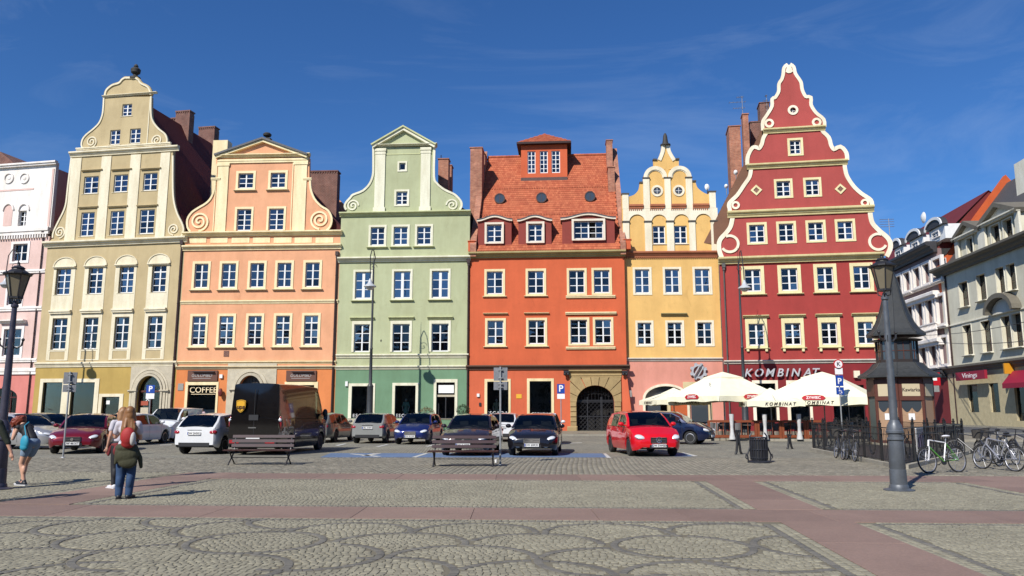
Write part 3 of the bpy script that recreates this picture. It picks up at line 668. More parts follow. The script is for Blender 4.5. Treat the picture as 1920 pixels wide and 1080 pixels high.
# ============================================================= orange house
def orange_house():
    H = House('orange_house', 'peach orange house with pedimented scroll gable between the beige and green houses', 'house', 326, 63.5, 627, 62.75)
    T = H.trimm = mat('cream_trim', C(250, 232, 186, .9), .7, 'trim'); M_ = mat('peach_plaster', C(251, 184, 140, .84), .85, 'plaster'); G_ = mat('orange_ground_plaster', C(240, 146, 84, .84), .85, 'plaster')
    S_ = mat('grey_cream_trim', C(226, 208, 168, .86), .7, 'trim')
    kw = dict(sur=.2, sill=.2, sillm=S_)
    H.row([(360,385),(411,437),(465,490),(517,543),(570,596)], 593, 647.5, rows=4, transom=3, curtain=[1,1,1,1,0], g=[0,2,0,0,1], **kw)
    H.row([(364.7,390),(415.7,442),(469,495),(520,546),(572.6,599)], 494.5, 540, rows=3, g=0, curtain=[0,0,3,0,0], mull=.1, **kw)
    H.row([(444,471),(504,532)], 392, 432.5, rows=4, sur=.18, bottom=False, g=0); H.row([(447,475),(507.5,535)], 325, 353, rows=3, g=0, **kw)
    V = lambda y, x=None: H.uv(x or H.xc, y)[1]
    o1, w1 = H.shopwin(353, 722, 402.5, 785, sx=(5, 4), sy=6); o2, w2 = H.shopwin(541, 722, 587, 785, sx=(7, 7), sy=6)
    ah, (uc, vs, r, rz, v0) = H.archhole(447.5, 491.5, 704, 732, None); H.holes.append(ah)
    H.wall([(0, V(690)), (H.W, V(690)), (H.W, V(440)), (0, V(440))], M_); H.wall([(0, -.3), (H.W, -.3), (H.W, V(690)), (0, V(690))], G_)
    u0, u2 = H.uv(425, 740)[0], H.uv(517, 740)[0]
    H.part(MB().prism([(u0, 0), (uc-r, 0), (uc-r, vs)]+[(uc-r*cos(pi*i/16), vs+rz*sin(pi*i/16)) for i in range(1, 16)]+[(uc+r, vs), (uc+r, 0), (u2, 0), (u2, V(678)), (u0, V(678))], -.01, .06), 'portal', STONEG)
    for k0, k1, dd in ((0, .2, .2), (.28, .5, .14)):
        pts = [(uc+r+k0, 0.0), (uc+r+k0, vs)]+[(uc+(r+k0)*cos(pi*i/20), vs+(rz+k0)*sin(pi*i/20)) for i in range(1, 20)]+[(uc-r-k0, vs), (uc-r-k0, 0)]
        H.part(MB().ribbon(pts, 0, -(k1-k0), .05, dd), 'arch_moulding', STONEG)
    for sg in (-1, 1): H.part(MB().mold(uc+sg*(r+.3)-.4, uc+sg*(r+.3)+.4, vs-.05, vs+.12, .27, 1), 'impost', STONEG)
    H.part(MB().box(uc-r, uc+r, .3, .36, 0, vs+rz), 'door', mat('dark_door', (.03, .026, .024), .5, 'wood'))
    fan = MB(); [fan.tube([(uc, .27, vs), (uc+(r-.05)*cos(a), .27, vs+(rz-.05)*sin(a))], .02, 5) for a in [pi*i/8 for i in range(1, 8)]]; H.part(fan, 'fanlight_bars', IRON)
    Bn = mat('brown_sign', C(104, 66, 50, .85), .6, 'paint')
    for (x0, x1), ww in (((351,408), w1), ((536,593), w2)):
        o = H.box('shop_sign', Bn, x0, 694.5, x1, 714.5, 0, .12); b = MB()
        ua, va = H.uv(x0+13, 697.5); ub, _ = H.uv(x1-4, 697.5); MB().box(ua, ub, -.32, -.12, va-.03, va+.03).build('sign_lamp', mat('dark_bar', (.03, .02, .02), .5), o)
        c = H.uv((x0+x1)/2, 704.5); text('GOLOMBO', .34, 'sign_lettering', mat('sign_grey', (.42, .40, .38), .5), o, FM(c[0], c[1], .125), .012, shear=.2)
        d = H.uv((x0+x1)/2, 709.5); MB().box(d[0]-.75, d[0]+.75, -.13, -.12, d[1]-.015, d[1]+.015).build('sign_line', mat('sign_grey'), o)
    cw = mat('sign_cream', C(236, 216, 176), .6); c = H.uv(379.5, 731.5)
    text('COFFEE', .66, 'window_lettering', cw, H.root, FM(c[0], c[1], -.15), .01, gap=1.0)
    q = H.uv(379.5, 739); H.part(MB().box(q[0]-1, q[0]+1, .14, .155, q[1]-.02, q[1]+.02), 'window_line', cw)
    c = H.uv(570, 731); text('CO2', .6, 'window_lettering', cw, H.root, FM(c[0], c[1], -.15), .01)
    cn = mat('dark_counter', (.12, .1, .09), .5); a = H.uv(354, 768); b_ = H.uv(401, 768)
    H.part(MB().box(a[0], b_[0], .7, 1.0, 0, a[1]), 'counter', mat('pale_counter', (.5, .5, .52), .5))
    # gable
    vm = V(440); left = cr(H.P([(358,434),(353,426),(352.5,412),(360,399.5),(372,391),(387,382),(397,371),(403,354),(404.5,336)]), 3); right = cr(H.P([(581,336),(582,354),(589,373),(601.5,387),(615,395.5),(621.5,410),(619,424),(612,432)]), 3)
    tp = H.P([(405, 336), (405, 296), (580, 296), (580, 336)])
    H.wall([(left[0][0], vm)]+left+[(tp[0][0], left[-1][1]), tp[1], tp[2], (tp[3][0], right[0][1])]+right+[(right[-1][0], vm)], M_)
    H.part(MB().ribbon(left, -.05, .11, -.06, .08), 'coping', T); H.part(MB().ribbon(right, -.05, .11, -.06, .08), 'coping', T)
    pd = H.P([(404.5, 291), (495, 259.5), (579.5, 290)]); H.wall([(pd[0][0], pd[0][1]-.15), (pd[2][0], pd[2][1]-.15), pd[2], pd[1], pd[0]], M_)
    H.part(MB().ribbon(pd, .0, -.16, -.4, .42), 'raking_cornice', LEAD); H.part(MB().ribbon(pd, -.161, -.36, -.3, .3), 'raking_cornice', T)
    H.cornice(289, 297, .34, T, x0=403, x1=580); H.cornice(299, 307, .14, T, x0=407, x1=577, style=1)
    for x0, x1 in ((395, 412.5), (567.5, 584)): H.cornice(333, 338.5, .16, T, x0=x0, x1=x1, style=1)
    for x0, x1 in ((408,428), (552,574)):
        a = H.uv(x0-1.5, 370)[0]; b_ = H.uv(x1-1.5 if x0 < 500 else x1, 370)[0]
        H.part(MB().box(a, b_, -.09, .01, vm, V(306)).box(a-.07, b_+.07, -.14, .01, V(306)-.22, V(306)).box(a-.18, a-.1, -.05, 0, vm, V(306)), 'pilaster', T)
    H.spiral(374, 415.5, 17, 1, T, w=.075, turns=2.1, out=.09); H.spiral(600, 412, 17, -1, T, w=.075, turns=2.1, out=.09)
    u, v = H.uv(498.7, 259); H.part(MB().box(u-.35, u+.35, .0, .5, v-.35, v+.05).lathe([(.12, 0), (.1, .12), (.32, .22), (.36, .36), (.25, .48), (.01, .52)], 14, (u, .25, v+.05)), 'urn', mat('dark_urn'), smooth=True)
    H.cornice(432.5, 443, .42, T, ext=.16); H.cornice(458, 469, .34, T, ext=.12)
    for x0, x1 in ((355,387),(394,427),(434,468),(474,506.5),(513,547),(552,585),(591.5,625)): H.box('frieze_panel', T, x0, 445, x1, 455.5, -.01, .035)
    H.cornice(563, 569.5, .14, T, ext=.02); H.cornice(677, 682, .16, T, ext=.02); H.cornice(686, 692, .2, S_, ext=.03)
    H.box('vent_grille', BRICKD, 419, 657.6, 429.5, 668.6, -.01, .03); H.box('alarm_box', WHITE, 411, 702, 417, 709, 0, .15)
    H.box('wall_plaque', mat('grey_plaque', (.32, .31, .3), .5, 'stone'), 333, 719, 344, 732, 0, .04)
    H.part(MB().lathe([(.02, -.1), (.3, -.06), (.34, .12), (.1, .2)], 10, (H.uv(416, 736)[0], -.35, H.uv(416, 736)[1]), axis='y', sx=.5), 'alarm_bell', mat('dark_red_metal', C(110, 30, 26, .8), .5))
    # roof: right slope is seen above the scroll
    rv = H.uv(495, 262, -.5); ev = V(436); b = MB(); D = 12; pr = [(.4, .36, ev), (H.W+.25, .36, ev), (rv[0]+.6, .36, rv[1]-.6)]
    b.v += pr+[(p[0], D, p[2]) for p in pr]; b.f += [(0, 1, 2), (3, 5, 4), (0, 2, 5, 3), (1, 4, 5, 2)]; b.m += [0]*4; H.part(b, 'roof', TILED)
    t = MB(); Vv = Vector((rv[0]+.6-H.W-.25, 0, rv[1]-.6-ev)); sl_ = Vv.length; Vv.normalize(); tiles(t, Vector((H.W+.25, D, ev)), Vector((0, -1, 0)), Vv, int((D-.4)/.24), int(sl_/.3), .24, .3); H.part(t, 'roof_tiles', TILED, kind='stuff')
    chimney(H, 580, 320, 631, 380, 5, BRICKD, dep=.9, v0=ev)
    A = H.uv(400, 263, -6); B_ = H.uv(425, 300, -6); H.part(MB().box(A[0], B_[0], 6, 7, ev, A[1]), 'chimney', T, label='cream plastered chimney')
    A = H.uv(628, 366, -8); H.part(MB().prism([(A[0], ev), (A[0]+1.9, ev), (A[0]+1.6, A[1]-1.6), (A[0], A[1])], -9, -8), 'back_gable', M_)
    H.backing(V(440)-.1); H.part(MB().box(H.uv(432, 370)[0], H.uv(548, 370)[0], 1.3, 1.4, vm, V(300)), 'dark_backing', DARKROOM)
    H.pipe(627, 472, 812, r=.09)
    return H
# ============================================================= green house
def green_house():
    H = House('green_house', 'pale green house with triangular pediment gable right of the peach orange house', 'house', 627, 62.75, 878, 62.0)
    T = H.trimm = mat('green_cream_trim', C(238, 235, 210, .88), .7, 'trim'); M_ = mat('pale_green_plaster', C(196, 202, 160, .84), .85, 'plaster'); G_ = mat('green_ground_plaster', C(122, 160, 126, .84), .85, 'plaster')
    T2 = mat('green_trim', C(206, 210, 160, .84), .75, 'trim'); kw = dict(sur=.17, sill=.2, sillm=T2)
    H.row([(663.7,693),(736,768),(809,841)], 608, 660, rows=3, sur=.18, bottom=False, surtop=.26, g=1, curtain=[3,3,3], mull=.09, hood=(T2, .34, .24, .22))
    H.row([(666,696),(738.5,769.6),(809.6,841)], 509.6, 560, rows=3, g=[2,2,2], curtain=[2,1,1], transom=None, mull=.2, **kw)
    H.row([(695,721),(738,764.4),(782,808)], 425.8, 460, rows=3, g=[0,2,0], **kw)
    H.row([(743,764)], 359, 384, rows=3, g=0, sur=.16); H.row([(748.6,760.5)], 305.5, 319.4, cols=1, rows=1, g=1, sur=.14)
    V = lambda y, x=None: H.uv(x or H.xc, y)[1]
    SD = mat('mannequin', C(96, 128, 122, .8), .6)
    H.shopwin(660, 724, 697, 784, sx=(6, 5), sy=5, mull=0); H.shopwin(741, 723, 778.5, 784, sx=(5, 5), sy=5)
    o, (u0, u1, v0, v1) = H.shopwin(818.5, 717, 852, 806, sx=(5, 5), sy=6)
    H.wall([(0, V(692)), (H.W, V(692)), (H.W, V(398)), (0, V(398))], M_); H.wall([(0, V(785)), (H.W, V(785)), (H.W, V(692)), (0, V(692))], G_)
    H.holes.append((u0, u1, 0.02, V(786))); H.wall([(0, -.3), (H.W, -.3), (H.W, V(785)), (0, V(785))], mat('pale_plinth', C(206, 200, 178, .85), .85, 'stone'), d=.06, name='plinth')
    W_ = mat('white_sign'); tv = H.uv(835, 742)[1]; H.part(MB().box(u0, u1, .1, .16, tv-.08, tv+.08), 'door_transom', STONEG); H.box('door_sign', mat('bright_sign', (.8, .8, .78), .5), 822, 722, 851, 737, -.14, -.10)
    H.part(MB().box((u0+u1)/2-.04, (u0+u1)/2+.04, .12, .2, 0, tv-.08).box(u0+.14, u0+.2, .1, .16, .6, tv-.6), 'door', IRON)
    for x in (679, 760): c = H.uv(x, 779.5); text('ESCADA', .36, 'window_lettering', W_, H.root, FM(c[0], c[1], -.15), .008, gap=1.3)
    H.box('alarm_box', WHITE, 647, 715, 652, 724, 0, .12); H.box('alarm_box', WHITE, 783, 718, 785.5, 720.5, 0, .12)
    # gable
    vm = V(398); left = cr(H.P([(650,393),(647.5,387),(650,380),(658,371),(662.5,366),(681,358.5),(694,345),(700,329),(701,312),(701,276)]), 3)
    right = cr(H.P([(814,276),(813,331),(819,345),(833,356.5),(850,364.4),(858,371),(864,379),(864.5,387),(861,393)]), 3)
    H.wall([(left[0][0], vm)]+left+right+[(right[-1][0], vm)], M_)
    for k in (left, right): H.part(MB().ribbon(k, -.05, .12, -.06, .07), 'coping', T)
    pd = H.P([(697, 272.5), (757.5, 237.5), (819, 272)]); H.wall([(pd[0][0]+.1, pd[0][1]-.1), (pd[2][0]-.1, pd[2][1]-.1), pd[1]], M_)
    H.part(MB().ribbon(pd, .0, -.12, -.4, .42), 'raking_cornice', T2); H.part(MB().ribbon(pd, -.121, -.34, -.3, .3), 'raking_cornice', T)
    H.cornice(270, 276, .34, T, x0=697, x1=819); 
    for x0, x1 in ((703.5,722), (789,807)):
        a = H.uv(x0, 330)[0]; b_ = H.uv(x1, 330)[0]; H.part(MB().box(a, b_, -.1, .01, vm, V(278)).box(a-.06, b_+.06, -.15, .01, V(283), V(278)).box(a-.03, b_+.03, -.13, .01, V(289), V(285)).box(a-.08, b_+.08, -.15, .01, vm, vm+.42), 'pilaster', T)
    H.part(MB().box(H.uv(723, 300)[0], H.uv(788, 300)[0], -.03, 0, V(290), V(288)), 'string_course', T2)
    H.spiral(661.5, 386, 10.5, 1, T, w=.06, a0=0, turns=1.7); H.spiral(848, 384.5, 10.5, -1, T, w=.06, a0=pi, turns=1.7)
    H.cornice(395, 405, .36, T2, ext=.1); H.cornice(480, 491, .4, T, ext=.1); H.cornice(663.5, 671, .2, T, ext=0); H.cornice(685.5, 692.5, .2, T, ext=.02)
    fl = mat('flaking_plaster', C(92, 96, 78, .8), .9, 'plaster'); c = H.uv(714, 639); H.part(MB().prism([(c[0]-.06, c[1]), (c[0]+.02, c[1]-.12), (c[0]+.09, c[1]+.02), (c[0]+.03, c[1]+.14)], 0, .01), 'plaster_flake', fl)
    D = 11; ev = V(400); rv = (H.W/2, V(300)); b = MB(); pr = [(.3, .36, ev), (H.W+.1, .36, ev), (rv[0], .36, rv[1]-1.2)]
    b.v += pr+[(p[0], D, p[2]) for p in pr]; b.f += [(0, 1, 2), (3, 5, 4), (0, 2, 5, 3), (1, 4, 5, 2)]; b.m += [0]*4; H.part(b, 'roof', TILED)
    chimney(H, 822, 297, 840, 362, 3.0, BRICK, dep=.9, corbel=False, v0=ev); chimney(H, 838, 309, 846, 362, 5.0, BRICK, dep=.9, corbel=False, v0=ev)
    H.part(MB().tube([(H.uv(827, 297, -3.4)[0], 3.4, H.uv(827, 297, -3)[1]), (H.uv(827, 297, -3.4)[0], 3.4, H.uv(827, 288, -3)[1])], .04, 6), 'chimney_pot', IRON)
    H.backing(V(400)-.1); H.part(MB().box(H.uv(725, 370)[0], H.uv(786, 370)[0], 1.3, 1.4, vm, V(290)), 'dark_backing', DARKROOM)
    H.pipe(877.5, 486, 812, r=.07)
    return H
# ============================================================= vermilion house with the tiled roof
def red_house():
    H = House('vermilion_house', 'orange red house with big tiled roof, dormers and arched stone gateway', 'house', 879.5, 62.0, 1177, 61.1)
    T = H.trimm = mat('yellow_cream_trim', C(243, 224, 176, .88), .7, 'trim'); M_ = mat('vermilion_plaster', C(228, 108, 64, .82), .85, 'plaster'); G_ = mat('vermilion_ground_plaster', C(230, 112, 72, .82), .85, 'plaster')
    OL = mat('olive_trim', C(178, 162, 110, .85), .75, 'trim'); BR = mat('brown_trim', C(112, 84, 68, .85), .8, 'stone')
    H.row([(914,944),(991,1021.5)], 601, 645.8, rows=3, sur=.19, sill=.16, g=0, hood=(T, .50, .1, .2)); H.row([(1069.7,1101),(1116,1146)], 599.5, 644.5, rows=3, sur=.18, g=1, curtain=[3,3])
    H.row([(912.6,942.6),(990,1019.6)], 509, 551.7, rows=3, sur=.19, sill=.16, g=[0,1], curtain=[0,3]); H.row([(1067,1096),(1113.5,1143)], 507, 550, rows=3, sur=.18, g=[1,0])
    for y in (551.5, 647.5): H.cornice(y+2.5, y+7.5, .16, T, x0=1061, x1=1154, style=1, name='sill')
    H.cornice(585, 590, .2, T, x0=1060, x1=1156, style=1, name='hood')
    V = lambda y, x=None: H.uv(x or H.xc, y)[1]
    H.shopwin(913.6, 715.6, 953.5, 786, sx=(5, 4), sy=5); H.shopwin(993, 714.7, 1034, 786, sx=(5, 5), sy=5)
    u0, u2 = H.uv(1069, 760)[0], H.uv(1165, 760)[0]; ah, (uc, vs, r, rz, v0) = H.archhole(1081, 1151.5, 722.5, 754, None); H.holes.append(ah)
    H.wall([(0, V(687)), (H.W, V(687)), (H.W, V(474)), (0, V(474))], M_, th=.6); H.wall([(0, -.3), (H.W, -.3), (H.W, V(687)), (0, V(687))], G_, th=.6)
    H.part(MB().box(0, .3, .6, 6, 0, V(474)).box(H.W-.3, H.W, .6, 6, 0, V(474)), 'side_wall', M_)
    H.cornice(469.5, 483, .5, OL, ext=.1); H.cornice(684, 693, .3, BR, ext=.25)
    # rusticated gateway, stone by stone
    vt = V(694); lint = V(708); jm = []
    n = 6; hh = (vs)/n
    for sg in (-1, 1):
        for i in range(n):
            w = .3 if i % 2 else .18; ue = u0 if sg < 0 else u2; a, b_ = (ue, uc-r) if sg < 0 else (uc+r, ue)
            H.part(MB().box(a+.01, b_-.01, -.16-.04*(i % 2), .0, i*hh+.015, (i+1)*hh-.015, ch=.04), 'stone_block', STONES)
    k = 9; A0 = 0
    def outer(a):
        dx, dz = cos(a), sin(a); t = 1e9
        if abs(dx) > 1e-6: t = min(t, ((u2-uc) if dx > 0 else (u0-uc))/dx)
        if dz > 1e-6: t = min(t, (lint-vs)/dz)
        return (uc+dx*t, vs+dz*t)
    for i in range(k):
        a0 = pi*i/k+.012; a1 = pi*(i+1)/k-.012; p0, p1 = outer(a0), outer(a1)
        pts = [(uc+r*cos(a0), vs+rz*sin(a0)), p0]
        for cx in ((u2, lint), (u0, lint)):
            an = math.atan2(cx[1]-vs, cx[0]-uc)
            if a0 < an < a1: pts.append(cx)
        pts += [p1, (uc+r*cos(a1), vs+rz*sin(a1)), (uc+r*cos((a0+a1)/2), vs+rz*sin((a0+a1)/2))]
        H.part(MB().prism(pts, 0, .16+(.1 if i == k//2 else .03*(i % 2))), 'stone_block', STONES)
    H.part(MB().mold(u0-.05, u2+.05, lint+.01, lint+.28, .18, 1), 'entablature', STONES); H.part(MB().mold(u0-.08, u2+.08, lint+.3, vt, .26, 0), 'entablature', STONES)
    for sg in (-1, 1): H.part(MB().box(uc+sg*r-(.75 if sg < 0 else -.05), uc+sg*r+(.05 if sg < 0 else .75)*1, -.34, 0, 0, .45, ch=.08), 'guard_stone', STONES)
    # gate with lattice
    g = MB(); y = .32
    for q in (-r, -r*.42, r*.30, r*.36, r): g.box(uc+q-.035, uc+q+.035, y-.04, y+.04, .02, vs+(.4 if abs(q) < r*.6 else 0))
    for z in (.06, 1.2, vs+.02, vs+.14): g.box(uc-r, uc+r, y-.03, y+.03, z-.035, z+.035)
    H.part(g, 'gate', IRON); bars = MB(); hz = vs-1.25
    lo, hi = uc-r, uc+r
    for sgn in (-1, 1):
        i = -10
        while i < 26:
            pts = []; x = lo+i*.32
            xa, za = x, 1.22; xb, zb = x+sgn*(hz), vs
            # clip to the gate
            def cl(xx, zz, x2, z2):
                P0, P1 = Vector((xx, zz)), Vector((x2, z2)); dvec = P1-P0; t0, t1 = 0, 1
                for lim, s_ in ((lo, 1), (hi, -1)):
                    a = (P0.x-lim)*s_; b = (P1.x-lim)*s_
                    if a < 0 and b < 0: return None
                    if a < 0: t0 = max(t0, a/(a-b))
                    if b < 0: t1 = min(t1, a/(a-b))
                return (P0+dvec*t0, P0+dvec*t1) if t1 > t0 else None
            c = cl(xa, za, xb, zb)
            if c: bars.tube([(c[0].x, y+sgn*.012, c[0].y), (c[1].x, y+sgn*.012, c[1].y)], .016, 4)
            c = cl(x, .08, x+sgn*1.1, 1.18)
            if c: bars.tube([(c[0].x, y+sgn*.012, c[0].y), (c[1].x, y+sgn*.012, c[1].y)], .03, 4)
            i += 1
    for j in range(-5, 6):
        q = uc+j*r/5.5; top = vs+rz*sqrt(max(0, 1-(j/5.6)**2)); bars.tube([(q, y, vs+.14), (q, y, top)], .018, 4)
        if abs(j) < 5: bars.tube([(q+.14*cos(t*pi/4), y, (vs+top)/2+.1+.14*sin(t*pi/4)) for t in range(9)], .014, 4, cap=False)
    H.part(bars, 'gate_lattice', IRON, kind='stuff')
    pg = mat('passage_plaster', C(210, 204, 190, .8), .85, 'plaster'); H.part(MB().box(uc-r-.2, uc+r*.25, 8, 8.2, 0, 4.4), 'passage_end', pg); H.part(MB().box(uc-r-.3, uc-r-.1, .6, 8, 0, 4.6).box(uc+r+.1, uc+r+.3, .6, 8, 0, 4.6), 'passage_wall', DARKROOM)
    H.box('sign_board', mat('yellow_plate', C(232, 178, 48, .85), .5), 968, 739, 978, 747, 0, .03); H.box('wall_plaque', mat('grey_plaque'), 1171, 732, 1185-.5, 744.5, 0, .04); H.box('wall_plaque', BRICKD, 1173, 751, 1183, 757, 0, .02)
    H.box('alarm_box', WHITE, 894, 738, 899, 744, 0, .12); H.box('intercom', IRON, 898, 755, 902, 761, 0, .08)
    for x in (1062, 1171): c = H.uv(x, 697); H.part(MB().box(c[0]-.22, c[0]+.22, -.45, 0, c[1]-.1, c[1]+.06).ball((c[0]-.12, -.35, c[1]-.2), .12).ball((c[0]+.12, -.35, c[1]-.2), .12), 'wall_floodlight', IRON)
    c = H.uv(932, 775); text('ESCADA', .4, 'window_lettering', mat('white_sign'), H.root, FM(c[0], c[1], -.15), .008, gap=1.2)
    c = H.uv(1013, 776); text('ESCADA', .3, 'window_lettering', mat('white_sign'), H.root, FM(c[0], c[1], -.15), .008, gap=1.2)
    # battered buttress on the right corner
    bb = MB(); w = H.W; bb.v += [(w-.42, -.45, 0), (w+.42, -.45, 0), (w+.42, .6, 0), (w-.42, .6, 0), (w-.42, -.06, V(700)), (w-.02, -.06, V(700)), (w-.02, .6, V(700)), (w-.42, .6, V(700))]
    bb.f += [(0, 3, 2, 1), (4, 5, 6, 7), (0, 1, 5, 4), (1, 2, 6, 5), (2, 3, 7, 6), (3, 0, 4, 7)]; bb.m += [0]*6; H.part(bb, 'buttress', G_)
    # roof
    ev = V(470); d0 = -.25; rg = H.uv(1020, 293, -8.0)[1]; run = 8.0-d0; O = Vector((0, d0, ev+.02)); Vd = Vector((0, run, rg-ev)); SL = Vd.length; Vd.normalize(); Nn = Vector((1, 0, 0)).cross(Vd)
    xa, xb = .55, H.W-.35
    P = lambda u, t: Vector((u, d0, ev))+Vd*t
    rb = MB(); q = [P(xa, 0), P(xb, 0), P(xb, SL), P(xa, SL)]; th = Vector((0, 0, -.3)); n0 = len(rb.v); rb.v += [tuple(p) for p in q]+[tuple(p+th) for p in q]; rb.f += [(0,1,2,3),(7,6,5,4),(0,4,5,1),(2,6,7,3),(1,5,6,2),(0,3,7,4)]; rb.m += [0]*6
    rb.v += [tuple(P(xa, SL)), tuple(P(xb, SL)), (xb, 16, ev), (xa, 16, ev)]; rb.f.append((8, 9, 10, 11)); rb.m.append(0); H.part(rb, 'roof', TILE)
    tl = MB(); hT = .30
    tiles(tl, P(xa, 0)+Nn*.01, Vector((1, 0, 0)), Vd, int((xb-xa)/.2), int(SL/hT), .2, hT); H.part(tl, 'roof_tiles', TILE, kind='stuff')
    rt = MB(); 
    for j in range(int((xb-xa)/.33)): u = xa+j*.33; rt.tube([tuple(P(u, SL)+Vector((0, 0, .03))), tuple(P(u+.36, SL)+Vector((0, 0, .03)))], [.12, .14], 7)
    H.part(rt, 'ridge_tiles', TILE, kind='stuff')
    for yy in (401, 400, 560):
        pass
    for tt in (.34, .62):     # rows of snow-guard tiles
        bt = MB()
        for j in range(int((xb-xa)/.22)): bt.box(xa+j*.22, xa+j*.22+.1, 0, .09, 0, .12)
        n = len(bt.v); p = P(0, SL*tt); bt.v = [(v[0], v[1]+p.y-.07, v[2]+p.z+.02) for v in bt.v]; H.part(bt, 'snow_guards', TILE, kind='stuff')
    def roofd(v): return d0+(v-ev)/(rg-ev)*run     # depth of the roof surface at height v
    DM = mat('dormer_red', C(150, 62, 50, .85), .8, 'plaster')
    SW = mat('dormer_white_trim', C(240, 226, 206, .88), .7, 'trim')
    for (x0, x1, wx0, wx1, cols) in ((896,959,913,941,2), (972,1034,990.6,1017,2), (1054,1152.5,1076,1131,4)):
        dd = -.15; fy = .15; a = H.uv(x0, 440, -fy); b = H.uv(x1, 440, -fy); vb = H.uv(x0, 457, -fy)[1]; vt_ = H.uv(x0, 413 if cols == 2 else 410, -fy)[1]; rise = .38 if cols == 2 else .42
        w0, w1 = H.uv(wx0, 440, -fy)[0], H.uv(wx1, 440, -fy)[0]; wv0, wv1 = H.uv(930, 454.5 if cols == 2 else 451, -fy)[1], H.uv(930, 421.5 if cols == 2 else 418, -fy)[1]
        m_ = 14; top = [(a[0]+(b[0]-a[0])*i/m_, vt_+rise*(.5-.5*cos(2*pi*i/m_))*.9) for i in range(m_+1)]
        hs_ = [[(w0, wv0), (w1, wv0), (w1, wv1), (w0, wv1)]]
        H.part(MB().prism([(a[0], vb-.2), (b[0], vb-.2)]+top[::-1], -fy-.12, -fy, hs_), 'dormer', DM)
        back = roofd(vt_)+.2; sd = MB(); sd.box(a[0], a[0]+.1, fy+.12, back, vb-.2, vt_-.02); sd.box(b[0]-.1, b[0], fy+.12, back, vb-.2, vt_-.02); H.part(sd, 'dormer_cheek', DM)
        rf = MB(); e = [(p[0]+(p[0]-(a[0]+b[0])/2)*.06, p[1]) for p in top]; n = len(e)
        for i in range(n): rf.v += [(e[i][0], fy-.2, e[i][1]+.06), (e[i][0], roofd(e[i][1]+.05)+.25, e[i][1]+.06), (e[i][0], fy-.2, e[i][1]-.0), (e[i][0], roofd(e[i][1])+.25, e[i][1]-.0)]
        for i in range(n-1): k_ = 4*i; rf.f += [(k_, k_+4, k_+5, k_+1), (k_+2, k_+3, k_+7, k_+6), (k_, k_+2, k_+6, k_+4)]; rf.m += [0]*3
        H.part(rf, 'dormer_roof', LEAD); H.part(MB().ribbon(e, -.14, 0.0, -fy, -fy+.16), 'dormer_cornice', SW)
        sv = H.holes; H.window(w0, w1, wv0, wv1, cols=cols, rows=3, sur=.17, surm=SW, depth=.12, d=-fy, g=0, open_leaf=cols == 4, mull=.09); H.holes.pop()
        H.part(MB().box(w0-.1, w1+.1, .55, .6, wv0-.1, wv1+.1), 'dark_backing', DARKROOM)
    for x, y in ((937.7, 374.6), (1015.6, 373), (1106, 370.6)):
        vv = H.uv(x, y, -3)[1]; dep = roofd(vv)
        for _ in range(4): u, vv = H.uv(x, y, -dep); dep = roofd(vv)
        o = H.part(MB().lathe([(.44, -.40), (.44, .5)], 20, (u, dep, vv), axis='y').lathe([(.47, -.42), (.47, -.3)], 20, (u, dep, vv), axis='y'), 'round_dormer', mat('brown_lead', C(92, 66, 60, .8), .6, 'metal'), smooth=True)
        rg_ = MB().ribbon([(.38*cos(2*pi*i/20), .38*sin(2*pi*i/20)) for i in range(20)], 0, -.08, .42, .47, closed=True); rg_.box(-.02, .02, -.46, -.43, -.38, .38); rg_.v = [(v_[0]+u, v_[1]+dep, v_[2]+vv) for v_ in rg_.v]; rg_.build('frame', mat('brown_frame', C(74, 50, 44, .8), .6), o)
        MB().lathe([(.40, -.425), (.40, -.423)], 20, (u, dep-.01, vv), axis='y').build('pane', mat('opaque_glass', (.05, .06, .07), .06, spec=.9), o)
    # lantern dormer
    dv = H.uv(1020, 332, -5.2)[1]; dep = roofd(dv); vB = H.uv(1020, 333, -dep)[1]; dep = roofd(vB); a = H.uv(977, 300, -dep); b = H.uv(1063.5, 300, -dep); vT = H.uv(1020, 268, -dep)[1]
    hs_ = []; yy0, yy1 = H.uv(1000, 325, -dep)[1], H.uv(1000, 283.5, -dep)[1]
    for x0, x1 in ((989,1004),(1012,1027),(1034,1050)): hs_.append([(H.uv(x0, 300, -dep)[0], yy0), (H.uv(x1, 300, -dep)[0], yy0), (H.uv(x1, 300, -dep)[0], yy1), (H.uv(x0, 300, -dep)[0], yy1)])
    H.part(MB().prism([(a[0], vB-.5), (b[0], vB-.5), (b[0], vT), (a[0], vT)], -dep-.2, -dep, hs_), 'lantern_wall', M_)
    H.part(MB().box(a[0], a[0]+.15, dep+.2, 11, vB-.5, vT).box(b[0]-.15, b[0], dep+.2, 11, vB-.5, vT).box(a[0]+.15, b[0]-.15, dep+1.0, dep+1.1, vB, vT), 'lantern_side', DM)
    for h in hs_: H.window(h[0][0], h[1][0], h[0][1], h[2][1], cols=2, rows=5, sur=0, depth=.14, d=-dep, g=0, mull=.05, surm=T); H.holes.pop()
    H.part(MB().box(a[0], b[0], dep-.28, dep-.02, vB-.42, vB-.02), 'lantern_flashing', mat('brown_lead', C(92, 66, 60, .8), .6, 'metal'))
    e0, e1 = a[0]-.35, b[0]+.35; y0, y1 = dep-.4, 11.3; ap = ((e0+e1)/2, dep+2.6, H.uv(1021, 251, -dep-2.6)[1]); vE = vT
    rb = MB(); ap2 = (ap[0], y1-2.6, ap[2]); rb.v += [(e0, y0, vE), (e1, y0, vE), (e1, y1, vE), (e0, y1, vE), ap, ap2]; rb.f += [(0, 1, 4), (1, 2, 5, 4), (2, 3, 5), (3, 0, 4, 5), (0, 3, 2, 1)]; rb.m += [0]*5; H.part(rb, 'lantern_roof', TILE)
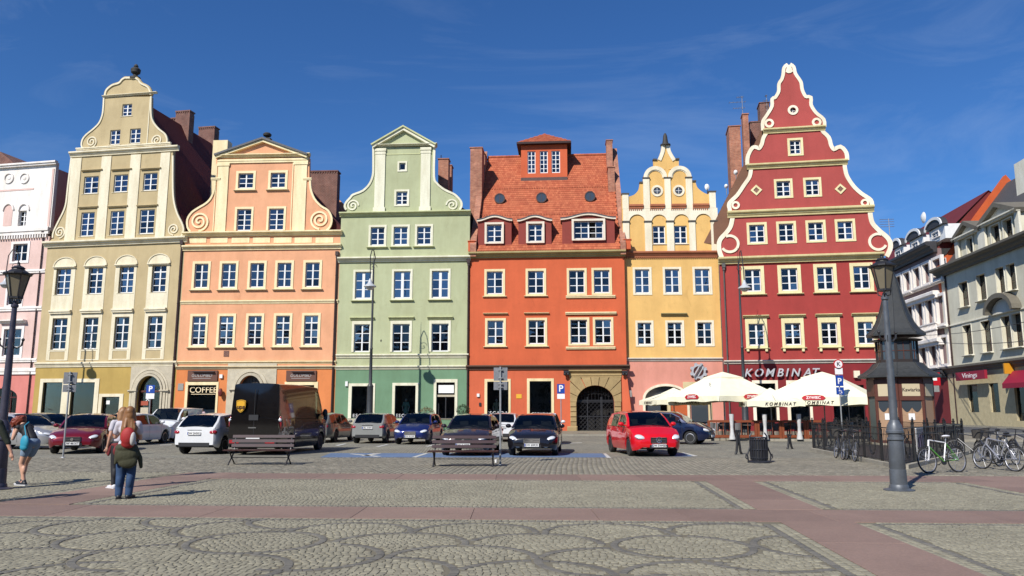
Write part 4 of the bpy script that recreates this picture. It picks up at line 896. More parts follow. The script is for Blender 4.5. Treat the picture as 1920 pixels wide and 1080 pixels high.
    H.part(MB().box(e0-.03, e1+.03, y0-.04, y1, vE-.18, vE-.005), 'lantern_fascia', mat('dark_fascia', C(52, 24, 22, .8), .7, 'wood'))
    tt = MB(); B0 = Vector((e0, y0, vE)); Vn = (Vector(ap)-Vector((ap[0], y0, vE))); s_ = Vn.length; Vn.normalize(); wW = e1-e0
    tiles(tt, B0, Vector((1, 0, 0)), Vn, int(wW/.2)+1, int(s_/.3)+1, .2, .3, clip=lambda x, y: wW/2*(y/s_) < x < wW-wW/2*(y/s_)); H.part(tt, 'roof_tiles', TILE, kind='stuff')
    # fire walls and chimneys at both ends
    def fire(uA, uB, mtl):
        b_ = MB(); pr = [P(0, -.2)+Vector((0, 0, .0)), P(0, SL*.98)]; dz = Vector((0, 0, .85))
        y0_, z0_, y1_, z1_ = pr[0].y, pr[0].z, pr[1].y, pr[1].z
        b_.v += [(uA, y0_, z0_-.3), (uB, y0_, z0_-.3), (uA, y1_, z0_-.3), (uB, y1_, z0_-.3), (uA, y0_, z0_+.7), (uB, y0_, z0_+.7), (uA, y1_, z1_+.75), (uB, y1_, z1_+.75)]
        b_.f += [(0, 1, 5, 4), (4, 5, 7, 6), (0, 4, 6, 2), (1, 3, 7, 5), (2, 6, 7, 3)]; b_.m += [0]*5; H.part(b_, 'fire_wall', mtl)
    fire(.0, .5, BRICK); fire(H.W-.3, H.W+.12, BRICK)
    chimney(H, 882, 276, 903, 420, 3.6, BRICK, dep=1.8, corbel=False, v0=ev+.5); chimney(H, 895, 288, 909, 350, 6.2, BRICK, dep=1.0, corbel=False, v0=ev+4); chimney(H, 1137, 262, 1151, 400, 6.4, BRICK, dep=1.3, corbel=False, v0=ev+2); chimney(H, 1140, 312, 1154, 400, 4.4, BRICK, dep=1.6, corbel=False, v0=ev+.6)
    for x, y0_ in ((881, 455), (1172, 452)): c = H.uv(x, y0_); H.part(MB().box(c[0]-.1, c[0]+.42, -.25, .6, V(470), c[1]).mold(c[0]-.15, c[0]+.5, c[1], c[1]+.12, .3, 1), 'kneeler', M_)
    H.backing(V(474)-.1, dep=1.5)
    return H
# ============================================================= yellow house
def yellow_house():
    H = House('yellow_house', 'narrow yellow house with white pilasters and twin arched gable', 'house', 1177.5, 61.1, 1362, 60.8, rec=.45)
    T = H.trimm = mat('yellow_white_trim', C(248, 238, 212, .88), .7, 'trim'); M_ = mat('yellow_plaster', C(250, 202, 122, .84), .85, 'plaster'); G_ = mat('pink_shop_plaster', C(240, 164, 144, .84), .85, 'plaster')
    BT = mat('terracotta_trim', C(176, 106, 72, .85), .8, 'trim'); kw = dict(sur=.17, suro=.04)
    H.row([(1195.7,1221.7),(1252,1279),(1307.7,1335)], 605, 646.7, rows=3, g=[0,0,1], mull=.1, **kw); H.row([(1190.7,1218),(1247,1274),(1303,1331)], 505, 550, rows=3, curtain=[3,1,1], g=2, mull=.1, **kw)
    H.cornice(586.5, 592.5, .25, mat('olive_trim'), x0=1240, x1=1289, name='hood')
    H.row([(1224,1247.4),(1264,1288)], 423.5, 457.5, rows=3, sur=0, g=0, curtain=3, mull=.1, sill=.08, sillh=.06)
    V = lambda y, x=None: H.uv(x or H.xc, y)[1]
    ah, (uc, vs, r, rz, v0) = H.archhole(1209.5, 1288, 724, 748, None); H.holes.append(ah)
    H.wall([(0, V(676)), (H.W, V(676)), (H.W, V(476)), (0, V(476))], M_); H.wall([(0, -.3), (H.W, -.3), (H.W, V(676)), (0, V(676))], G_)
    arc = [(uc+r, 0), (uc+r, vs)]+[(uc+r*cos(pi*i/18), vs+rz*sin(pi*i/18)) for i in range(1, 18)]+[(uc-r, vs), (uc-r, 0)]
    H.part(MB().ribbon(arc, 0, -.18, -.02, .07), 'surround', T)
    OR = mat('orange_panel', C(206, 104, 52, .8), .6, 'wood'); cr_ = mat('cream_pier', C(224, 206, 160, .85), .7, 'trim')
    H.part(MB().box(uc-r, uc+r, .3, .34, vs, vs+rz), 'arch_window', mat('opaque_glass', (.05, .06, .07), .06, spec=.9)); o = H.part(MB().box(uc-r, uc-.4, .3, .34, 0, vs).box(uc+.2, uc+.75, .28, .34, 0, vs), 'shop_window', mat('opaque_glass'))
    a = H.uv(1258, 770)[0]; H.part(MB().box(a, a+1.3, .1, .3, 0, V(750)), 'door', OR); H.part(MB().box(a-.25, a-.02, 0, .3, 0, V(748)).box(a+1.32, a+1.55, 0, .3, 0, V(748)), 'pier', cr_)
    dx = H.uv(1296, 770)[0]; H.part(MB().box(dx, dx+1.3, -.02, .02, 0, V(752)), 'doorway', mat('opaque_glass')); H.part(MB().box(dx+1.32, dx+1.6, -.05, .02, 0, V(720)), 'pier', cr_); H.box('fascia_board', cr_, 1281, 716, 1330, 728, 0, .08)
    # round metal emblem: cog with a blade
    c = H.uv(1309, 696.5); pts = []; R1, R2 = .68, .54
    for i in range(64):
        ph = (i % 8)/8; a = 2*pi*i/64; q = R1 if .25 <= ph < .75 else R2; pts.append((c[0]+q*cos(a), c[1]+q*sin(a)))
    inner = [(c[0]+.4*cos(2*pi*i/24), c[1]+.4*sin(2*pi*i/24)) for i in range(24)]
    ST = mat('brushed_steel', (.55, .55, .56), .4, 'metal', metal=.3); e = H.part(MB().prism(pts, .12, .2, [inner]), 'emblem', ST)
    for k in (-.17, .0, .17):
        b = MB().box(-.045, .045, -.23, -.13, -.62+abs(k), .62-abs(k)); b.xf(Matrix.Translation((c[0]+k, 0, c[1])) @ Matrix.Rotation(-.55, 4, 'Y').inverted()); b.build('bar', ST if k else mat('dark_steel', (.08, .08, .09), .4), e)
    # gable
    vm = V(476); xl, xr = 1166.5, 1341
    gl = H.P([(1180, 476), (1166.5, 418), (1166.5, 365), (1177.6, 365)])+cr(H.P([(1177.6, 369), (1188, 365.5), (1195, 359), (1198, 353), (1199.6, 344)]), 3)+H.P([(1206, 343)])
    c1, c2 = H.uv(1228.6, 333), H.uv(1274.3, 332.5); ra = H.uv(1250.5, 333)[0]-c1[0]; vz = c1[1]
    a1 = [(c1[0]+ra*cos(t), vz+ra*sin(t)) for t in [pi-.0-(pi-.75)*i/10 for i in range(11)]]; a2 = [(c2[0]+ra*cos(t), vz+ra*sin(t)) for t in [pi-.75-(pi-.75)*i/10 for i in range(11)]]
    top = H.P([(1240, 310.5)]) if 0 else []
    gr = H.P([(1298.5, 341.5), (1304, 341.5)])+cr(H.P([(1304.5, 343), (1308, 352), (1318.6, 360.5), (1328, 364.5)]), 3)+H.P([(1329, 362), (1341, 361.6), (1346, 476)])
    base = [(H.uv(1180, 470)[0]-.1, vm)]
    u0, u1 = H.uv(1166.8, 420)[0], H.uv(1343, 420)[0]
    cl_, cr2 = (c1[0]+c2[0])/2, 0
    pin = H.P([(1225.4, 314), (1225.2, 300), (1232.7, 299.3)])+cr(H.P([(1233, 299), (1239, 284), (1240.7, 271.6)]), 3)+H.P([(1255.5, 271.6)])+cr(H.P([(1256, 272), (1258.5, 284), (1267, 298)]), 3)+H.P([(1273, 300), (1273, 313)])
    H.wall([(u0, vm), (u0, gl[2][1])]+gl[3:]+[(gl[-1][0], a1[0][1])]+a1+a2+[(a2[-1][0], gr[0][1])]+gr[:-1]+[(u1, gr[-2][1]), (u1, vm)], M_)
    H.wall([(pin[0][0], pin[0][1])]+pin[1:-1]+[pin[-1], (cl_, vz+ra*.68)], M_, d=-.03, th=.3)
    lw = cr(H.P([(1233, 299), (1239, 284), (1240.7, 271.6)]), 3); rw = cr(H.P([(1255.5, 271.6), (1258, 284), (1267, 299)]), 3)
    for k in (lw, rw): H.part(MB().ribbon(k, 0, -.42 if 0 else -.36, -.02, .05), 'coping', T) if 0 else H.part(MB().ribbon(k, 0.0, -.3, -.04, .04), 'coping', T)
    for cc in (c1, c2):
        arc = [(cc[0]+ra*cos(pi*i/20), vz+ra*sin(pi*i/20)) for i in range(21)]; H.part(MB().ribbon(arc, 0, .3, 0, .11), 'arch_trim', T); H.part(MB().ribbon(arc, .30, .38, 0, .05), 'arch_trim', T)
    dk = mat('dark_capital', C(82, 74, 66, .8), .7)
    for x0, x1 in ((1206,1218),(1246,1257.5),(1286,1298)):
        a, b = H.uv(x0, 360)[0], H.uv(x1, 360)[0]; H.part(MB().box(a, b, -.1, .01, V(391), V(334)), 'pilaster', T); H.part(MB().box(a-.04, b+.04, -.16, .01, V(334.5), V(332.5)), 'capital', dk)
    lowp = ((1168,1180),(1209,1222),(1250,1263.5),(1292,1304),(1333,1345))
    for x0, x1 in lowp:
        a, b = H.uv(x0, 440)[0], H.uv(x1, 440)[0]; H.part(MB().box(a, b, -.1, .01, vm, V(416)), 'pilaster', T); H.part(MB().box(a-.05, b+.05, -.16, .01, V(416.5), V(414)), 'capital', dk)
    for x0, x1, y in ((1166.5, 1178, 364), (1329, 1341, 361.5)): a, b = H.uv(x0, y)[0], H.uv(x1, y)[0]; H.part(MB().box(a, b, -.1, .01, V(391), V(y)), 'pilaster', T); H.part(MB().box(a-.06, b+.06, -.14, .36, V(y), V(y-2.5)), 'capital', dk)
    for x, y in ((1202.8, 343), (1301.5, 340.5), (1228, 300), (1270, 299)): a, v = H.uv(x, y); H.part(MB().box(a-.16, a+.16, -.08, .36, v-.02, v+.1), 'capital', dk)
    # white band with four arches
    ar = [(1179.5,1209), (1221.5,1250), (1263,1292), (1303.5,1333.5)]; bt, bb_ = V(391), V(416); loop = [(H.uv(1168, 400)[0], bb_)]
    for x0, x1 in ar:
        ua, ub = H.uv(x0, 410)[0], H.uv(x1, 410)[0]; m_, q = (ua+ub)/2, (ub-ua)/2; loop += [(m_-q*cos(pi*i/12), bb_+min(q, bt-bb_-.12)*sin(pi*i/12)) for i in range(13)]
    loop += [(H.uv(1345, 400)[0], bb_), (H.uv(1345, 400)[0], bt), (H.uv(1168, 400)[0], bt)]; H.part(MB().prism(loop, -.01, .09), 'arcade', T)
    for x0, x1 in ((1179,1206), (1218.5,1246), (1258,1286), (1298.5,1329)):
        a, b = H.uv(x0, 386)[0], H.uv(x1, 386)[0]; H.part(MB().mold(a, b, V(391), V(383), .22, 1), 'tiled_ledge', BT)
        d_ = MB(); u = a
        while u < b-.08: d_.box(u, u+.07, -.13, -.09, V(394.5), V(391.2)); u += .16
        H.part(d_, 'dentil_row', BT, kind='stuff')
    for x, y in ((1232, 358), (1272.4, 357.6)):
        H.ring(x, y, 7, 11, T, -.01, .06, 'oculus_ring'); c = H.circ(x, y, 7); H.part(MB().prism(c, .002, .012), 'oculus_pane', mat('opaque_glass'))
        H.part(MB().ribbon(c, 0, .06, .01, .03, closed=True), 'oculus_frame', mat('brown_frame'))
        u, v = H.uv(x, y); H.part(MB().box(u-.015, u+.015, -.03, -.01, v-.3, v+.3).box(u-.3, u+.3, -.028, -.012, v-.015, v+.015), 'oculus_bars', WHITE)
    u, v = H.uv(1248, 272); H.part(MB().lathe([(.42, 0), (.42, .1), (.26, .16), (.2, .5), (.16, .85), (.1, 1.0), (.06, 1.06), (.01, 1.08)], 10, (u, .1, v-.02)), 'finial', mat('dark_urn'), smooth=True)
    H.cornice(470, 482, .3, BT, ext=.0); d_ = MB(); u = 0
    while u < H.W-.1: d_.box(u, u+.08, -.1, 0, V(484.5), V(481.8)); u += .17
    H.part(d_, 'dentil_row', BT, kind='stuff'); H.cornice(670.5, 677, .2, mat('white_belt', C(226, 218, 206, .85), .7, 'trim'), ext=0)
    u, v = H.uv(1325, 362, -.6); o = H.part(MB().lathe([(.01, 0), (.12, .03), (.19, .08)], 14, (u, .3, v+.45), axis='y', sy=1.4), 'satellite_dish', WHITE, smooth=True); MB().tube([(u, .35, v-.2), (u, .35, v+.5)], .03, 6).build('mast', IRON, o)
    H.backing(V(478)-.1); H.part(MB().box(H.uv(1182, 440)[0], H.uv(1330, 440)[0], 1.3, 1.4, vm, V(390)), 'dark_backing', DARKROOM)
    H.part(MB().prism(H.P([(1185, 476), (1340, 476), (1262, 372)]), -9, -1.5), 'roof', TILEB)
    H.pipe(1354, 470, 812, r=.06, m=mat('grey_pipe', C(96, 92, 88, .8), .5, 'metal'))
    return H
# ============================================================= crimson house
def crimson_house():
    H = House('crimson_house', 'tall crimson house with white wavy edged gable, right of the narrow yellow house', 'house', 1361, 60.75, 1674, 58.7)
    T = H.trimm = mat('pale_yellow_trim', C(240, 228, 178, .88), .7, 'trim'); M_ = mat('crimson_plaster', C(178, 62, 56, .84), .8, 'plaster'); G_ = mat('dark_crimson_plaster', C(138, 26, 32, .84), .75, 'plaster'); MG = mat('faded_crimson_plaster', C(186, 78, 72, .84), .8, 'plaster')
    WT = mat('white_edge', C(250, 238, 214, .9), .7, 'trim'); OL = mat('olive_cream', C(220, 206, 152, .86), .75, 'trim'); V = lambda y, x=None: H.uv(x or H.xc, y)[1]
    H.row([(1404,1433),(1472,1501.7),(1540.7,1570),(1609,1638)], 607, 648, rows=3, sur=.24, surtop=.42, suro=.05, g=1, curtain=[3,3,0,3], mull=.12, hood=(OL, .44, .22, .28), sill=.2, sillm=OL)
    H.row([(1396.7,1426.7),(1465,1495.7),(1532.7,1562.7),(1601,1631)], 505, 546.7, rows=3, sur=.26, g=1, curtain=[3,3,3,3], mull=.12, sill=.18, sillm=OL)
    H.row([(1405,1433.7),(1460.7,1488.5),(1516,1544),(1571,1599.6)], 421.5, 455, rows=3, sur=.19, g=1, curtain=[3,0,3,3], mull=.1); H.row([(1456,1482),(1511,1536)], 339.6, 368.5, rows=3, sur=.18, g=1, mull=.09, curtain=3); H.row([(1481,1501.5)], 263, 289, rows=3, sur=.18, g=1, curtain=4)
    for x0, x1 in ((1404,1433),(1472,1501.7),(1540.7,1570),(1609,1638)):
        for x in (x0-2, x1+4): c = H.uv(x, 656); H.part(MB().box(c[0]-.09, c[0]+.09, -.16, 0, c[1]-.12, c[1]+.12), 'corbel', T)
    for x0, x1 in ((1417,1455),(1480,1513)): pass
    o, _ = H.shopwin(1416, 719, 1457, 790, sx=(6, 5), sy=6, mull=0, m=WT); o, _ = H.shopwin(1480, 719, 1520, 790, sx=(6, 5), sy=6, m=WT); H.shopwin(1560, 722, 1625, 806, sx=(5, 5), sy=5, mull=1, m=G_)
    H.wall([(0, V(680)), (H.W, V(680)), (H.W, V(484)), (0, V(484))], M_); H.wall([(0, -.3), (H.W, -.3), (H.W, V(680)), (0, V(680))], G_)
    H.cornice(476, 491, .5, OL, ext=.12); H.cornice(674, 681, .22, mat('white_belt'), ext=0)
    lt = mat('sign_steel', (.50, .50, .52), .45, 'metal', metal=.1); c = H.uv(1467, 699.5)
    text('KOMBINAT', .86, 'sign_letter', lt, H.root, FM(c[0], c[1]+.0, .22), .05, shear=.28, split=True, bevel=.012, sx=.98, gap=1.25)
    H.box('wall_lamp', WT, 1602, 695, 1612, 708, 0, .25)
    # tiers of the gable: silhouette, white band along it
    c1, c2, c3, c4 = V(392), V(304), V(239), V(484)
    def tier(L_, R_, vb, vt, n=4, w=.30, hol=()):
        l = cr(H.P(L_), n) if len(L_) > 2 else H.P(L_); r = cr(H.P(R_), n) if len(R_) > 2 else H.P(R_)
        if vt is not None: l[-1] = (l[-1][0], vt); r[0] = (r[0][0], vt)
        l[0] = (l[0][0], vb); r[-1] = (r[-1][0], vb)
        H.wall(l+r, MG, holes=hol); H.part(MB().ribbon(l, -.04, w, -.1, .07), 'coping', WT); H.part(MB().ribbon(r, -.04, w, -.1, .07), 'coping', WT)
    tier([(1357,484),(1351.5,468),(1352.5,452),(1364.4,438),(1373,425),(1377,405)], [(1628,403),(1632.5,420),(1645,434),(1662,449),(1666,463),(1659,480)], c4, V(402))
    tier([(1371,392),(1370,382),(1384,368),(1397,349),(1408,332),(1411,313)], [(1580.5,311),(1585,331),(1598,351),(1613,365),(1630,377),(1631.5,390)], c1, V(311), w=.26)
    tier([(1403.5,304),(1405,293),(1411,281),(1416,278.5),(1424,281),(1430.5,272),(1434,259),(1441.5,247)], [(1538,247),(1551,259),(1555.5,274),(1563,283),(1575,278),(1584,288),(1585.5,302)], c2, V(245), n=3, w=.26)
    l = [(1432,238),(1432.5,228),(1440,216.5),(1449.5,200),(1449.8,187),(1455,184.5),(1462,172),(1462.6,158),(1467.5,150),(1470.5,140),(1472,128),(1478,122.5)]; r = [(1480,122.5),(1486,127),(1489,139),(1497,151),(1500,157),(1502,170),(1509,183),(1518,184.5),(1518.5,198),(1528,213),(1542,225),(1543.5,238)]
    hc = H.circ(1486.7, 206.7, 5.5); tier(l, r, V(240), None, n=3, w=.22, hol=[hc]); H.ring(1486.7, 206.7, 5.5, 10, WT, -.01, .06, 'oculus_ring'); u, v = H.uv(1486.7, 206.7); H.part(MB().box(u-.3, u+.3, .2, .25, v-.3, v+.3), 'oculus_pane', mat('opaque_glass')); H.part(MB().box(u-.02, u+.02, .14, .18, v-.25, v+.25).box(u-.25, u+.25, .145, .175, v-.02, v+.02), 'oculus_bars', WHITE)
    H.part(MB().box(H.uv(1476, 236)[0], H.uv(1476.6, 236)[0], 0, .01, 1, 1.01), 'x', WHITE) if 0 else None
    u, v = H.uv(1479, 124); H.part(MB().prism([(u-.28, v-.5), (u-.17, v-.1), (u-.05, v+.08), (u+.05, v+.08), (u+.17, v-.1), (u+.28, v-.5), (u+.1, v-.62), (u-.1, v-.62)], -.11, .075), 'gable_cap', WT)
    H.cornice(237, 248.5, .3, OL, x0=1432, x1=1549.5, xref=1486); H.cornice(302, 314, .32, OL, x0=1401, x1=1591.5, xref=1490); H.cornice(389, 403.5, .36, OL, x0=1364.5, x1=1641.5, xref=1500)
    for x, y, r0, r1, a0, a1 in ((1368, 457.4, 13.5, 18.5, -2.6, 2.0), (1646, 453.5, 13.5, 18.5, 1.1, 5.8), (1379, 385, 4, 8, 0, 2*pi), (1621.5, 380.5, 4, 8, 0, 2*pi), (1442, 231.5, 4.5, 9, 0, 2*pi), (1531, 229.5, 4.5, 9, 0, 2*pi)): H.ring(x, y, r0, r1, WT, 0, .085, 'scroll', a0, a1)
    for x, y in ((1418, 356.7), (1575.6, 354.4)):
        c = H.uv(x, y); k = abs(H.uv(x+10, y)[0]-c[0])/10; R = 11*k; q = 6*k; dm = [(c[0]+R, c[1]), (c[0], c[1]+R), (c[0]-R, c[1]), (c[0], c[1]-R)]; di = [(c[0]+q, c[1]), (c[0], c[1]+q), (c[0]-q, c[1]), (c[0], c[1]-q)]
        H.part(MB().prism(dm, -.01, .06, [di]), 'diamond_frame', T); H.part(MB().prism(di, .0, .012), 'diamond_panel', BRICKD)
    # roof: the left slope shows beside the gable
    ap = H.uv(1478, 150, -.5); ev = V(478); D = 15; xm = ap[0]; b = MB(); pr = [(-1.15, .36, ev+1.3), (H.W-.3, .36, ev), (xm-.35, .36, ap[1]-.5)]
    b.v += pr+[(p[0], D, p[2]) for p in pr]; b.f += [(0, 1, 2), (3, 5, 4), (0, 2, 5, 3), (1, 4, 5, 2)]; b.m += [0]*4; H.part(b, 'roof', TILEB)
    Vv = Vector((xm+.8, 0, ap[1]-.5-ev-1.3)); s_ = Vv.length; Vv.normalize()
    t2 = MB(); U_ = Vector((0, -1, 0)); tiles(t2, Vector((-1.15, D, ev+1.3)), U_, Vv, int((D-.5)/.24), int(s_/.3), .24, .3); H.part(t2, 'roof_tiles', TILEB, kind='stuff')
    H.part(MB().box(-1.1, 0, .7, 14, V(640), ev+1.4), 'side_wall', mat('brown_render', C(120, 98, 80, .85), .9, 'plaster'))
    chimney(H, 1406, 228, 1430, 320, 6.5, BRICKD, dep=1.2, corbel=False, v0=ev+3); c = chimney(H, 1366, 236, 1392, 330, 5.5, BRICK, dep=2.2, corbel=False, v0=ev+1); chimney(H, 1392, 213, 1408, 320, 4.6, BRICK, dep=1.0, corbel=False, v0=ev+2); chimney(H, 1424, 192, 1448, 300, 8.5, BRICKD, dep=1.5, corbel=False, v0=ev+4)
    # roof edge blocks
    am = mat('aerial_metal', (.35, .35, .36), .4, 'metal', metal=.5)
    def aerial(x, y, d_, w=1.3):
        u, v = H.uv(x, y, -d_); b = MB().tube([(u, d_, v-2.2), (u, d_, v)], .03, 6)
        for z, ww in ((-.1, w*.4), (-.55, w), (-1.1, w*.7)):
            b.tube([(u-ww, d_, v+z), (u+ww*.3, d_, v+z)], .02, 5)
            for q in range(5): xx = u-ww+q*ww*.3; b.tube([(xx, d_-.25, v+z), (xx, d_+.25, v+z)], .012, 4)
        H.part(b, 'aerial', am)
    aerial(1391, 180, 5, 1.1); aerial(1437, 178, 8.5, .3)
    for x, y, q in ((1380, 322, .17), (1362, 348, .15)):
        u, v = H.uv(x, y, -1); o = H.part(MB().lathe([(.01, 0), (.6*q, .05), (q, .2)], 16, (u, 1, v), axis='y', sy=1.3), 'satellite_dish', WHITE, smooth=True); MB().tube([(u, 1.1, v-.8), (u, 1.1, v)], .03, 6).build('mast', am, o)
    H.backing(V(484)-.1); H.part(MB().prism([(H.uv(1390, 470)[0], V(480)), (H.uv(1615, 470)[0], V(480)), (H.uv(1540, 320)[0], V(320)), (H.uv(1505, 255)[0], V(255)), (H.uv(1470, 255)[0], V(255)), (H.uv(1430, 320)[0], V(320))], -1.4, -1.3), 'dark_backing', DARKROOM)
    H.pipe(1363, 494, 812, r=.06, m=mat('grey_pipe'))
    return H
# ============================================================= the street on the right
def street_plane(x): # picture column -> point on the facade line of the street
    t = (x-960)/(FPX)/1.0; k = t*cos(TH); # X = k*Y at eye height
    Y = 44.1/(k-.105); return Vector((k*Y, Y, 0))
def cream_building():
    H = House('cream_building', 'cream corner building with pedimented dormers at the right edge of the photo', 'building', 0, 0, 0, 0, pl=street_plane(1784), pr=street_plane(2060))
    M_ = mat('cream_plaster', C(232, 228, 206, .92), .85, 'plaster'); T = H.trimm = mat('cream_moulding', C(236, 232, 216, .92), .8, 'trim'); DKC = mat('dark_cornice', C(124, 120, 110, .8), .8, 'stone'); BRW = mat('brown_window', C(92, 62, 48, .8), .5, 'wood')
    # real columns: equal spacing along the wall
    def win(x0, y0, x1, y1, **k):
        a = H.uv(x0, (y0+y1)/2)[0]; b = H.uv(x1, (y0+y1)/2)[0]; xm = (x0+x1)/2; return H.window(a, b, H.uv(xm, y1)[1], H.uv(xm, y0)[1], depth=.45, framem=BRW, rows=3, g=1, **k)
    for q in ((1799,528,1816,575), (1832,514,1849,563), (1868,501,1884,550), (1888,494,1905,544), (1940,475,1962,528), (1990,455,2014,512)): win(*q, sur=.1, sill=.4, curtain=3)
    for q in ((1807,609,1823,665), (1841,601,1859,660), (1879,592,1896,653), (1899,587,1917,650), (1945,576,1966,643), (1995,564,2016,635)): win(*q, sur=.1, sill=.4)
    V = lambda y, x=1850: H.uv(x, y)[1]
    H.shopwin(1815, 722, 1838, 773, sx=(0, 0), sy=1, m=M_); H.shopwin(1855, 719, 1878, 773, sx=(0, 0), sy=1, m=M_); H.shopwin(1902, 715, 1945, 790, sx=(0, 0), sy=1, m=M_)
    ev = H.uv(1850, 478)[1]; g = H.uv(1850, 684)[1]; H.wall([(0, g), (H.W, g), (H.W, ev), (0, ev)], M_, th=.7); H.wall([(0, -.3), (H.W, -.3), (H.W, g), (0, g)], mat('ground_sandstone', C(226, 214, 176, .9), .85, 'stone'), th=.7, d=.1)
    H.part(MB().mold(-.1, H.W, ev-.6, ev+.5, 1.3, 0), 'cornice', DKC); H.part(MB().mold(-.1, H.W, g-.6, g+.3, .7, 0), 'cornice', DKC)
    H.part(MB().mold(-.05, H.W, g+5.2, g+5.35, .12, 2), 'string_course', T)
    u, v = H.uv(1888, 588)[0], H.uv(1888, 586)[1]; r = 2.6; o = H.part(MB().ribbon([(u+r*cos(pi*i/12), v+1.6*sin(pi*i/12)) for i in range(13)], 0, -.5, 0, 1.0), 'arched_hood', DKC)
    MB().prism([(u+r*cos(pi*i/12), v+1.5*sin(pi*i/12)) for i in range(13)], 0, .3).build('tympanum', T, o)
    # dormer gables
    for xa, xb, yb, yt in ((1797, 1843, 492, 411), (1849, 1917, 470, 374)):
        a = H.uv(xa, 470)[0]; b = H.uv(xb, 470)[0]; vb = ev+.4; vt = H.uv((xa+xb)/2, yt)[1]; m_ = (a+b)/2; ve = vb+(vt-vb)*.66; w = (b-a)/2
        nW = 1 if xb < 1845 else 2; ws = []
        for i in range(nW): c = m_+(i-(nW-1)/2)*w*.72; ws.append((c-w*.25, c+w*.25, vb+(ve-vb)*.12, vb+(ve-vb)*.8))
        o = H.part(MB().prism([(a, vb), (b, vb), (b, ve), (m_, vt-.3), (a, ve)], -5, -.1, [[(q[0], q[2]), (q[1], q[2]), (q[1], q[3]), (q[0], q[3])] for q in ws]), 'dormer', M_)
        for q in ws: H.window(*q, depth=.45, framem=BRW, rows=3, sur=.15, g=1); H.holes.pop()
        H.part(MB().ribbon([(a-.5, ve), (m_, vt), (b+.5, ve)], 0, -.45, -5, .6), 'pediment', DKC); H.part(MB().mold(a-.4, b+.4, ve-.35, ve, .6, 1), 'pediment_base', T); [H.part(MB().box(q_-.4, q_+.4, -.25, 0, vb, ve-.35), 'pilaster', T) for q_ in (a+.05, b-.05)]
        H.part(MB().prism([(a, ve), (b, ve), (m_, vt-.4)], -4.9, .05), 'tympanum', T)
        H.part(MB().box(a+.5, b-.5, 1.2, 1.3, vb, ve), 'dark_backing', DARKROOM)
    rd = mat('grey_roof', C(84, 82, 82, .8), .7, 'metal'); vr = H.uv(1920, 325, -9)[1]; b = MB(); b.v += [(0, .1, ev+.3), (H.W, .1, ev+.3), (H.W, 9, vr), (0.3, 9, vr), (0, 18, ev), (H.W, 18, ev)]; b.f += [(0, 1, 2, 3), (3, 2, 5, 4), (0, 3, 4)]; b.m += [0]*3; H.part(b, 'roof', rd)
    OR = mat('orange_gable', C(214, 98, 46, .85), .85, 'plaster'); H.part(MB().prism([(0, 0), (.01, 0)], 0, 1), 'x', OR) if 0 else None
    b = MB(); n = [(-.6, -.2, 0), (-.6, .9, 0)]; b.v += [(-.5, 0, ev-3), (-.5, 18, ev-3), (-.5, 18, ev), (-.5, 9, vr+1.1), (-.5, -.1, ev+.9), (0.25, 0, ev-3), (0.25, 18, ev-3), (0.25, 18, ev), (0.25, 9, vr+1.1), (0.25, -.1, ev+.9)]; b.f += [(0, 1, 2, 3, 4), (9, 8, 7, 6, 5), (0, 4, 9, 5), (4, 3, 8, 9), (3, 2, 7, 8)]; b.m += [0]*5; H.part(b, 'party_wall', OR)
    u, v = H.uv(1903, 318, -4); H.part(MB().box(H.uv(1903, 330, -6)[0], H.uv(1940, 330, -6)[0], 6, 8, v-4, H.uv(1905, 306, -6)[1]), 'chimney', T)
    MAG = mat('magenta_sign', C(158, 24, 52, .8), .6); a = H.uv(1810, 706)[0]; b_ = H.uv(1866, 706)[0]; va = H.uv(1838, 712)[1]; vb = H.uv(1838, 696)[1]
    o = H.part(MB().box(a, b_, -1.1, -.8, va, vb), 'shop_sign', MAG, label='magenta shop sign'); text('Vinings', .8, 'sign_lettering', mat('sign_white', (.8, .78, .78), .5), o, FM((a+b_)/2, (va+vb)/2, 1.11), .01, sx=1.6)
    YL = mat('yellow_sign', C(214, 150, 30, .8), .5); u, v = H.uv(1903, 690); H.part(MB().box(u-.12, u+.12, -1.1, -.2, v-.6, v+.5), 'hanging_sign', YL)
    u = H.uv(1918, 730)[0]; v = H.uv(1905, 712)[1]; aw = MB(); aw.v += [(u-1.2, -.3, v+.9), (u+8, -.3, v+.9), (u+8, -1.4, v-.4), (u-1.2, -1.4, v-.4), (u+8, -1.4, v-.9), (u-1.2, -1.4, v-.9)]; aw.f += [(0, 1, 2, 3), (3, 2, 4, 5), (0, 3, 5)]; aw.m += [0]*3; H.part(aw, 'awning', MAG)
    H.part(MB().box(.4, H.W-.3, 2.4, 2.5, 0, ev-.5), 'dark_backing', DARKROOM); H.pipe(1785, 510, 795, m=PIPE, r=.12)
    return H
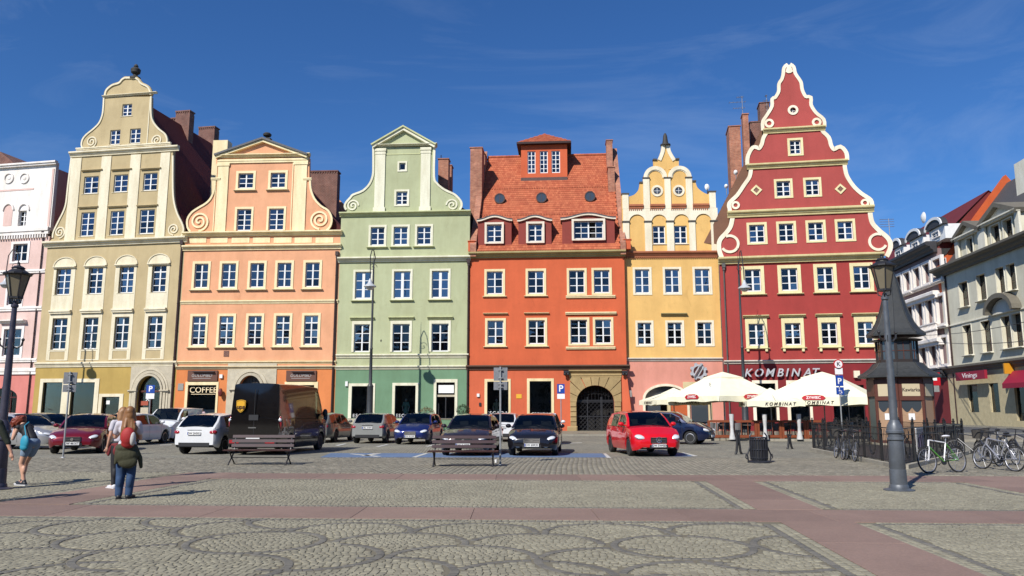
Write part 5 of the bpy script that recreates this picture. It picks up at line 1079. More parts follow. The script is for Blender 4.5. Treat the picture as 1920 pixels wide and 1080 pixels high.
def brick_building():
    H = House('pink_brick_building', 'pinkish ornate building with white window frames, behind the dark kiosk', 'building', 0, 0, 0, 0, pl=street_plane(1640), pr=street_plane(1782))
    M_ = mat('pink_brick', C(150, 126, 126, .82), .85, 'plaster'); T = H.trimm = mat('stucco_white', C(244, 238, 234, .95), .75, 'trim'); DK = mat('slate_cornice', C(66, 66, 72, .8), .6, 'stone')
    n = 9; ev = H.uv(1775, 456)[1]; xs = [(1640+i*15.2, 1640+i*15.2) for i in range(9)]
    u5 = [H.uv(x, 520)[0] for x in (1764, 1743, 1724, 1705, 1688, 1672, 1657)]
    Ls = ((H.uv(1765, 522)[1], H.uv(1765, 484)[1]), (H.uv(1767, 607)[1], H.uv(1767, 555)[1]), (H.uv(1768, 683)[1], H.uv(1768, 634)[1]))
    for v0, v1 in Ls:
        for u in u5: H.window(u-1.15, u+.95, v0, v1, sur=.35, surm=T, suro=.4, rows=3, depth=.4, g=1, sill=.7, sillh=.3)
    g = H.uv(1775, 700)[1]; H.wall([(0, g), (H.W, g), (H.W, ev), (0, ev)], M_, th=.6); H.wall([(0, -.3), (H.W, -.3), (H.W, g), (0, g)], mat('wine_plaster', C(138, 44, 46, .8), .8, 'plaster'), th=.6)
    for v in (Ls[0][0]-1.6, Ls[1][0]-1.9): H.part(MB().mold(0, H.W, v-.7, v+.2, .9, 1), 'balcony_slab', T)
    bal = MB()
    for v in (Ls[1][0]-1.7, Ls[2][1]+.9): 
        u = 0
        while u < H.W: bal.box(u, u+.15, -.85, -.7, v, v+1.0); u += .4
        bal.box(0, H.W, -.9, -.65, v+1.0, v+1.15)
    H.part(bal, 'balustrade', T, kind='stuff'); H.part(MB().mold(-.2, H.W+.1, g-.5, g+.4, .8, 0), 'cornice', DK); H.part(MB().mold(-.3, H.W+.2, ev-.5, ev+.9, 1.4, 0), 'cornice', DK)
    rr = mat('maroon_roof', C(116, 36, 34, .85), .7, 'plaster'); vr = H.uv(1850, 350, -6)[1]
    b = MB(); b.v += [(0, .1, ev+.8), (H.W, .1, ev+.8), (H.W, 7, vr), (0, 7, vr)]; b.f.append((0, 1, 2, 3)); b.m.append(0); b.v += [(H.W, 16, ev), (0, 16, ev)]; b.f.append((3, 2, 4, 5)); b.m.append(0); H.part(b, 'roof', rr)
    b = MB(); b.v += [(H.W-.2, .1, ev), (H.W-.2, 7, vr), (H.W-.2, 16, ev)]; b.f.append((0, 1, 2)); b.m.append(0); H.part(b, 'roof_end', rr)
    for xa, xb, yt in ((1742, 1772, 410), (1704, 1730, 432), (1675, 1692, 450)):
        a = H.uv(xa, 470)[0]; b_ = H.uv(xb, 470)[0]; vb = ev+.8; vt = H.uv((xa+xb)/2, yt)[1]; o = H.part(MB().box(a, b_, .2, 6, vb, vt-1), 'dormer', WHITE)
        m_ = (a+b_)/2; w = (b_-a)/2+.3; MB().prism([(m_+w*cos(pi*i/10), vt-1+1.3*sin(pi*i/10)) for i in range(11)], -.5, .2).build('dormer_pediment', DK, o); MB().ribbon([(m_+w*cos(pi*i/10), vt-1+1.3*sin(pi*i/10)) for i in range(11)], 0, .35, .2, .35).build('dormer_arch', WHITE, o)
        H.window(m_-1, m_+.9, vb+.6, vt-1.6, sur=.1, rows=2, depth=.02, d=-.1, g=0); H.holes.pop()
    u, v = H.uv(1731, 408, -2); H.part(MB().lathe([(.01, 0), (.5, .05), (.8, .25)], 14, (u, 1.8, v), axis='y'), 'satellite_dish', WHITE, smooth=True)
    H.part(MB().box(.4, H.W-.3, 2.2, 2.3, 0, ev-.5), 'dark_backing', DARKROOM)
    am = mat('aerial_metal'); u, v = H.uv(1666, 410, -3); b = MB().tube([(u, 3, v-3.5), (u, 3, v)], .06, 5); [b.tube([(u, 1.6, v-z), (u, 3.8, v-z)], .04, 4) for z in (.1, .5, .9, 1.3)]; H.part(b, 'aerial', am)
    return H
def street_bits(H):
    # red light box over the pavement and the tram wires
    u = H.uv(1778, 712)[0]; v = H.uv(1778, 712)[1]; o = H.part(MB().box(u-.15, u+.15, -3.4, -1.0, v-.7, v+.9), 'light_box', mat('red_light_box', C(190, 22, 40, .85), .4)); MB().box(u-.17, u+.17, -3.1, -1.4, v-.1, v+.45).build('light_box_label', mat('bright_sign', (.8, .8, .78), .5), o); MB().box(u-.12, u+.12, -3.2, -1.2, v-1.5, v-.7).build('light_box_base', mat('grey_steel', (.34, .35, .36), .4, 'metal', metal=.3), o)
    wr = mat('wire', (.02, .02, .02), .5)
    for i, (a, b) in enumerate((((1726, 629, 104), (2100, 560, 48)), ((1742, 640, 102), (2100, 616, 46)))): P0, P1 = at(*a), at(*b); tag(MB().tube([tuple(P0.lerp(P1, t/8)-Vector((0, 0, 1.2*sin(pi*t/8)*.5))) for t in range(9)], .03, 4).build('overhead_wire', wr), ('upper', 'lower')[i]+' overhead tram wire in front of the cream corner building', 'wire', 'overhead tram wires')
HH = [f() for f in (pink_house, beige_house, orange_house, green_house, red_house, yellow_house, crimson_house, cream_building, brick_building)]

street_bits(HH[-1])
# ============================================================= ground
def groundmat():
    m = bpy.data.materials.new('far_paving'); m.use_nodes = True; nt = m.node_tree; N = nt.nodes; K = nt.links.new; b = N['Principled BSDF']; b.inputs['Roughness'].default_value = .9
    g = N.new('ShaderNodeNewGeometry').outputs['Position']
    bt = N.new('ShaderNodeTexBrick'); bt.inputs['Scale'].default_value = 1; bt.inputs['Brick Width'].default_value = .2; bt.inputs['Row Height'].default_value = .12; bt.inputs['Mortar Size'].default_value = .012
    bt.inputs['Color1'].default_value = (*C(150, 146, 132, .78), 1); bt.inputs['Color2'].default_value = (*C(172, 168, 150, .78), 1); bt.inputs['Mortar'].default_value = (*C(108, 104, 92, .75), 1); bt.inputs['Bias'].default_value = 0
    mp_ = N.new('ShaderNodeMapping'); mp_.inputs['Rotation'].default_value = (0, 0, 1.5); K(g, mp_.inputs[0]); K(mp_.outputs[0], bt.inputs['Vector'])
    n1 = N.new('ShaderNodeTexNoise'); n1.inputs['Scale'].default_value = .28; n1.inputs['Detail'].default_value = 7; K(g, n1.inputs['Vector'])
    r1 = N.new('ShaderNodeValToRGB'); r1.color_ramp.elements[0].position = .35; r1.color_ramp.elements[1].position = .68; r1.color_ramp.elements[0].color = (.74, .74, .75, 1); r1.color_ramp.elements[1].color = (1.04, 1.03, 1, 1); K(n1.outputs[0], r1.inputs[0])
    n2 = N.new('ShaderNodeTexNoise'); n2.inputs['Scale'].default_value = 3; n2.inputs['Detail'].default_value = 8; K(g, n2.inputs['Vector'])
    r2 = N.new('ShaderNodeValToRGB'); r2.color_ramp.elements[0].position = .3; r2.color_ramp.elements[1].position = .7; r2.color_ramp.elements[0].color = (.82, .82, .82, 1); r2.color_ramp.elements[1].color = (1.06, 1.06, 1.06, 1); K(n2.outputs[0], r2.inputs[0])
    def mul(a, c):
        x = N.new('ShaderNodeMix'); x.data_type = 'RGBA'; x.blend_type = 'MULTIPLY'; x.inputs[0].default_value = 1; K(a, x.inputs[6]); K(c, x.inputs[7]); return x.outputs[2]
    K(mul(mul(bt.outputs['Color'], r1.outputs[0]), r2.outputs[0]), b.inputs['Base Color'])
    bn = N.new('ShaderNodeBump'); bn.inputs['Strength'].default_value = .6; bn.inputs['Distance'].default_value = .02; bn.invert = True; K(bt.outputs['Fac'], bn.inputs['Height']); K(bn.outputs[0], b.inputs['Normal'])
    return m
GR = tag(MB().quad((-500, -80, -.004), (500, -80, -.004), (500, 900, -.004), (-500, 900, -.004)).build('ground', groundmat()), kind='structure')
JOINT = mat('joint_sand', C(134, 127, 107, .75), .95, 'plaster', bump=.3)
COB = mat('granite_cobble', C(146, 140, 120, .78), .85, 'island', C(168, 162, 139, .79), bump=.35)
COBD = mat('dark_cobble', C(112, 109, 101, .77), .8, 'island', C(130, 126, 116, .78), bump=.35)
SETT = mat('grey_sett', C(136, 130, 114, .76), .82, 'island', C(162, 155, 137, .77), bump=.35)
SLAB = mat('red_granite', C(146, 121, 109, .75), .8, 'island', C(160, 133, 119, .76), bump=.15)
HY = lambda c, x: c-.055*x          # a line running across the square
VX = lambda a, y: a+.085*y         # a line running into the square
H1a, H1b, H2a, H2b = [gnd(960, y).y for y in (975.5, 953.5, 900.5, 890)]
V0a, V0b, V1a, V1b, V2a, V2b = [sum(gnd(*q).x-.085*gnd(*q).y for q in qq)/len(qq) for qq in (((67, 937), (293, 893)), ((160, 943), (400, 895)), ((1320, 902), (1650, 1080)), ((1405, 900), (1840, 1080)), ((1790, 902), (1920, 925)), ((1920, 905),))]
NEARY = gnd(960, 1080).y
PE = gnd(960, 858.6).y
paving = tag(MB().quad((-22, 2, 0), (22, 2, 0), (22, PE, 0), (-22, PE, 0)).build('paving', JOINT), kind='structure')
def inH(x, y, m=0): return HY(H1a, x)-m < y < HY(H1b, x)+m or (HY(H2a, x)-m < y < HY(H2b, x)+m and x > VX(V0a, y))
def inV(x, y, m=0):
    if VX(V1a, y)-m < x < VX(V1b, y)+m and y < HY(H2a, x)+.1: return True
    if VX(V0a, y)-m < x < VX(V0b, y)+m and HY(H1b, x)-.1 < y < HY(H2b, x): return True
    if VX(V2a, y)-m < x < VX(V2b, y)+m and y < HY(H2a, x)+.1: return True
    return False
rng = np.random.default_rng(3)
def field(P, R, S, hgt, bev=True):
    """P centres (n,2), R rotation (n,), S half sizes (n,2) -> verts, faces arrays of small stones"""
    n = len(P); q = np.array([(-1,-1),(1,-1),(1,1),(-1,1)], float)
    layers = ((1.0, 0.0), (1.0, .55), (.82, 1.0)) if bev else ((1.0, 0.0), (.9, 1.0))
    V = []
    jit = rng.uniform(-.08, .08, (n, 4, 2)); tilt = rng.uniform(-.16, .16, (n, 2))
    hz = hgt*rng.uniform(.75, 1.15, n)
    for k, z in layers:
        a = (q[None]*(1+jit))*k; xy = a*S[:, None, :]; c, s = np.cos(R)[:, None], np.sin(R)[:, None]
        X = xy[..., 0]*c-xy[..., 1]*s+P[:, 0:1]; Y = xy[..., 0]*s+xy[..., 1]*c+P[:, 1:2]
        Z = (z*hz)[:, None]+(z > 0)*(a[..., 0]*tilt[:, 0:1]+a[..., 1]*tilt[:, 1:2])*hgt*.35
        V.append(np.stack([X, Y, Z], -1))
    V = np.concatenate(V, 1); m = 4*len(layers); f = []
    for l in range(len(layers)-1):
        for i in range(4): j = (i+1) % 4; f.append((4*l+i, 4*l+j, 4*l+4+j, 4*l+4+i))
    t = 4*(len(layers)-1); f.append((t, t+1, t+2, t+3)); f = np.array(f)
    return V, f, m
def stones(name, P, R, S, hgt, material, parent, singles=0, bev=True, key=None):
    P = np.asarray(P, float); R = np.asarray(R, float); S = np.asarray(S, float)
    if len(P) == 0: return
    if singles:
        o_ = np.argsort(P[:, 1]+np.abs(P[:, 0])*.15 if key is None else key(P)); P, R, S = P[o_], R[o_], S[o_]
        V, f, m = field(np.zeros((24, 2)), np.zeros(24), np.tile(S[:1]*0+.045, (24, 1)), hgt, bev); ms = []
        for i in range(24):
            me = bpy.data.meshes.new(name); me.from_pydata(V[i].tolist(), [], f.tolist()); me.materials.append(material); ms.append(me)
        for i in range(min(singles, len(P))):
            o = link(name, ms[i % 24], parent, (P[i, 0], P[i, 1], 0), R[i]); o.scale = (S[i, 0]/.045, S[i, 1]/.045, 1)
        P, R, S = P[singles:], R[singles:], S[singles:]
    V, f, m = field(P, R, S, hgt, bev); n = len(P)
    F_ = (f[None]+(np.arange(n)*m)[:, None, None]).reshape(-1, 4); me = bpy.data.meshes.new(name+'s')
    me.vertices.add(n*m); me.vertices.foreach_set('co', V.reshape(-1)); me.loops.add(F_.size); me.loops.foreach_set('vertex_index', F_.reshape(-1).astype(np.int32))
    me.polygons.add(len(F_)); me.polygons.foreach_set('loop_start', np.arange(0, F_.size, 4, dtype=np.int32)); me.update(calc_edges=True); me.materials.append(material)
    o = link(name+'s', me, parent); tag(o, kind='stuff'); return o
# rings of dark cobbles in the near field
RAD = (gnd(1408, 1026).x-gnd(1152, 1026).x)/2; CENT = []              # (x, y, a0, a1): arcs of the ring pattern, angles anticlockwise from the right
UP = (0, 180); LFT = (85, 275)
for px, py, (a0, a1) in ((656, 997, UP), (890, 998, UP), (1137, 999, UP), (1370, 999, (0, 200)), (480, 1016, (0, 360)), (748, 1019, (-8, 172)), (1003, 1021, UP), (1280, 1025, (0, 360)), (1545, 1024, (60, 300)),
        (575, 1043, (-110, 75)), (865, 1047, UP), (1150, 1053, (60, 300)), (1438, 1045, (200, 365)), (388, 1066, (-110, 80)), (700, 1074, (-20, 110)), (1000, 1082, UP), (1325, 1084, (60, 200)),
        (62, 992, LFT), (190, 988, LFT), (242, 1012, LFT), (290, 1044, LFT), (384, 975, LFT), (446, 992, LFT), (575, 977, LFT), (-30, 1018, LFT), (10, 1052, LFT), (120, 1085, LFT), (1690, 1110, (0, 1))):
    g = gnd(px, py); CENT.append((g.x, g.y, radians(a0), radians(a1)))
def onarc(a, a0, a1): return any(a0-.02 <= a+q <= a1+.02 for q in (-2*pi, 0, 2*pi, 4*pi))
def ringdist(x, y):
    best = 9
    for cx, cy, a0, a1 in CENT:
        dx, dy = x-cx, y-cy
        if abs(dx) < 1.2 and abs(dy) < 1.2 and onarc(math.atan2(dy, dx), a0, a1): best = min(best, abs(math.hypot(dx, dy)-RAD))
    return best
Pn, Rn, Sn, Pd, Rd, Sd = [], [], [], [], [], []
def nearfield(x, y): return y < HY(H1a, x)-.05 and x < VX(V1a, y)-.3
for ci, (cx, cy, a0, a1) in enumerate(CENT):
    n = max(1, int(RAD*(a1-a0)/.1))
    for i in range(n+1):
        a = a0+(a1-a0)*i/n; x, y = cx+RAD*cos(a), cy+RAD*sin(a)
        if not (4.5 < y and nearfield(x, y)): continue
        if any((x-p[0])**2+(y-p[1])**2 < .0062 for p in Pd[-900:]): continue
        Pd.append((x, y)); Rd.append(a); Sd.append((.046, .047))
def sag(x): return .13*(1-((x % 1.25)/.625-1)**2)
row = 0; yy = 5.2
while yy < HY(H2b, -14)+.1:
    xx = -14.5; yy += .084; row += 1
    half = abs(1.0*yy)*.74+1.2
    xx = -half
    while xx < half:
        s = RU(.034, .044); x = xx+s; xx += 2*s+.004; y = yy+sag(x)+RU(-.006, .006)
        if inH(x, y, .2) or inV(x, y, .33) or y > HY(H2a if x > VX(V0a, y) else H2b, x): continue
        if nearfield(x, y) and ringdist(x, y) < .088: continue
        Pn.append((x, y)); Rn.append(RU(-.1, .1)+.10*((x % 1.25)/.625-1)*-1.5); Sn.append((s-.002, RU(.036, .0405)))
# edging rows beside the red strips: pale row then dark row
def edge(fx, t0, t1, off, m, rot):
    t = t0
    while t < t1: p = fx(t, off); m[0].append(p); m[1].append(rot); m[2].append((.045, .045)); t += .1
DK = (Pd, Rd, Sd); LT = (Pn, Rn, Sn)
for c, sg in ((H1a, -1), (H1b, 1), (H2a, -1)):
    for off, m in ((.05, LT), (.15, DK)):
        x = -13.0
        while x < 13:
            x += .1; y = HY(c, x)+sg*off
            if inV(x, y, .32) or (c == H2a and x < VX(V0a, y)) or abs(x) > y*.78+1: continue
            m[0].append((x, y)); m[1].append(-.06); m[2].append((.045, .042))
for a, sg in ((V1a, -1), (V1b, 1), (V0a, -1), (V0b, 1), (V2a, -1)):
    for off, m in ((.05, LT), (.15, LT), (.25, DK)):
        y = 4.8 if a > 0 else 12
        while y < 19.6:
            y += .1; x = VX(a, y)+sg*off
            if inH(x, y, .2) or y > HY(H2a, x) or abs(x) > y*.78+1: continue
            m[0].append((x, y)); m[1].append(.085); m[2].append((.045, .045))
vis = lambda P: P[:, 1]+100*(np.abs(P[:, 0])/P[:, 1] > .62)+100*(P[:, 1] < NEARY+.05)
stones('cobble', Pn, Rn, Sn, .009, COB, paving, singles=280, key=vis); stones('dark_cobble', Pd, Rd, Sd, .009, COBD, paving, singles=120, key=vis)
# rows of longer setts before the parked cars
Ps, Rs, Ss = [], [], []; x = -19.0
while x < 22:
    w = .068; x += 2*w+.012; y = 19.0+RU(0, .2)
    while y < PE-.1:
        l = RU(.085, .12); y += 2*l+.012
        yc = y-l; xc = x+.02*sin(yc)+.085*(yc-20)
        if yc < HY(H2b, xc)+.12 or yc > PE-.1: continue
        if abs(xc) > yc*.74+1: continue
        Ps.append((xc, yc)); Rs.append(-.085+RU(-.02, .02)); Ss.append((w-.003, l))
stones('sett', Ps, Rs, Ss, .014, SETT, paving, bev=False)
# red granite slabs
def slabs(fn, t0, t1, w=1):
    st = tag(MB().quad((0, 0, 0), (.001, 0, 0), (0, .001, 0)).build('path', JOINT), kind='structure') if 0 else None
    return st
path = tag(empty('path', (0, 0, 0)), kind='structure')
def slab(p, name='paving_slab'):
    cx = sum(q[0] for q in p)/4; cy = sum(q[1] for q in p)/4; z = .012+RU(0, .0015); b = MB(); n = len(p)
    ins = [(cx+(q[0]-cx)*.995, cy+(q[1]-cy)*.995) for q in p]
    b.v = [(q[0]-cx, q[1]-cy, 0) for q in p]+[(q[0]-cx, q[1]-cy, z-.004) for q in p]+[(q[0]-cx, q[1]-cy, z) for q in ins]
    for l in (0, 4):
        for i in range(4): j = (i+1) % 4; b.f.append((l+i, l+j, l+4+j, l+4+i))
    b.f.append((8, 9, 10, 11)); b.m = [0]*len(b.f); b.build(name, SLAB, path, loc=(cx, cy, 0))
g_ = .003
for c0, c1, xa, xb in ((H1a, H1b, -12.5, 12.5), (H2a, H2b, VX(V0b, 19)+.0, 17)):
    x = xa
    while x < xb:
        l = RU(1.3, 2.6); x1 = x+l
        if c0 == H2a or True:
            m1 = .5*(c0+c1)+RU(-.15, .15)
            for e0, e1 in ((c0, c1),):
                slab([(x+g_+.05*e0*0, HY(e0, x)+g_), (x1-g_, HY(e0, x1)+g_), (x1-g_, HY(e1, x1)-g_), (x+g_, HY(e1, x)-g_)])
        x = x1
for a0, a1, ya, yb in ((V1a, V1b, 4.6, H1a), (V1a, V1b, H1b, H2a), (V0a, V0b, H1b, H2b), (V2a, V2b, H1b, H2a)):
    y = ya-.06*a0; ye = yb-.06*a0
    while y < ye-.05:
        y1 = min(ye, y+RU(1.2, 2.2)); y1 = ye if ye-y1 < .4 else y1; xm = RU(.42, .58); am = a0+(a1-a0)*xm
        for e0, e1 in ((a0, a1),):
            P_ = lambda a, yy_: (VX(a, yy_), yy_-.06*(VX(a, yy_)-a0)*0-.06*(a-a0))
            slab([P_(e0, y+g_), P_(e1, y+g_), P_(e1, y1-g_), P_(e0, y1-g_)])
        y = y1
# parking marks
def sheet(name, px, m, z, kind='structure', parent=None):
    p = [gnd(x, y, z) for x, y in px]; return tag(MB().quad(*p).build(name, m, parent), kind=kind)
BLUE = mat('blue_marking', C(112, 138, 176, .72), .85, 'plaster'); WM = mat('white_marking', C(214, 214, 208, .8), .8, 'plaster')
park = tag(MB().quad((-40, PE, .0), (24, PE, .0), (24, 46, .0), (-40, 46, .0)).build('parking_ground', GR.data.materials[0]), kind='structure')
sheet('parking_marking', [(600, 857.5), (1140, 857.5), (1128, 850), (620, 849.5)], BLUE, .005); sheet('parking_marking', [(1265, 856), (1300, 855.5), (1285, 849.5), (1262, 849.5)], BLUE, .005)
for q in ([(1131,850),(1136,850),(1146,858.5),(1138,858.5)], [(1277,848),(1282,848),(1309,855),(1301,855.5)], [(654,851),(660,850.5),(716,855.5),(706,856.5)], [(772,857),(780,857.5),(803,850),(797,849.5)], [(628,835),(646,831.5),(650,832),(634,836)], [(704,837.5),(725,833),(729,833.5),(710,838)], [(797,837),(812,833.5),(816,834),(803,837.5)], [(1050,831.5),(1090,829.5),(1092,830.3),(1052,832.4)], [(1000,829),(1049,831.5),(1050,832.3),(999,830)], [(700,850),(716,849.8),(690,855),(676,855)], [(300,834),(322,833.6),(322,834.6),(300,835)]): sheet('parking_line', q, WM, .009)
# pavement in front of the houses, with a kerb, and the raised terrace
KERB = mat('kerb_granite', C(176, 172, 160, .78), .8, 'stone'); PV = mat('pavement_setts', C(150, 144, 128, .78), .85, 'stone', bump=.3)
pv = MB(); pts = [(-36, 52.5), (10, 51.5), (10, 44), (17.4, 42.6), (27, 42), (31, 49), (31, 66), (-36, 70)]
n = len(pts); pv.v = [(x, y, .1) for x, y in pts]+[(x, y, -.02) for x, y in pts]; pv.f = [tuple(range(n))]+[(i, i+n, (i+1) % n+n, (i+1) % n) for i in range(n)]; pv.m = [0]*len(pv.f); tag(pv.build('pavement', PV), kind='structure')
kb = MB()
kerb = tag(empty('kerb', (0, 0, 0)), kind='structure')
for i in range(5):
    a, b = Vector(pts[i]), Vector(pts[i+1]); d = (b-a); Ln = d.length; d.normalize(); k = max(1, int(Ln/1.0)); an = math.atan2(d.y, d.x)
    me = shared(('kerb', i), lambda: MB().box(.006, Ln/k-.006, -.14, .02, 0, .125).mesh('kerb_stone', KERB))
    for j in range(k): q = a+d*(Ln*j/k); link('kerb_stone', me, kerb, (q.x, q.y, 0), an)
ASPH = mat('asphalt', C(96, 96, 98, .7), .9, 'plaster', bump=.3)
tag(MB().quad((26, 60, .001), (44.5, 60, .001), (60, 200, .001), (56, 200, .001)).build('road', ASPH), kind='structure'); tag(MB().quad((23, 47, .002), (60, 38, .002), (60, 52, .002), (24, 60, .002)).build('road', ASPH), kind='structure')
st = mat('tram_rail', (.3, .3, .3), .35, 'metal', metal=.8); tag(MB().box(24, 60, 46.0, 46.12, 0, .012).box(24, 60, 47.5, 47.62, 0, .012).build('tram_rail', st), kind='structure')

# the side of the square behind the camera (it shows only as reflections in glass and paint)
for i, (x0, x1, h, cc) in enumerate(((-150, -116, 16, (190, 180, 160)), (-116, -84, 14, (180, 150, 130)), (-84, -52, 16, (200, 176, 140)), (54, 90, 16, (190, 176, 150)), (-52, -33, 15, (196, 170, 130)), (-33, -17, 17, (210, 190, 170)), (-17, 0, 15, (180, 150, 120)), (0, 18, 18, (196, 190, 170)), (18, 36, 16, (170, 120, 100)), (36, 54, 15, (200, 180, 150)))):
    wl = mat('rear_plaster_%d' % i, C(*cc, .8), .85, 'plaster'); pts = [(x0, 0), (x1, 0), (x1, h), ((x0+x1)/2, h+4), (x0, h)]; hs_ = []
    for r in range(4):
        for k in range(5): u = x0+(x1-x0)*(k+.5)/5; hs_.append([(u-.6, 1.2+r*3.6), (u+.6, 1.2+r*3.6), (u+.6, 3.2+r*3.6), (u-.6, 3.2+r*3.6)])
    o = tag(MB().prism(pts, -.4, 0, hs_).build('rear_building', wl, loc=(0, -46, 0), rz=pi), kind='structure'); MB().box(x0+.1, x1-.1, .4, 9, 0, h).build('rear_room', DARKROOM, o)
# ============================================================= vehicles
CARGLASS = glassmat('car_glass', (.34, .38, .37), .04, .01); RUB = mat('rubber', (.018, .018, .018), .85); RIM = mat('alloy_rim', (.42, .42, .44), .35, metal=.7)
BLK = mat('black_plastic', (.02, .02, .022), .5); CHR = mat('chrome', (.75, .75, .77), .12, metal=1.0); HEADL = mat('headlight_glass', (.62, .64, .67), .1, spec=.9, coat=1.0); TAILL = mat('taillight_red', (.32, .012, .02), .15, coat=1.0)
PLT = mat('plate_white', (.72, .72, .7), .5); PLB = mat('plate_ink', (.02, .02, .03), .6); ORL = mat('orange_lens', (.7, .3, .06), .2, coat=1.0); DKRIM = mat('dark_rim', (.10, .10, .11), .4, metal=.5)
def carpaint(name, c, metal=.0, rough=.35): return mat(name, c, rough, 'paint', metal=metal, coat=1.0, spec=.15)
KIND = dict(
 hatch=dict(L=4.1, W=1.76, H=1.49, zn=.70, zc=1.00, xa=.26, xb=.42, xc=.86, xd=.985, zd=1.02, fo=.82, wb=2.55, wr=.72, sides=[(.33,.55),(.575,.80)], notch=0),
 mpv=dict(L=4.36, W=1.80, H=1.58, zn=.74, zc=1.06, xa=.235, xb=.41, xc=.88, xd=.985, zd=1.08, fo=.86, wb=2.70, wr=.72, sides=[(.315,.54),(.565,.79)], notch=0),
 sedan=dict(L=4.75, W=1.84, H=1.47, zn=.70, zc=.98, xa=.28, xb=.44, xc=.72, xd=.88, zd=1.04, fo=.90, wb=2.74, wr=.70, sides=[(.35,.55),(.57,.75)], notch=1),
 wagon=dict(L=4.85, W=1.84, H=1.50, zn=.70, zc=.99, xa=.28, xb=.43, xc=.90, xd=.985, zd=1.02, fo=.90, wb=2.75, wr=.70, sides=[(.34,.53),(.55,.72),(.74,.9)], notch=0),
 smallvan=dict(L=3.95, W=1.72, H=1.76, zn=.86, zc=1.14, xa=.20, xb=.37, xc=.975, xd=.99, zd=1.15, fo=.80, wb=2.5, wr=.80, sides=[(.28,.50)], notch=0),
 van=dict(L=5.45, W=2.0, H=2.62, zn=1.02, zc=1.34, xa=.115, xb=.24, xc=.975, xd=.992, zd=1.36, fo=1.0, wb=3.3, wr=.86, sides=[(.17,.29)], notch=0))
def interp(t, pts):
    for (a, va), (b, vb) in zip(pts, pts[1:]):
        if t <= b: k = (t-a)/(b-a) if b > a else 0; return va+(vb-va)*k
    return pts[-1][1]
def make_car(kind, paint, label, cat, x, y, head, end='front', group='cars parked in front of the houses', plate=None, grille='bar', rim=None, rack=False, rearglass=True, chromegrille=False, name='parked_car', tail=None, roofpaint=None, headm=None):
    K = KIND[kind]; Lc, W, H = K['L'], K['W']/2, K['H']; hl = Lc/2; wr_ = .32 if kind != 'van' else .35; ar = wr_+.055
    g = gnd(x, y); h = radians(head); dv = Vector((cos(h), sin(h), 0)); c = g-dv*hl if end == 'front' else g+dv*hl
    root = empty(name, (c.x, c.y, 0.0), h, label, cat, group)
    X = lambda s: hl-s*Lc
    wx = (K['fo']/Lc, (K['fo']+K['wb'])/Lc)
    top = [(0, K['zn']-.10), (.015, K['zn']), (.06, K['zn']+.09), (K['xa']*.6, K['zc']-.05), (K['xa'], K['zc'])]
    if K['notch']: top += [(K['xd'], K['zd']), (.985, K['zd']-.03), (1, K['zd']-.12)]
    else: top += [(.93, K['zd']), (1, K['zd']-.02)]
    S = {0, .006, .02, .045, .08, .12, K['xa'], K['xa']*.6, K['xa']*.8, .5, .6, K['xd'], .93, .965, .985, .995, 1.0}
    for w in wx:
        for k in range(-6, 7): S.add(w+ar*sin(pi/2*k/6)/Lc)
        S.add(w-(ar+.002)/Lc); S.add(w+(ar+.002)/Lc)
    S = sorted(s for s in S if 0 <= s <= 1)
    def zb(s):
        z = interp(s, [(0, .34), (.03, .24), (.1, .2), (.9, .22), (.97, .28), (1, .36)])
        for w in wx:
            d = abs(s-w)*Lc
            if d <= ar+1e-6: z = max(z, wr_+sqrt(max(0, ar*ar-d*d)))
        return z
    def hw(s):
        k = 1.0
        if s < .10: k -= (.30 if kind not in ('van', 'smallvan') else .2)*((.10-s)/.10)**2.2
        if s > .93: k -= (.13 if kind != 'van' else .03)*((s-.93)/.07)**2
        return W*k
    b = MB(); prev = None
    def sect(s):
        w = hw(s); z0 = zb(s); zt = interp(s, top); sh = zt-(.05 if K['xa'] < s < K['xd'] else .07)
        zm = max(z0+.03, min(.52, sh-.12)); zl = max(z0+.01, min(.36, zm-.02)); e = .04*W if s in (0, 1) else 0
        half = [(w*.93, z0), (w*.985, zl), (w, zm), (w*.985, (zm+sh)/2+.04), (w*.955, sh), (w*.80, zt-.012), (w*.4, zt+.018), (0, zt+.03)]
        return [(X(s), -a, z) for a, z in half]+[(X(s), a, z) for a, z in half[-2::-1]]
    ss = [sect(s) for s in S]; m = len(ss[0])
    for q in ss: b.v += q
    for i in range(len(ss)-1):
        for k in range(m-1): a = i*m+k; b.f.append((a, a+1, a+m+1, a+m)); b.m.append(0)
    b.f.append(tuple(range(m))); b.f.append(tuple((len(ss)-1)*m+k for k in range(m))[::-1]); b.m += [0, 0]
    body = b.build('body', paint, root, smooth=True, sharp=42)
    # floor and dark inside of the arches
    fl = MB().box(X(.965), X(.075), -W*.82, W*.82, .26, .62); fl.build('underbody', BLK, root)
    # cabin
    xa, xb, xc, xd = K['xa'], K['xb'], K['xc'], K['xd']; wbt = W*.95; wrf = W*K['wr']/.86 if kind == 'van' else W*(.76 if kind != 'smallvan' else .86)
    if kind == 'van': wrf = W*.86
    zs = lambda s: interp(s, [(xa, K['zc']-.02), (xa+(xb-xa)*.5, K['zc']+(H-K['zc'])*.55), (xb, H-.05), ((xb+xc)/2, H), (xc, H-(.07 if kind not in ('van','smallvan') else .03)), (xd, K['zd']-.02)])
    zbl = lambda s: interp(s, top)-.035
    C_ = {xa, xb, xc, xd, (xa+xb)/2, (xc+xd)/2, (xb+xc)/2}
    for a, b_ in K['sides']: C_ |= {a, b_}
    C_ |= {xb+.02, xc-.02}; C_ = sorted(c for c in C_ if xa <= c <= xd)
    cab, wsh, rgl = MB(), MB(), MB(); sg = {}
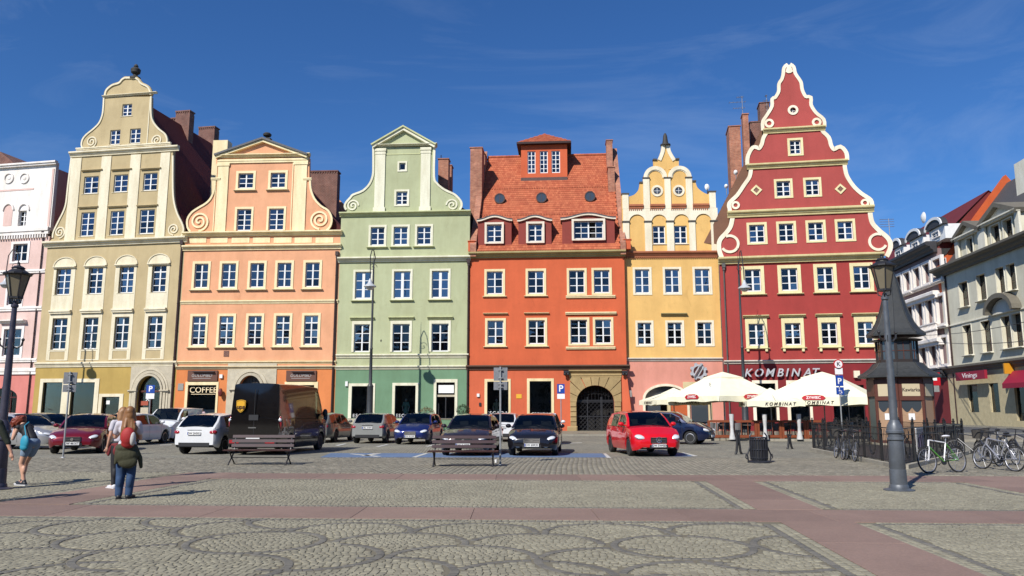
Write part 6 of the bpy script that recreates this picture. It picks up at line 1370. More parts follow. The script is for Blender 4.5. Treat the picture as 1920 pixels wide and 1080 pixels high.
    def csec(s):
        zr = max(zs(s), zbl(s)+.01); z0 = zbl(s); w0 = min(hw(s)*.95, wbt); t = (zr-z0)/(H-z0); ww = w0+(wrf-w0)*min(1, t)
        g1 = .86; zq = z0+(zr-z0)*g1; wq = w0+(wrf-w0)*min(1, t*g1)
        return [(w0, z0), (wq, zq), (ww, zr-.012), (ww*.9, zr+.012), (ww*.5, zr+.035*min(1, t*2)), (0, zr+.045*min(1, t*2))]
    for i in range(len(C_)-1):
        s0, s1 = C_[i], C_[i+1]; A, B = csec(s0), csec(s1); mid = (s0+s1)/2
        for sd in (-1, 1):
            for k in range(5):
                q = [(X(s0), sd*A[k][0], A[k][1]), (X(s1), sd*B[k][0], B[k][1]), (X(s1), sd*B[k+1][0], B[k+1][1]), (X(s0), sd*A[k+1][0], A[k+1][1])]
                tgt = cab
                if k == 0:
                    for j, (a, b_) in enumerate(K['sides']):
                        if a-1e-6 <= mid <= b_+1e-6: tgt = sg.setdefault((j, sd), MB())
                elif k >= 3:
                    if mid < xb: tgt = wsh
                    elif mid > xc and rearglass: tgt = rgl
                tgt.quad(*(q if sd < 0 else q[::-1]))
    rear = csec(C_[-1]); cab.quad(*([(X(xd), a, z) for a, z in rear]+[(X(xd), -a, z) for a, z in rear[-2::-1]]))
    cb = cab.build('roof_shell', roofpaint or paint, root, smooth=True, sharp=35); wsh.build('windshield', CARGLASS, root, smooth=True)
    rgl.build('rear_window', CARGLASS, root, smooth=True)
    for k in sg.values(): k.build('side_window', CARGLASS, root, smooth=True)
    # seats and dashboard seen through the glass
    zt_ = max(interp(q, top) for q in (xa+.03, .5, xd-.06)); it = MB().box(X(xd-.03), X(xa+.03), -W*.84, W*.84, K['zc']-.2, zt_+.045).build('interior', BLK, root); zs_ = zt_+.04; hs2 = min(.34, H-zt_-.16)
    rows_ = (xb+.06, .5*(xb+.06)+.5*(xc-.02)) if kind not in ('van', 'smallvan') else (xb+.03,)
    for q in rows_:
        for sd in (-1, 1): MB().box(X(q)-.06, X(q)+.06, sd*W*.42-.2, sd*W*.42+.2, zs_-.05, zs_+hs2*.55, ch=0).box(X(q)-.04, X(q)+.04, sd*W*.42-.11, sd*W*.42+.11, zs_+hs2*.62, zs_+hs2).build('seat', mat('seat_cloth', (.06, .06, .065), .9), root)
    MB().tube([(X(xa+.06)-.1, W*.42+.17*cos(a*pi/8), zs_+.02+.12*sin(a*pi/8)) for a in range(17)], .014, 5, cap=False).build('steering_wheel', BLK, root)
    # wheels
    def tyre():
        return MB().lathe([(wr_*.66, -.10), (wr_*.93, -.105), (wr_, -.075), (wr_, .075), (wr_*.93, .105), (wr_*.66, .10)], 24, axis='y').mesh('wheel', RUB, smooth=True)
    def rimm():
        q = MB().lathe([(wr_*.68, .06), (wr_*.68, .098), (wr_*.60, .104), (wr_*.58, .06)], 24, axis='y'); q.lathe([(.001, .08), (.06, .085), (.06, .05)], 12, axis='y')
        for k in range(5):
            t = MB().box(-.035, .035, .062, .092, .03, wr_*.62); t.xf(Matrix.Rotation(2*pi*k/5, 4, 'Y')); n = len(q.v); q.v += t.v; q.f += [tuple(n+i for i in f) for f in t.f]; q.m += t.m
        q.lathe([(.001, .045), (wr_*.6, .045), (wr_*.6, .04)], 20, axis='y', mi=1)
        return q.mesh('rim', [rim or RIM, BLK])
    tm = shared(('tyre', kind), tyre); rm = shared(('rim', kind, (rim or RIM).name), rimm)
    for w in wx:
        for sd in (-1, 1):
            o = link('wheel', tm, root, (X(w), sd*(W-.13), wr_)); r = link('rim', rm, o); 
            if sd < 0: r.rotation_euler = (0, 0, pi)
    # lights, plates, grille, mirrors, handles
    zn = K['zn']; tall = kind in ('van', 'smallvan', 'mpv')
    for sd in (-1, 1):
        hwid = hw(.03)*.80
        q = MB().ball((0, 0, 0), (.21, .20, .07 if not tall else .09), 12, 8); q.xf(Matrix.Translation((X(.042), sd*hwid, zn-.055)) @ Matrix.Rotation(sd*-.5, 4, 'Z') @ Matrix.Rotation(.25, 4, 'Y')); o = q.build('headlight', headm or HEADL, root, smooth=True)
        MB().ball((X(.012), sd*hw(.01)*.72, .36), (.05, .1, .05), 10, 6).build('fog_lamp', HEADL, root, smooth=True)
        zt = (K['zd']-.17) if kind != 'van' else 1.2
        dims = dict(hatch=(.12, .16, .10), mpv=(.1, .12, .2), sedan=(.14, .2, .09), wagon=(.12, .12, .16), smallvan=(.06, .06, .2), van=(.05, .07, .26))[kind]
        q = MB().ball((X(.978), sd*hw(.978)*(.84 if kind != 'van' else .965), zt-.03), dims, 12, 8); q.build('taillight', tail or TAILL, root, smooth=True)
        if kind == 'van': MB().ball((X(.985), sd*hw(.978)*.967, zt+.08), (.05, .068, .07), 10, 6).build('taillight', HEADL, root, smooth=True)
        mz = K['zc']+.07; mb = MB().ball((0, 0, 0), (.08, .11, .08 if kind != 'van' else .17), 10, 6); mb.box(-.03, .03, -sd*.17, 0, -.06, -.02); mb.xf(Matrix.Translation((X(xa+(xb-xa)*.42), sd*(W+.10), mz+(.12 if kind == 'van' else .0)))); mb.build('mirror', paint if kind != 'van' else BLK, root, smooth=True)
        for j, (a, b_) in enumerate(K['sides'][:2]):
            if kind in ('van',) and j: continue
            xh = X(b_-.03); zh = interp(b_, top)-.17; MB().box(xh-.09, xh+.09, sd*(hw(b_)+.005), sd*(hw(b_)-.03), zh-.018, zh+.018).build('door_handle', paint if kind != 'van' else BLK, root)
    for sd in (-1, 1):
        for a in [K['sides'][0][0]-.03]+[q[1]+.01 for q in K['sides'][:2]]+([.56, .8] if kind == 'van' else []):
            ds = MB()
            for z0, z1, y0, y1 in ((.30, .52, .982, 1.0), (.52, interp(a, top)-.08, 1.0, .972)):
                w = hw(a); ds.quad((X(a)-.006, sd*(w*y0+.003), z0), (X(a)+.006, sd*(w*y0+.003), z0), (X(a)+.006, sd*(w*y1+.003), z1), (X(a)-.006, sd*(w*y1+.003), z1))
            ds.build('door_seam', BLK, root)
    # front
    fz = MB().box(X(-.004), X(.02), -hw(0)*.52, hw(0)*.52, .30, .42); fz.build('air_intake', BLK, root)
    gz0, gz1 = zn-.25, zn-.06; gg = MB().box(X(-.006), X(.02), -hw(0)*.46, hw(0)*.46, gz0, gz1, ch=0).build('grille', BLK if not chromegrille else CHR, root)
    for k in range(3): z = gz0+.02+k*(gz1-gz0-.03)/2; MB().box(X(-.008), X(0), -hw(0)*.41, hw(0)*.41, z, z+.012).build('grille_bar', CHR if not chromegrille else BLK, gg)
    MB().lathe([(.001, 0), (.055, 0), (.055, -.02), (.001, -.02)], 16, (0, 0, 0), axis='x').xf(Matrix.Translation((X(-.010), 0, (gz0+gz1)/2+.01)) @ Matrix.Rotation(pi, 4, 'Z')).build('badge', CHR, root)
    # rear
    MB().box(X(1.0)-.012, X(.985), -hw(1)*.8, hw(1)*.8, .30, .44).build('rear_bumper_trim', BLK, root)
    if kind != 'van': MB().box(X(1.0)-.01, X(.99), -.28, .28, zt+.04, zt+.06).build('boot_trim', CHR, root)
    for fr in (0, 1):
        if fr: px_, pz, rz_, nm = X(0)+.045, .40 if kind != 'van' else .6, pi/2, 'licence_plate'
        else: px_, pz, rz_, nm = X(1.0)-.035, (.78 if kind in ('hatch', 'mpv', 'wagon') else .62), -pi/2, 'licence_plate'
        o = MB().box(-.26, .26, -.01, .015, -.055, .055).build(nm, PLT, root, loc=(px_, 0, pz), rz=rz_)
        if plate and ((end == 'front') == bool(fr)):
            text(plate, .105, 'plate_lettering', PLB, o, Matrix.Translation((0, -.012, 0)) @ Matrix.Rotation(pi/2, 4, 'X'), .002, sx=.95, bevel=.002); MB().box(-.255, -.225, -.012, 0, -.05, .05).build('plate_band', mat('plate_blue', (.02, .06, .35), .5), o)
    # wipers, aerial
    MB().tube([(X(xa+.01), .1, K['zc']+.03), (X(xa+.025), -.45, K['zc']+.06)], .012, 5).tube([(X(xa+.01), .6, K['zc']+.0), (X(xa+.025), .12, K['zc']+.08)], .012, 5).build('wiper', BLK, root)
    if end == 'back' and kind != 'van': MB().tube([(X(xd)+.0, 0, zbl(xd)+.03), (X(xd)+.12, -.32, zbl(xd)+.13)], .012, 5).build('rear_wiper', BLK, root)
    return root, X, hw, K
WHT = carpaint('car_white', (.70, .71, .72)); BLKP = carpaint('car_black', (.010, .009, .011), 0, .25); REDP = carpaint('car_red', (.60, .006, .014), .0); DRED = carpaint('car_dark_red', (.15, .006, .014), .2); SILV = carpaint('car_silver', (.30, .305, .29), .25, .35); GREYP = carpaint('car_grey', (.12, .125, .12), .1); BLUP = carpaint('car_blue', (.012, .02, .11), .3); NAVY = carpaint('car_navy', (.006, .012, .045), .2); BRNB = carpaint('car_dark_brown', (.03, .02, .022), .3); UPSB = carpaint('van_dark_brown', (.005, .0035, .003), 0, .25); SILW = carpaint('car_pale_silver', (.42, .42, .43), .5, .3)
make_car('wagon', SILW, 'silver estate car with sloping windscreen, at the left edge behind the street lamp', 'car', 117, 842, 345, rim=RIM)
make_car('hatch', carpaint('car_dark_green', (.02, .025, .022), .2), 'dark hatchback mostly hidden behind the silver estate car and the dark red car', 'car', 150, 832, 340)
make_car('sedan', DRED, 'dark red saloon with its front to the camera, between signpost and standing women', 'car', 133, 852, 285, plate='DW 461XT', rim=RIM, headm=None)
make_car('hatch', WHT, 'white hatchback behind the dark red saloon, hidden by the standing women', 'car', 205, 836, 84, end='back', plate='DW 3K104')
make_car('smallvan', WHT, 'small white delivery van left of the white hatchback with red taillights', 'van', 290, 829.5, 268, plate='DW 71004', rim=RIM)
make_car('hatch', WHT, 'white hatchback seen from behind, just left of the big dark delivery van', 'car', 362, 852.5, 82, end='back', plate='DW 2H502', rim=RIM)
vr, vX, vhw, vK = make_car('van', UPSB, 'big dark brown delivery van with golden shield on its rear door', 'van', 473, 854, 84, end='back', rearglass=False, rim=DKRIM, name='delivery_van', group='vehicles parked in front of the houses')
make_car('wagon', GREYP, 'grey car whose rear shows just right of the dark delivery van', 'car', 583, 831, 84, end='back', rim=DKRIM)
make_car('hatch', SILV, 'silver hatchback with red taillights parked beside the dark blue car', 'car', 688, 832, 84, end='back', plate='DBL 01844')
make_car('hatch', BLUP, 'dark blue hatchback facing the camera under the mannequin window', 'car', 768, 834, 264, plate='DW 8139F', chromegrille=True)
make_car('sedan', BRNB, 'dark brown saloon facing the camera right behind the bench', 'car', 868, 856, 264, plate='DW 5A909', chromegrille=False)
make_car('hatch', WHT, 'white hatchback seen from behind, between the dark brown and the black saloon', 'car', 939, 829, 84, end='back', plate='DW 5E904')
make_car('sedan', BLKP, 'black saloon with chrome grille facing the camera beside the signpost', 'car', 997, 856, 264, plate='DW 60R30', chromegrille=True)
make_car('hatch', WHT, 'white hatchback hidden behind the black saloon with chrome grille', 'car', 1014, 834, 84, end='back')
rr_, rX, rhw, rK = make_car('mpv', REDP, 'bright red car turned towards the parking sign side, right of the stone gateway', 'car', 1236, 857, 277, plate='DW 5W420', rim=DKRIM)
make_car('mpv', NAVY, 'navy blue car with silver wheel covers, half behind the bright red car', 'car', 1336, 833, 332, rim=RIM)
# star badge on the red car
bd = MB(); 
for k in range(3): a = pi/2+2*pi*k/3; bd.tube([(0, 0, 0), (0, .085*cos(a), .085*sin(a))], [.016, .006], 5)
bd.tube([(0, .095*cos(2*pi*i/18), .095*sin(2*pi*i/18)) for i in range(19)], .009, 5, cap=False); bd.build('badge', CHR, rr_, loc=(rX(0)+.06, 0, rK['zn']-.14))
# shield, plate and rails on the van
gold = mat('shield_gold', C(232, 176, 50, .85), .35, coat=.6); brn = mat('shield_brown', C(58, 34, 20, .85), .4)
def shield(k): return [(.62*k*a, .62*k*b) for a, b in ((-.3, .34), (-.15, .39), (0, .41), (.15, .39), (.3, .34), (.3, .0), (.25, -.17), (.12, -.32), (0, -.39), (-.12, -.32), (-.25, -.17), (-.3, .0))]
xr = vX(1.0)-.0
SM = Matrix.Translation((xr-.012, .52, 1.78)) @ Matrix.Rotation(-pi/2, 4, 'Z')
def shb(k, d0, d1, m, nm): q = MB().prism(shield(k), d0, d1); q.xf(SM); return q.build(nm, m, vr)
shb(.95, 0, .02, gold, 'shield'); shb(.86, .02, .026, brn, 'shield_inset'); shb(.80, .026, .031, gold, 'shield_inset')
text('ups', .22, 'shield_lettering', brn, vr, SM @ Matrix.Translation((0, -.036, -.03)) @ Matrix.Rotation(pi/2, 4, 'X'), .004, bevel=.008)
dl = MB().box(xr-.008, xr+.02, -.006, .006, .62, 2.4); dl.build('door_seam', BLK, vr); MB().box(xr-.02, xr+.02, -.16, .2, 1.27, 1.47).build('number_recess', BLK, vr); MB().box(xr-.03, xr+.02, -.1, .2, .98, 1.02).build('door_handle', CHR, vr); MB().box(xr-.1, xr+.02, -.9, .9, .42, .60).build('rear_bumper', BLK, vr)
MB().box(xr-.11, xr-.08, -.86, -.5, .44, .56).box(xr-.11, xr-.08, .5, .86, .44, .56).build('reflector', TAILL, vr)
# ============================================================= kiosk
def px_m(Y): return FPX/Y
def kiosk():
    Y = 38.0; c = at(1690, 771, Y); Z = lambda y: at(1690, y, Y).z
    root = empty('kiosk', (c.x, c.y, 0), radians(-6), 'dark roofed wooden kiosk with two tiered bell roof beside the iron railing', 'kiosk')
    SL_ = mat('dark_slate', C(62, 64, 64, .75), .55, 'metal'); WD = mat('kiosk_brown', C(108, 60, 46, .75), .6, 'wood'); DW = mat('kiosk_dark_wood', C(52, 42, 38, .8), .6, 'wood'); PN = mat('kiosk_beige', C(196, 160, 128, .8), .7, 'wood')
    a0 = pi/8; n = 8
    z1, z2, z3, z4, z5, z6 = Z(708), Z(683), Z(637), Z(630), Z(590), Z(506)
    MB().lathe([(.02, z1+.02), (1.9, z1-.02), (2.08, z1-.02), (2.08, z1+.06), (1.75, z1+.22), (1.45, z1+.42), (1.22, z2+.02), (1.18, z2+.06)], n, a0=a0).build('lower_roof', SL_, root)
    MB().lathe([(.02, z4), (1.38, z4-.03), (1.5, z4-.03), (1.5, z4+.06), (1.22, z4+.28), (.98, z4+.62), (.74, z4+1.15), (.52, z4+1.85), (.33, z4+2.6), (.17, z4+3.2), (.05, z6)], n, a0=a0).build('upper_roof', SL_, root)
    seams = MB()
    for k in range(n):
        a = a0+2*pi*k/n
        for pr in ([(2.08, z1+.07), (1.75, z1+.23), (1.45, z1+.43), (1.22, z2+.04)], [(1.5, z4+.08), (1.22, z4+.29), (.98, z4+.63), (.74, z4+1.16), (.52, z4+1.86), (.33, z4+2.61), (.05, z6)]):
            seams.tube([(r*cos(a), r*sin(a), z) for r, z in pr], .03, 5)
    seams.build('roof_seam', SL_, root); MB().ball((0, 0, z6+.05), .1).build('finial', SL_, root, smooth=True)
    # upper drum with windows
    for k in range(n):
        a = 2*pi*k/n; M = Matrix.Rotation(a+pi/2, 4, 'Z'); r = 1.08*cos(pi/8); hw_ = 1.08*sin(pi/8)
        b = MB().prism([(-hw_, z2), (hw_, z2), (hw_, z3), (-hw_, z3)], r-.1, r, [[(-hw_+.08, z2+.2), (hw_-.08, z2+.2), (hw_-.08, z3-.1), (-hw_+.08, z3-.1)]]); b.xf(M); o = b.build('drum_panel', DW, root)
        b = MB().box(-hw_+.08, hw_-.08, -r+.06, -r+.07, z2+.2, z3-.1); b.xf(M); b.build('pane', mat('opaque_glass'), o)
        b = MB().box(-.015, .015, -r+.03, -r+.06, z2+.2, z3-.1).box(-hw_+.08, hw_-.08, -r+.031, -r+.059, (z2+z3)/2, (z2+z3)/2+.03); b.xf(M); b.build('glazing_bar', mat('kiosk_brown'), o)
    MB().lathe([(1.35, z3-.02), (1.2, z3-.1), (1.1, z3-.1), (1.1, z3-.02)], n, a0=a0).build('drum_cornice', DW, root)
    # lower body
    R_ = 1.62; zt = z1-.02
    for k in range(n):
        a = 2*pi*k/n; M = Matrix.Rotation(a+pi/2, 4, 'Z'); r = R_*cos(pi/8); hw_ = R_*sin(pi/8)
        fr = MB().box(-hw_, -hw_+.1, -r-.03, -r+.12, 0, zt).box(hw_-.1, hw_, -r-.03, -r+.12, 0, zt).box(-hw_+.1, hw_-.1, -r, -r+.1, zt-.12, zt).box(-hw_+.1, hw_-.1, -r, -r+.1, 0, .25); fr.xf(M); o = fr.build('frame', WD, root)
        front = k in (5, 6)
        q = MB().box(-hw_+.1, -.01, -r+.02, -r+.07, .25, 2.1).box(.01, hw_-.1, -r+.02, -r+.07, .25, 2.1) if front else MB().box(-hw_+.1, hw_-.1, -r+.02, -r+.07, .25, 2.3); q.xf(M); q.build('door_leaf' if front else 'panel', PN if k in (5, 6, 7) else mat('grey_green_panel', C(104, 116, 110, .8), .7, 'plaster'), o)
        if front:
            q = MB().prism([(-hw_+.12, 2.1), (-hw_+.12, 1.9)]+[(-hw_+.12+(hw_-.12)*i/8*1.0, 1.78-.22*sin(pi*i/8)) for i in range(0, 9)]+[(i*(hw_-.12)/8, 1.78-.22*sin(pi*i/8)) for i in range(1, 9)]+[(hw_-.12, 2.1)], r-.02, r-.01); q.xf(M); q.build('door_window', mat('opaque_glass'), o)
            q = MB().box(-.2, .12, -r+.0, -r+.012, 1.2, 1.5); q.xf(M); q.build('notice', mat('paper'), o)
        q = MB().box(-hw_*.98, hw_*.98, -r-.05, -r+.1, 2.1 if front else 2.3, zt-.12); q.xf(M); f_ = q.build('fascia', WD, root)
        q = MB().box(-hw_*.72, hw_*.72, -r-.062, -r-.05, 2.3, zt-.32); q.xf(M)
        if k in (5, 6, 7): q.build('sign_plate', mat('cream_plate', C(206, 190, 156, .85), .6), f_)
        if k == 6: text('Kawiarka', .24, 'sign_lettering', mat('dark_bar'), f_, M @ Matrix.Translation((0, -r-.063, 2.3+(zt-2.62)/2)) @ Matrix.Rotation(pi/2, 4, 'X'), .004, bevel=.004)
    MB().lathe([(1.7, 0), (1.7, .12), (.01, .12)], n, a0=a0).build('plinth', STONEG, root)
kiosk(); bpy.data.objects['kiosk'].scale = (.88, .88, 1)
# ============================================================= umbrellas
CANV = mat('cream_canvas', C(246, 240, 210, .92), .85, 'cloth', bump=.15); BADGE = mat('badge_red', C(190, 30, 44, .85), .6); STEEL = mat('grey_steel', (.34, .35, .36), .4, 'metal', metal=.3)
def umbrella(x, yap, yeave, Y, side, rot, label, logo=False, txt=None):
    c = at(x, 771, Y); zt = at(x, yap, Y).z; ze = at(x, yeave-5, Y-side*.3).z; root = empty('parasol', (c.x, c.y, .1), radians(rot), label, 'parasol', 'cream parasols on the terrace'); zt -= .1; ze -= .1; h = side/2
    b = MB(); zc = zt-.32; k = .30; N_ = 6
    def edge(t): # canvas sags between ribs
        return ze+(zc-ze)*(1-t)**1.0
    rings = []
    for j in range(N_+1):
        t = k+(1-k)*j/N_; row = []
        for s in range(4):
            a, b2 = [(-1, -1), (1, -1), (1, 1), (-1, 1)][s], [(1, -1), (1, 1), (-1, 1), (-1, -1)][s]
            for i in range(6): f = i/6; row.append(((a[0]+(b2[0]-a[0])*f)*h*t, (a[1]+(b2[1]-a[1])*f)*h*t, ze+(zc-ze)*(1-(t-k)/(1-k))-.06*sin(pi*f)*sin(pi*min(1, (t-k)/(1-k)*.9+.05))))
        rings.append(row)
    m = 24
    for r_ in rings: b.v += r_
    for j in range(N_):
        for i in range(m): a = j*m+i; q = j*m+(i+1) % m; b.f.append((a, q, q+m, a+m)); b.m.append(0)
    b.build('canopy', CANV, root, smooth=True)
    v = MB(); kk = k*1.18
    tp = [(x_*h*kk, y_*h*kk, zc-.02) for x_, y_ in ((-1, -1), (1, -1), (1, 1), (-1, 1))]; v.v = tp+[(0, 0, zt)]+[(p[0], p[1], p[2]-.08) for p in tp]
    v.f = [(0, 1, 4), (1, 2, 4), (2, 3, 4), (3, 0, 4)]+[(i, (i+1) % 4, 5+(i+1) % 4, 5+i) for i in range(4)]; v.m = [0]*8; v.build('top_vent', CANV, root)
    for s in range(4):
        w = MB(); nn = 12; base = []
        for i in range(nn+1): u = -h+side*i/nn; base.append((u, -h-.01-.012*sin(i*2.2), ze-.02)); 
        for i in range(nn):
            (xa, ya, za), (xb, yb, zb_) = base[i], base[i+1]; dz = lambda q: .30+.03*sin(q*5)
            kq = 1.45 if (logo and txt) else 1
            w.quad((xa, -h, ze), (xb, -h, ze), (xb, yb, ze-dz(i+1)*kq), (xa, ya, ze-dz(i)*kq))
        M = Matrix.Rotation(s*pi/2, 4, 'Z'); w.xf(M); vo = w.build('valance', CANV, root, recalc=False)
        if logo and s in (0, 1, 3):
            e = MB().prism([(-.5, -.11), (.5, -.11), (.62, .0), (.5, .11), (.24, .16), (-.24, .16), (-.5, .11), (-.62, 0)], .0, .01); e.xf(M @ Matrix.Translation((0, -h-.035, ze-.04))); e.build('badge', BADGE, vo)
            text('ZYWIEC', .2, 'badge_lettering', mat('bright_sign'), vo, M @ Matrix.Translation((0, -h-.047, ze-.03)) @ Matrix.Rotation(pi/2, 4, 'X'), .003, bevel=.004)
        if txt and s in (0, 1, 3): text(txt, .24, 'valance_lettering', mat('dark_bar'), vo, M @ Matrix.Translation((.2, -h-.035, ze-(.30 if logo else .16))) @ Matrix.Rotation(pi/2, 4, 'X'), .003, shear=.3, bevel=.002, gap=1.4)
    MB().tube([(0, 0, 0), (0, 0, zt-.05)], .035, 8).build('pole', STEEL, root, smooth=True); MB().box(-.35, .35, -.35, .35, 0, .08).build('base', BLK, root)
    rb = MB()
    for q in ((-1, -1), (1, -1), (1, 1), (-1, 1), (0, -1), (0, 1), (1, 0), (-1, 0)):
        MB().tube([(q[0]*h*.02, q[1]*h*.02, zt-.2), (q[0]*h*.97, q[1]*h*.97, ze-.01)], .016, 5).build('rib', STEEL, root)
    return root
umbrella(1264, 727, 755, 49, 3.4, 8, 'small cream parasol with dark lettering at the left end of the terrace', txt='KOMBINAT')
umbrella(1358, 697, 748, 46, 4.6, 26, 'large cream parasol with red badges nearest the round cog emblem', logo=True)
umbrella(1446, 727, 757, 43.6, 3.0, -8, 'lower cream parasol with dark lettering between the two large parasols', txt='KOMBINAT')
umbrella(1546, 697, 750, 45, 5.6, -32, 'large cream parasol with red badges nearest the dark kiosk', logo=True, txt='KOMBINAT')
umbrella(1532, 724, 757, 42.2, 3.0, -6, 'lower cream parasol in front of the right hand large one', txt='KOMBINAT') if 0 else None
# ============================================================= terrace
OW = mat('orange_wood', C(150, 78, 44, .8), .6, 'wood'); WICK = mat('grey_wicker', (.16, .16, .165), .8, 'cloth', bump=.5)
def terrace():
    pts = [(1225, 42.6+8.0), (1340, 42.9), (1400, 43), (1460, 43.1), (1528, 43.2)]
    P_ = [at(x, 771, y) for x, y in ((1326, 43.2), (1372, 43.2), (1418, 43.2), (1464, 43.2), (1510, 43.2), (1548, 43.2))]
    for i, (a, b) in enumerate(zip(P_, P_[1:])):
        d = (b-a); L_ = d.length; root = empty('terrace_screen', (a.x, a.y, .1), 0, 'orange wooden terrace screen, number %s of the row from the left' % ('one', 'two', 'three', 'four', 'five')[i] if 0 else ['orange wooden terrace screen left of the litter bin, behind the crossed bollard', 'orange wooden terrace screen just left of the litter bin', 'orange wooden terrace screen behind and right of the litter bin', 'orange wooden terrace screen behind the small bollard', 'orange wooden terrace screen at the end next to the iron railing'][i], 'screen', 'wooden screens round the terrace')
        for x in (.0, L_-.14): MB().box(x, x+.12, -.06, .06, 0, 1.0).build('post', OW, root)
        MB().box(.12, L_-.14, -.05, .05, .9, 1.02).build('rail', OW, root); MB().box(.12, L_-.14, -.04, .04, .08, .22).build('rail', OW, root)
        for k in range(2): x = .12+(L_-.26)*(k+1)/3; MB().box(x-.015, x+.015, -.01, .01, .22, .9).build('bar', OW, root)
    for x, lab in ((1371, 'white flared terrace post left of the litter bin'), (1433, 'white flared terrace post rising behind the litter bin'), (1497, 'white flared terrace post right of the small bollard')):
        c = at(x, 771, 42.7); tag(MB().lathe([(.17, .1), (.16, .2), (.10, .5), (.085, .75), (.11, 1.1), (.13, 1.45), (.01, 1.45)], 12, (c.x, c.y, 0)).build('terrace_post', mat('pale_post', (.56, .56, .55), .6, 'metal'), smooth=True), lab, 'post', 'white flared posts of the terrace')
    # round backed chairs and tables
    def chair():
        r = empty('terrace_chair', (0, 0, .1), 0, 'x', 'chair', 'grey wicker chairs on the terrace')
        MB().lathe([(.25, .42), (.26, .48), (.01, .49)], 14).build('seat', WICK, r); b = MB(); 
        for i in range(9): a = pi+pi*i/8; b.v += [(.26*cos(a), .26*sin(a), .46), (.30*cos(a), .30*sin(a), .80+.06*sin(pi*i/8)), (.27*cos(a), .27*sin(a), .80+.06*sin(pi*i/8)), (.23*cos(a), .23*sin(a), .46)]
        for i in range(8):
            k = 4*i
            for j in range(4): b.f.append((k+j, k+(j+1) % 4, k+4+(j+1) % 4, k+4+j)); b.m.append(0)
        b.build('backrest', WICK, r)
        for a in (.8, 2.3, 3.9, 5.5): MB().tube([(.2*cos(a), .2*sin(a), .43), (.24*cos(a), .24*sin(a), 0)], .014, 5).build('leg', BLK, r)
        return r
    def table():
        r = empty('terrace_table', (0, 0, .1), 0, 'x', 'table', 'small round tables on the terrace'); MB().lathe([(.36, .72), (.36, .75), (.01, .755)], 18).build('table_top', mat('table_top', (.12, .11, .10), .4), r); MB().tube([(0, 0, .03), (0, 0, .72)], .03, 8).lathe([(.24, 0), (.22, .03), (.01, .04)], 14).build('leg', BLK, r); return r
    c0, t0 = chair(), table(); spots = []
    where = ['left of the litter bin', 'just left of the litter bin', 'behind the litter bin', 'right of the litter bin', 'behind the small bollard', 'next to the iron railing']
    for i, x in enumerate((1318, 1352, 1402, 1448, 1478, 1526)):
        for j, (dx, dy, rz) in enumerate(((-.65, .0, .3), (.62, .1, 2.2))):
            c = at(x, 771, 44.3+.5*(i % 2)); lab = 'grey round backed chair at the %s of the table %s' % (('left', 'right')[j], where[i]); 
            if i+j == 0: c0.location = (c.x+dx, c.y+dy, .1); c0.rotation_euler.z = rz; c0['label'] = lab
            else: copy_tree(c0, loc=(c.x+dx, c.y+dy, .1), rz=rz, label=lab)
        lab = 'small dark round table %s' % where[i]
        if i == 0: t0.location = (c.x, c.y, .1); t0['label'] = lab
        else: copy_tree(t0, loc=(c.x, c.y, .1), label=lab)
    for i, x in enumerate((1300, 1336, 1378, 1416, 1462, 1500, 1540)):
        wh = ['below the small left parasol', 'under the left parasol edge', 'under the left parasol middle', 'between the large parasols', 'under the low parasol', 'under the right parasol', 'behind the railing bicycles'][i]
        for j, (dx, dy, rz) in enumerate(((-.6, .1, .2), (.6, -.1, 2.4))): c = at(x, 771, 47.5+.7*(i % 2)); copy_tree(c0, loc=(c.x+dx, c.y+dy, .1), rz=rz, label='back row grey wicker chair %s, %s of its table' % (wh, ('left', 'right')[j]))
        copy_tree(t0, loc=(c.x, c.y, .1), label='back row dark table %s' % wh)
    for x, y_, lab in ((1306, 47.5, 'white conical planter below the small left parasol'), (1558, 46, 'white conical planter behind the bicycle on the railing'), (1591, 46.5, 'white conical planter between the signpost and the kiosk'), (1625, 46, 'white conical planter left of the kiosk')):
        c = at(x, 771, y_); tag(MB().lathe([(.14, .1), (.22, 1.0), (.2, 1.0), (.18, .9), (.01, .9)], 14, (c.x, c.y, 0)).build('planter', mat('pale_post'), smooth=True), lab, 'planter', 'white conical planters on the terrace')
terrace()
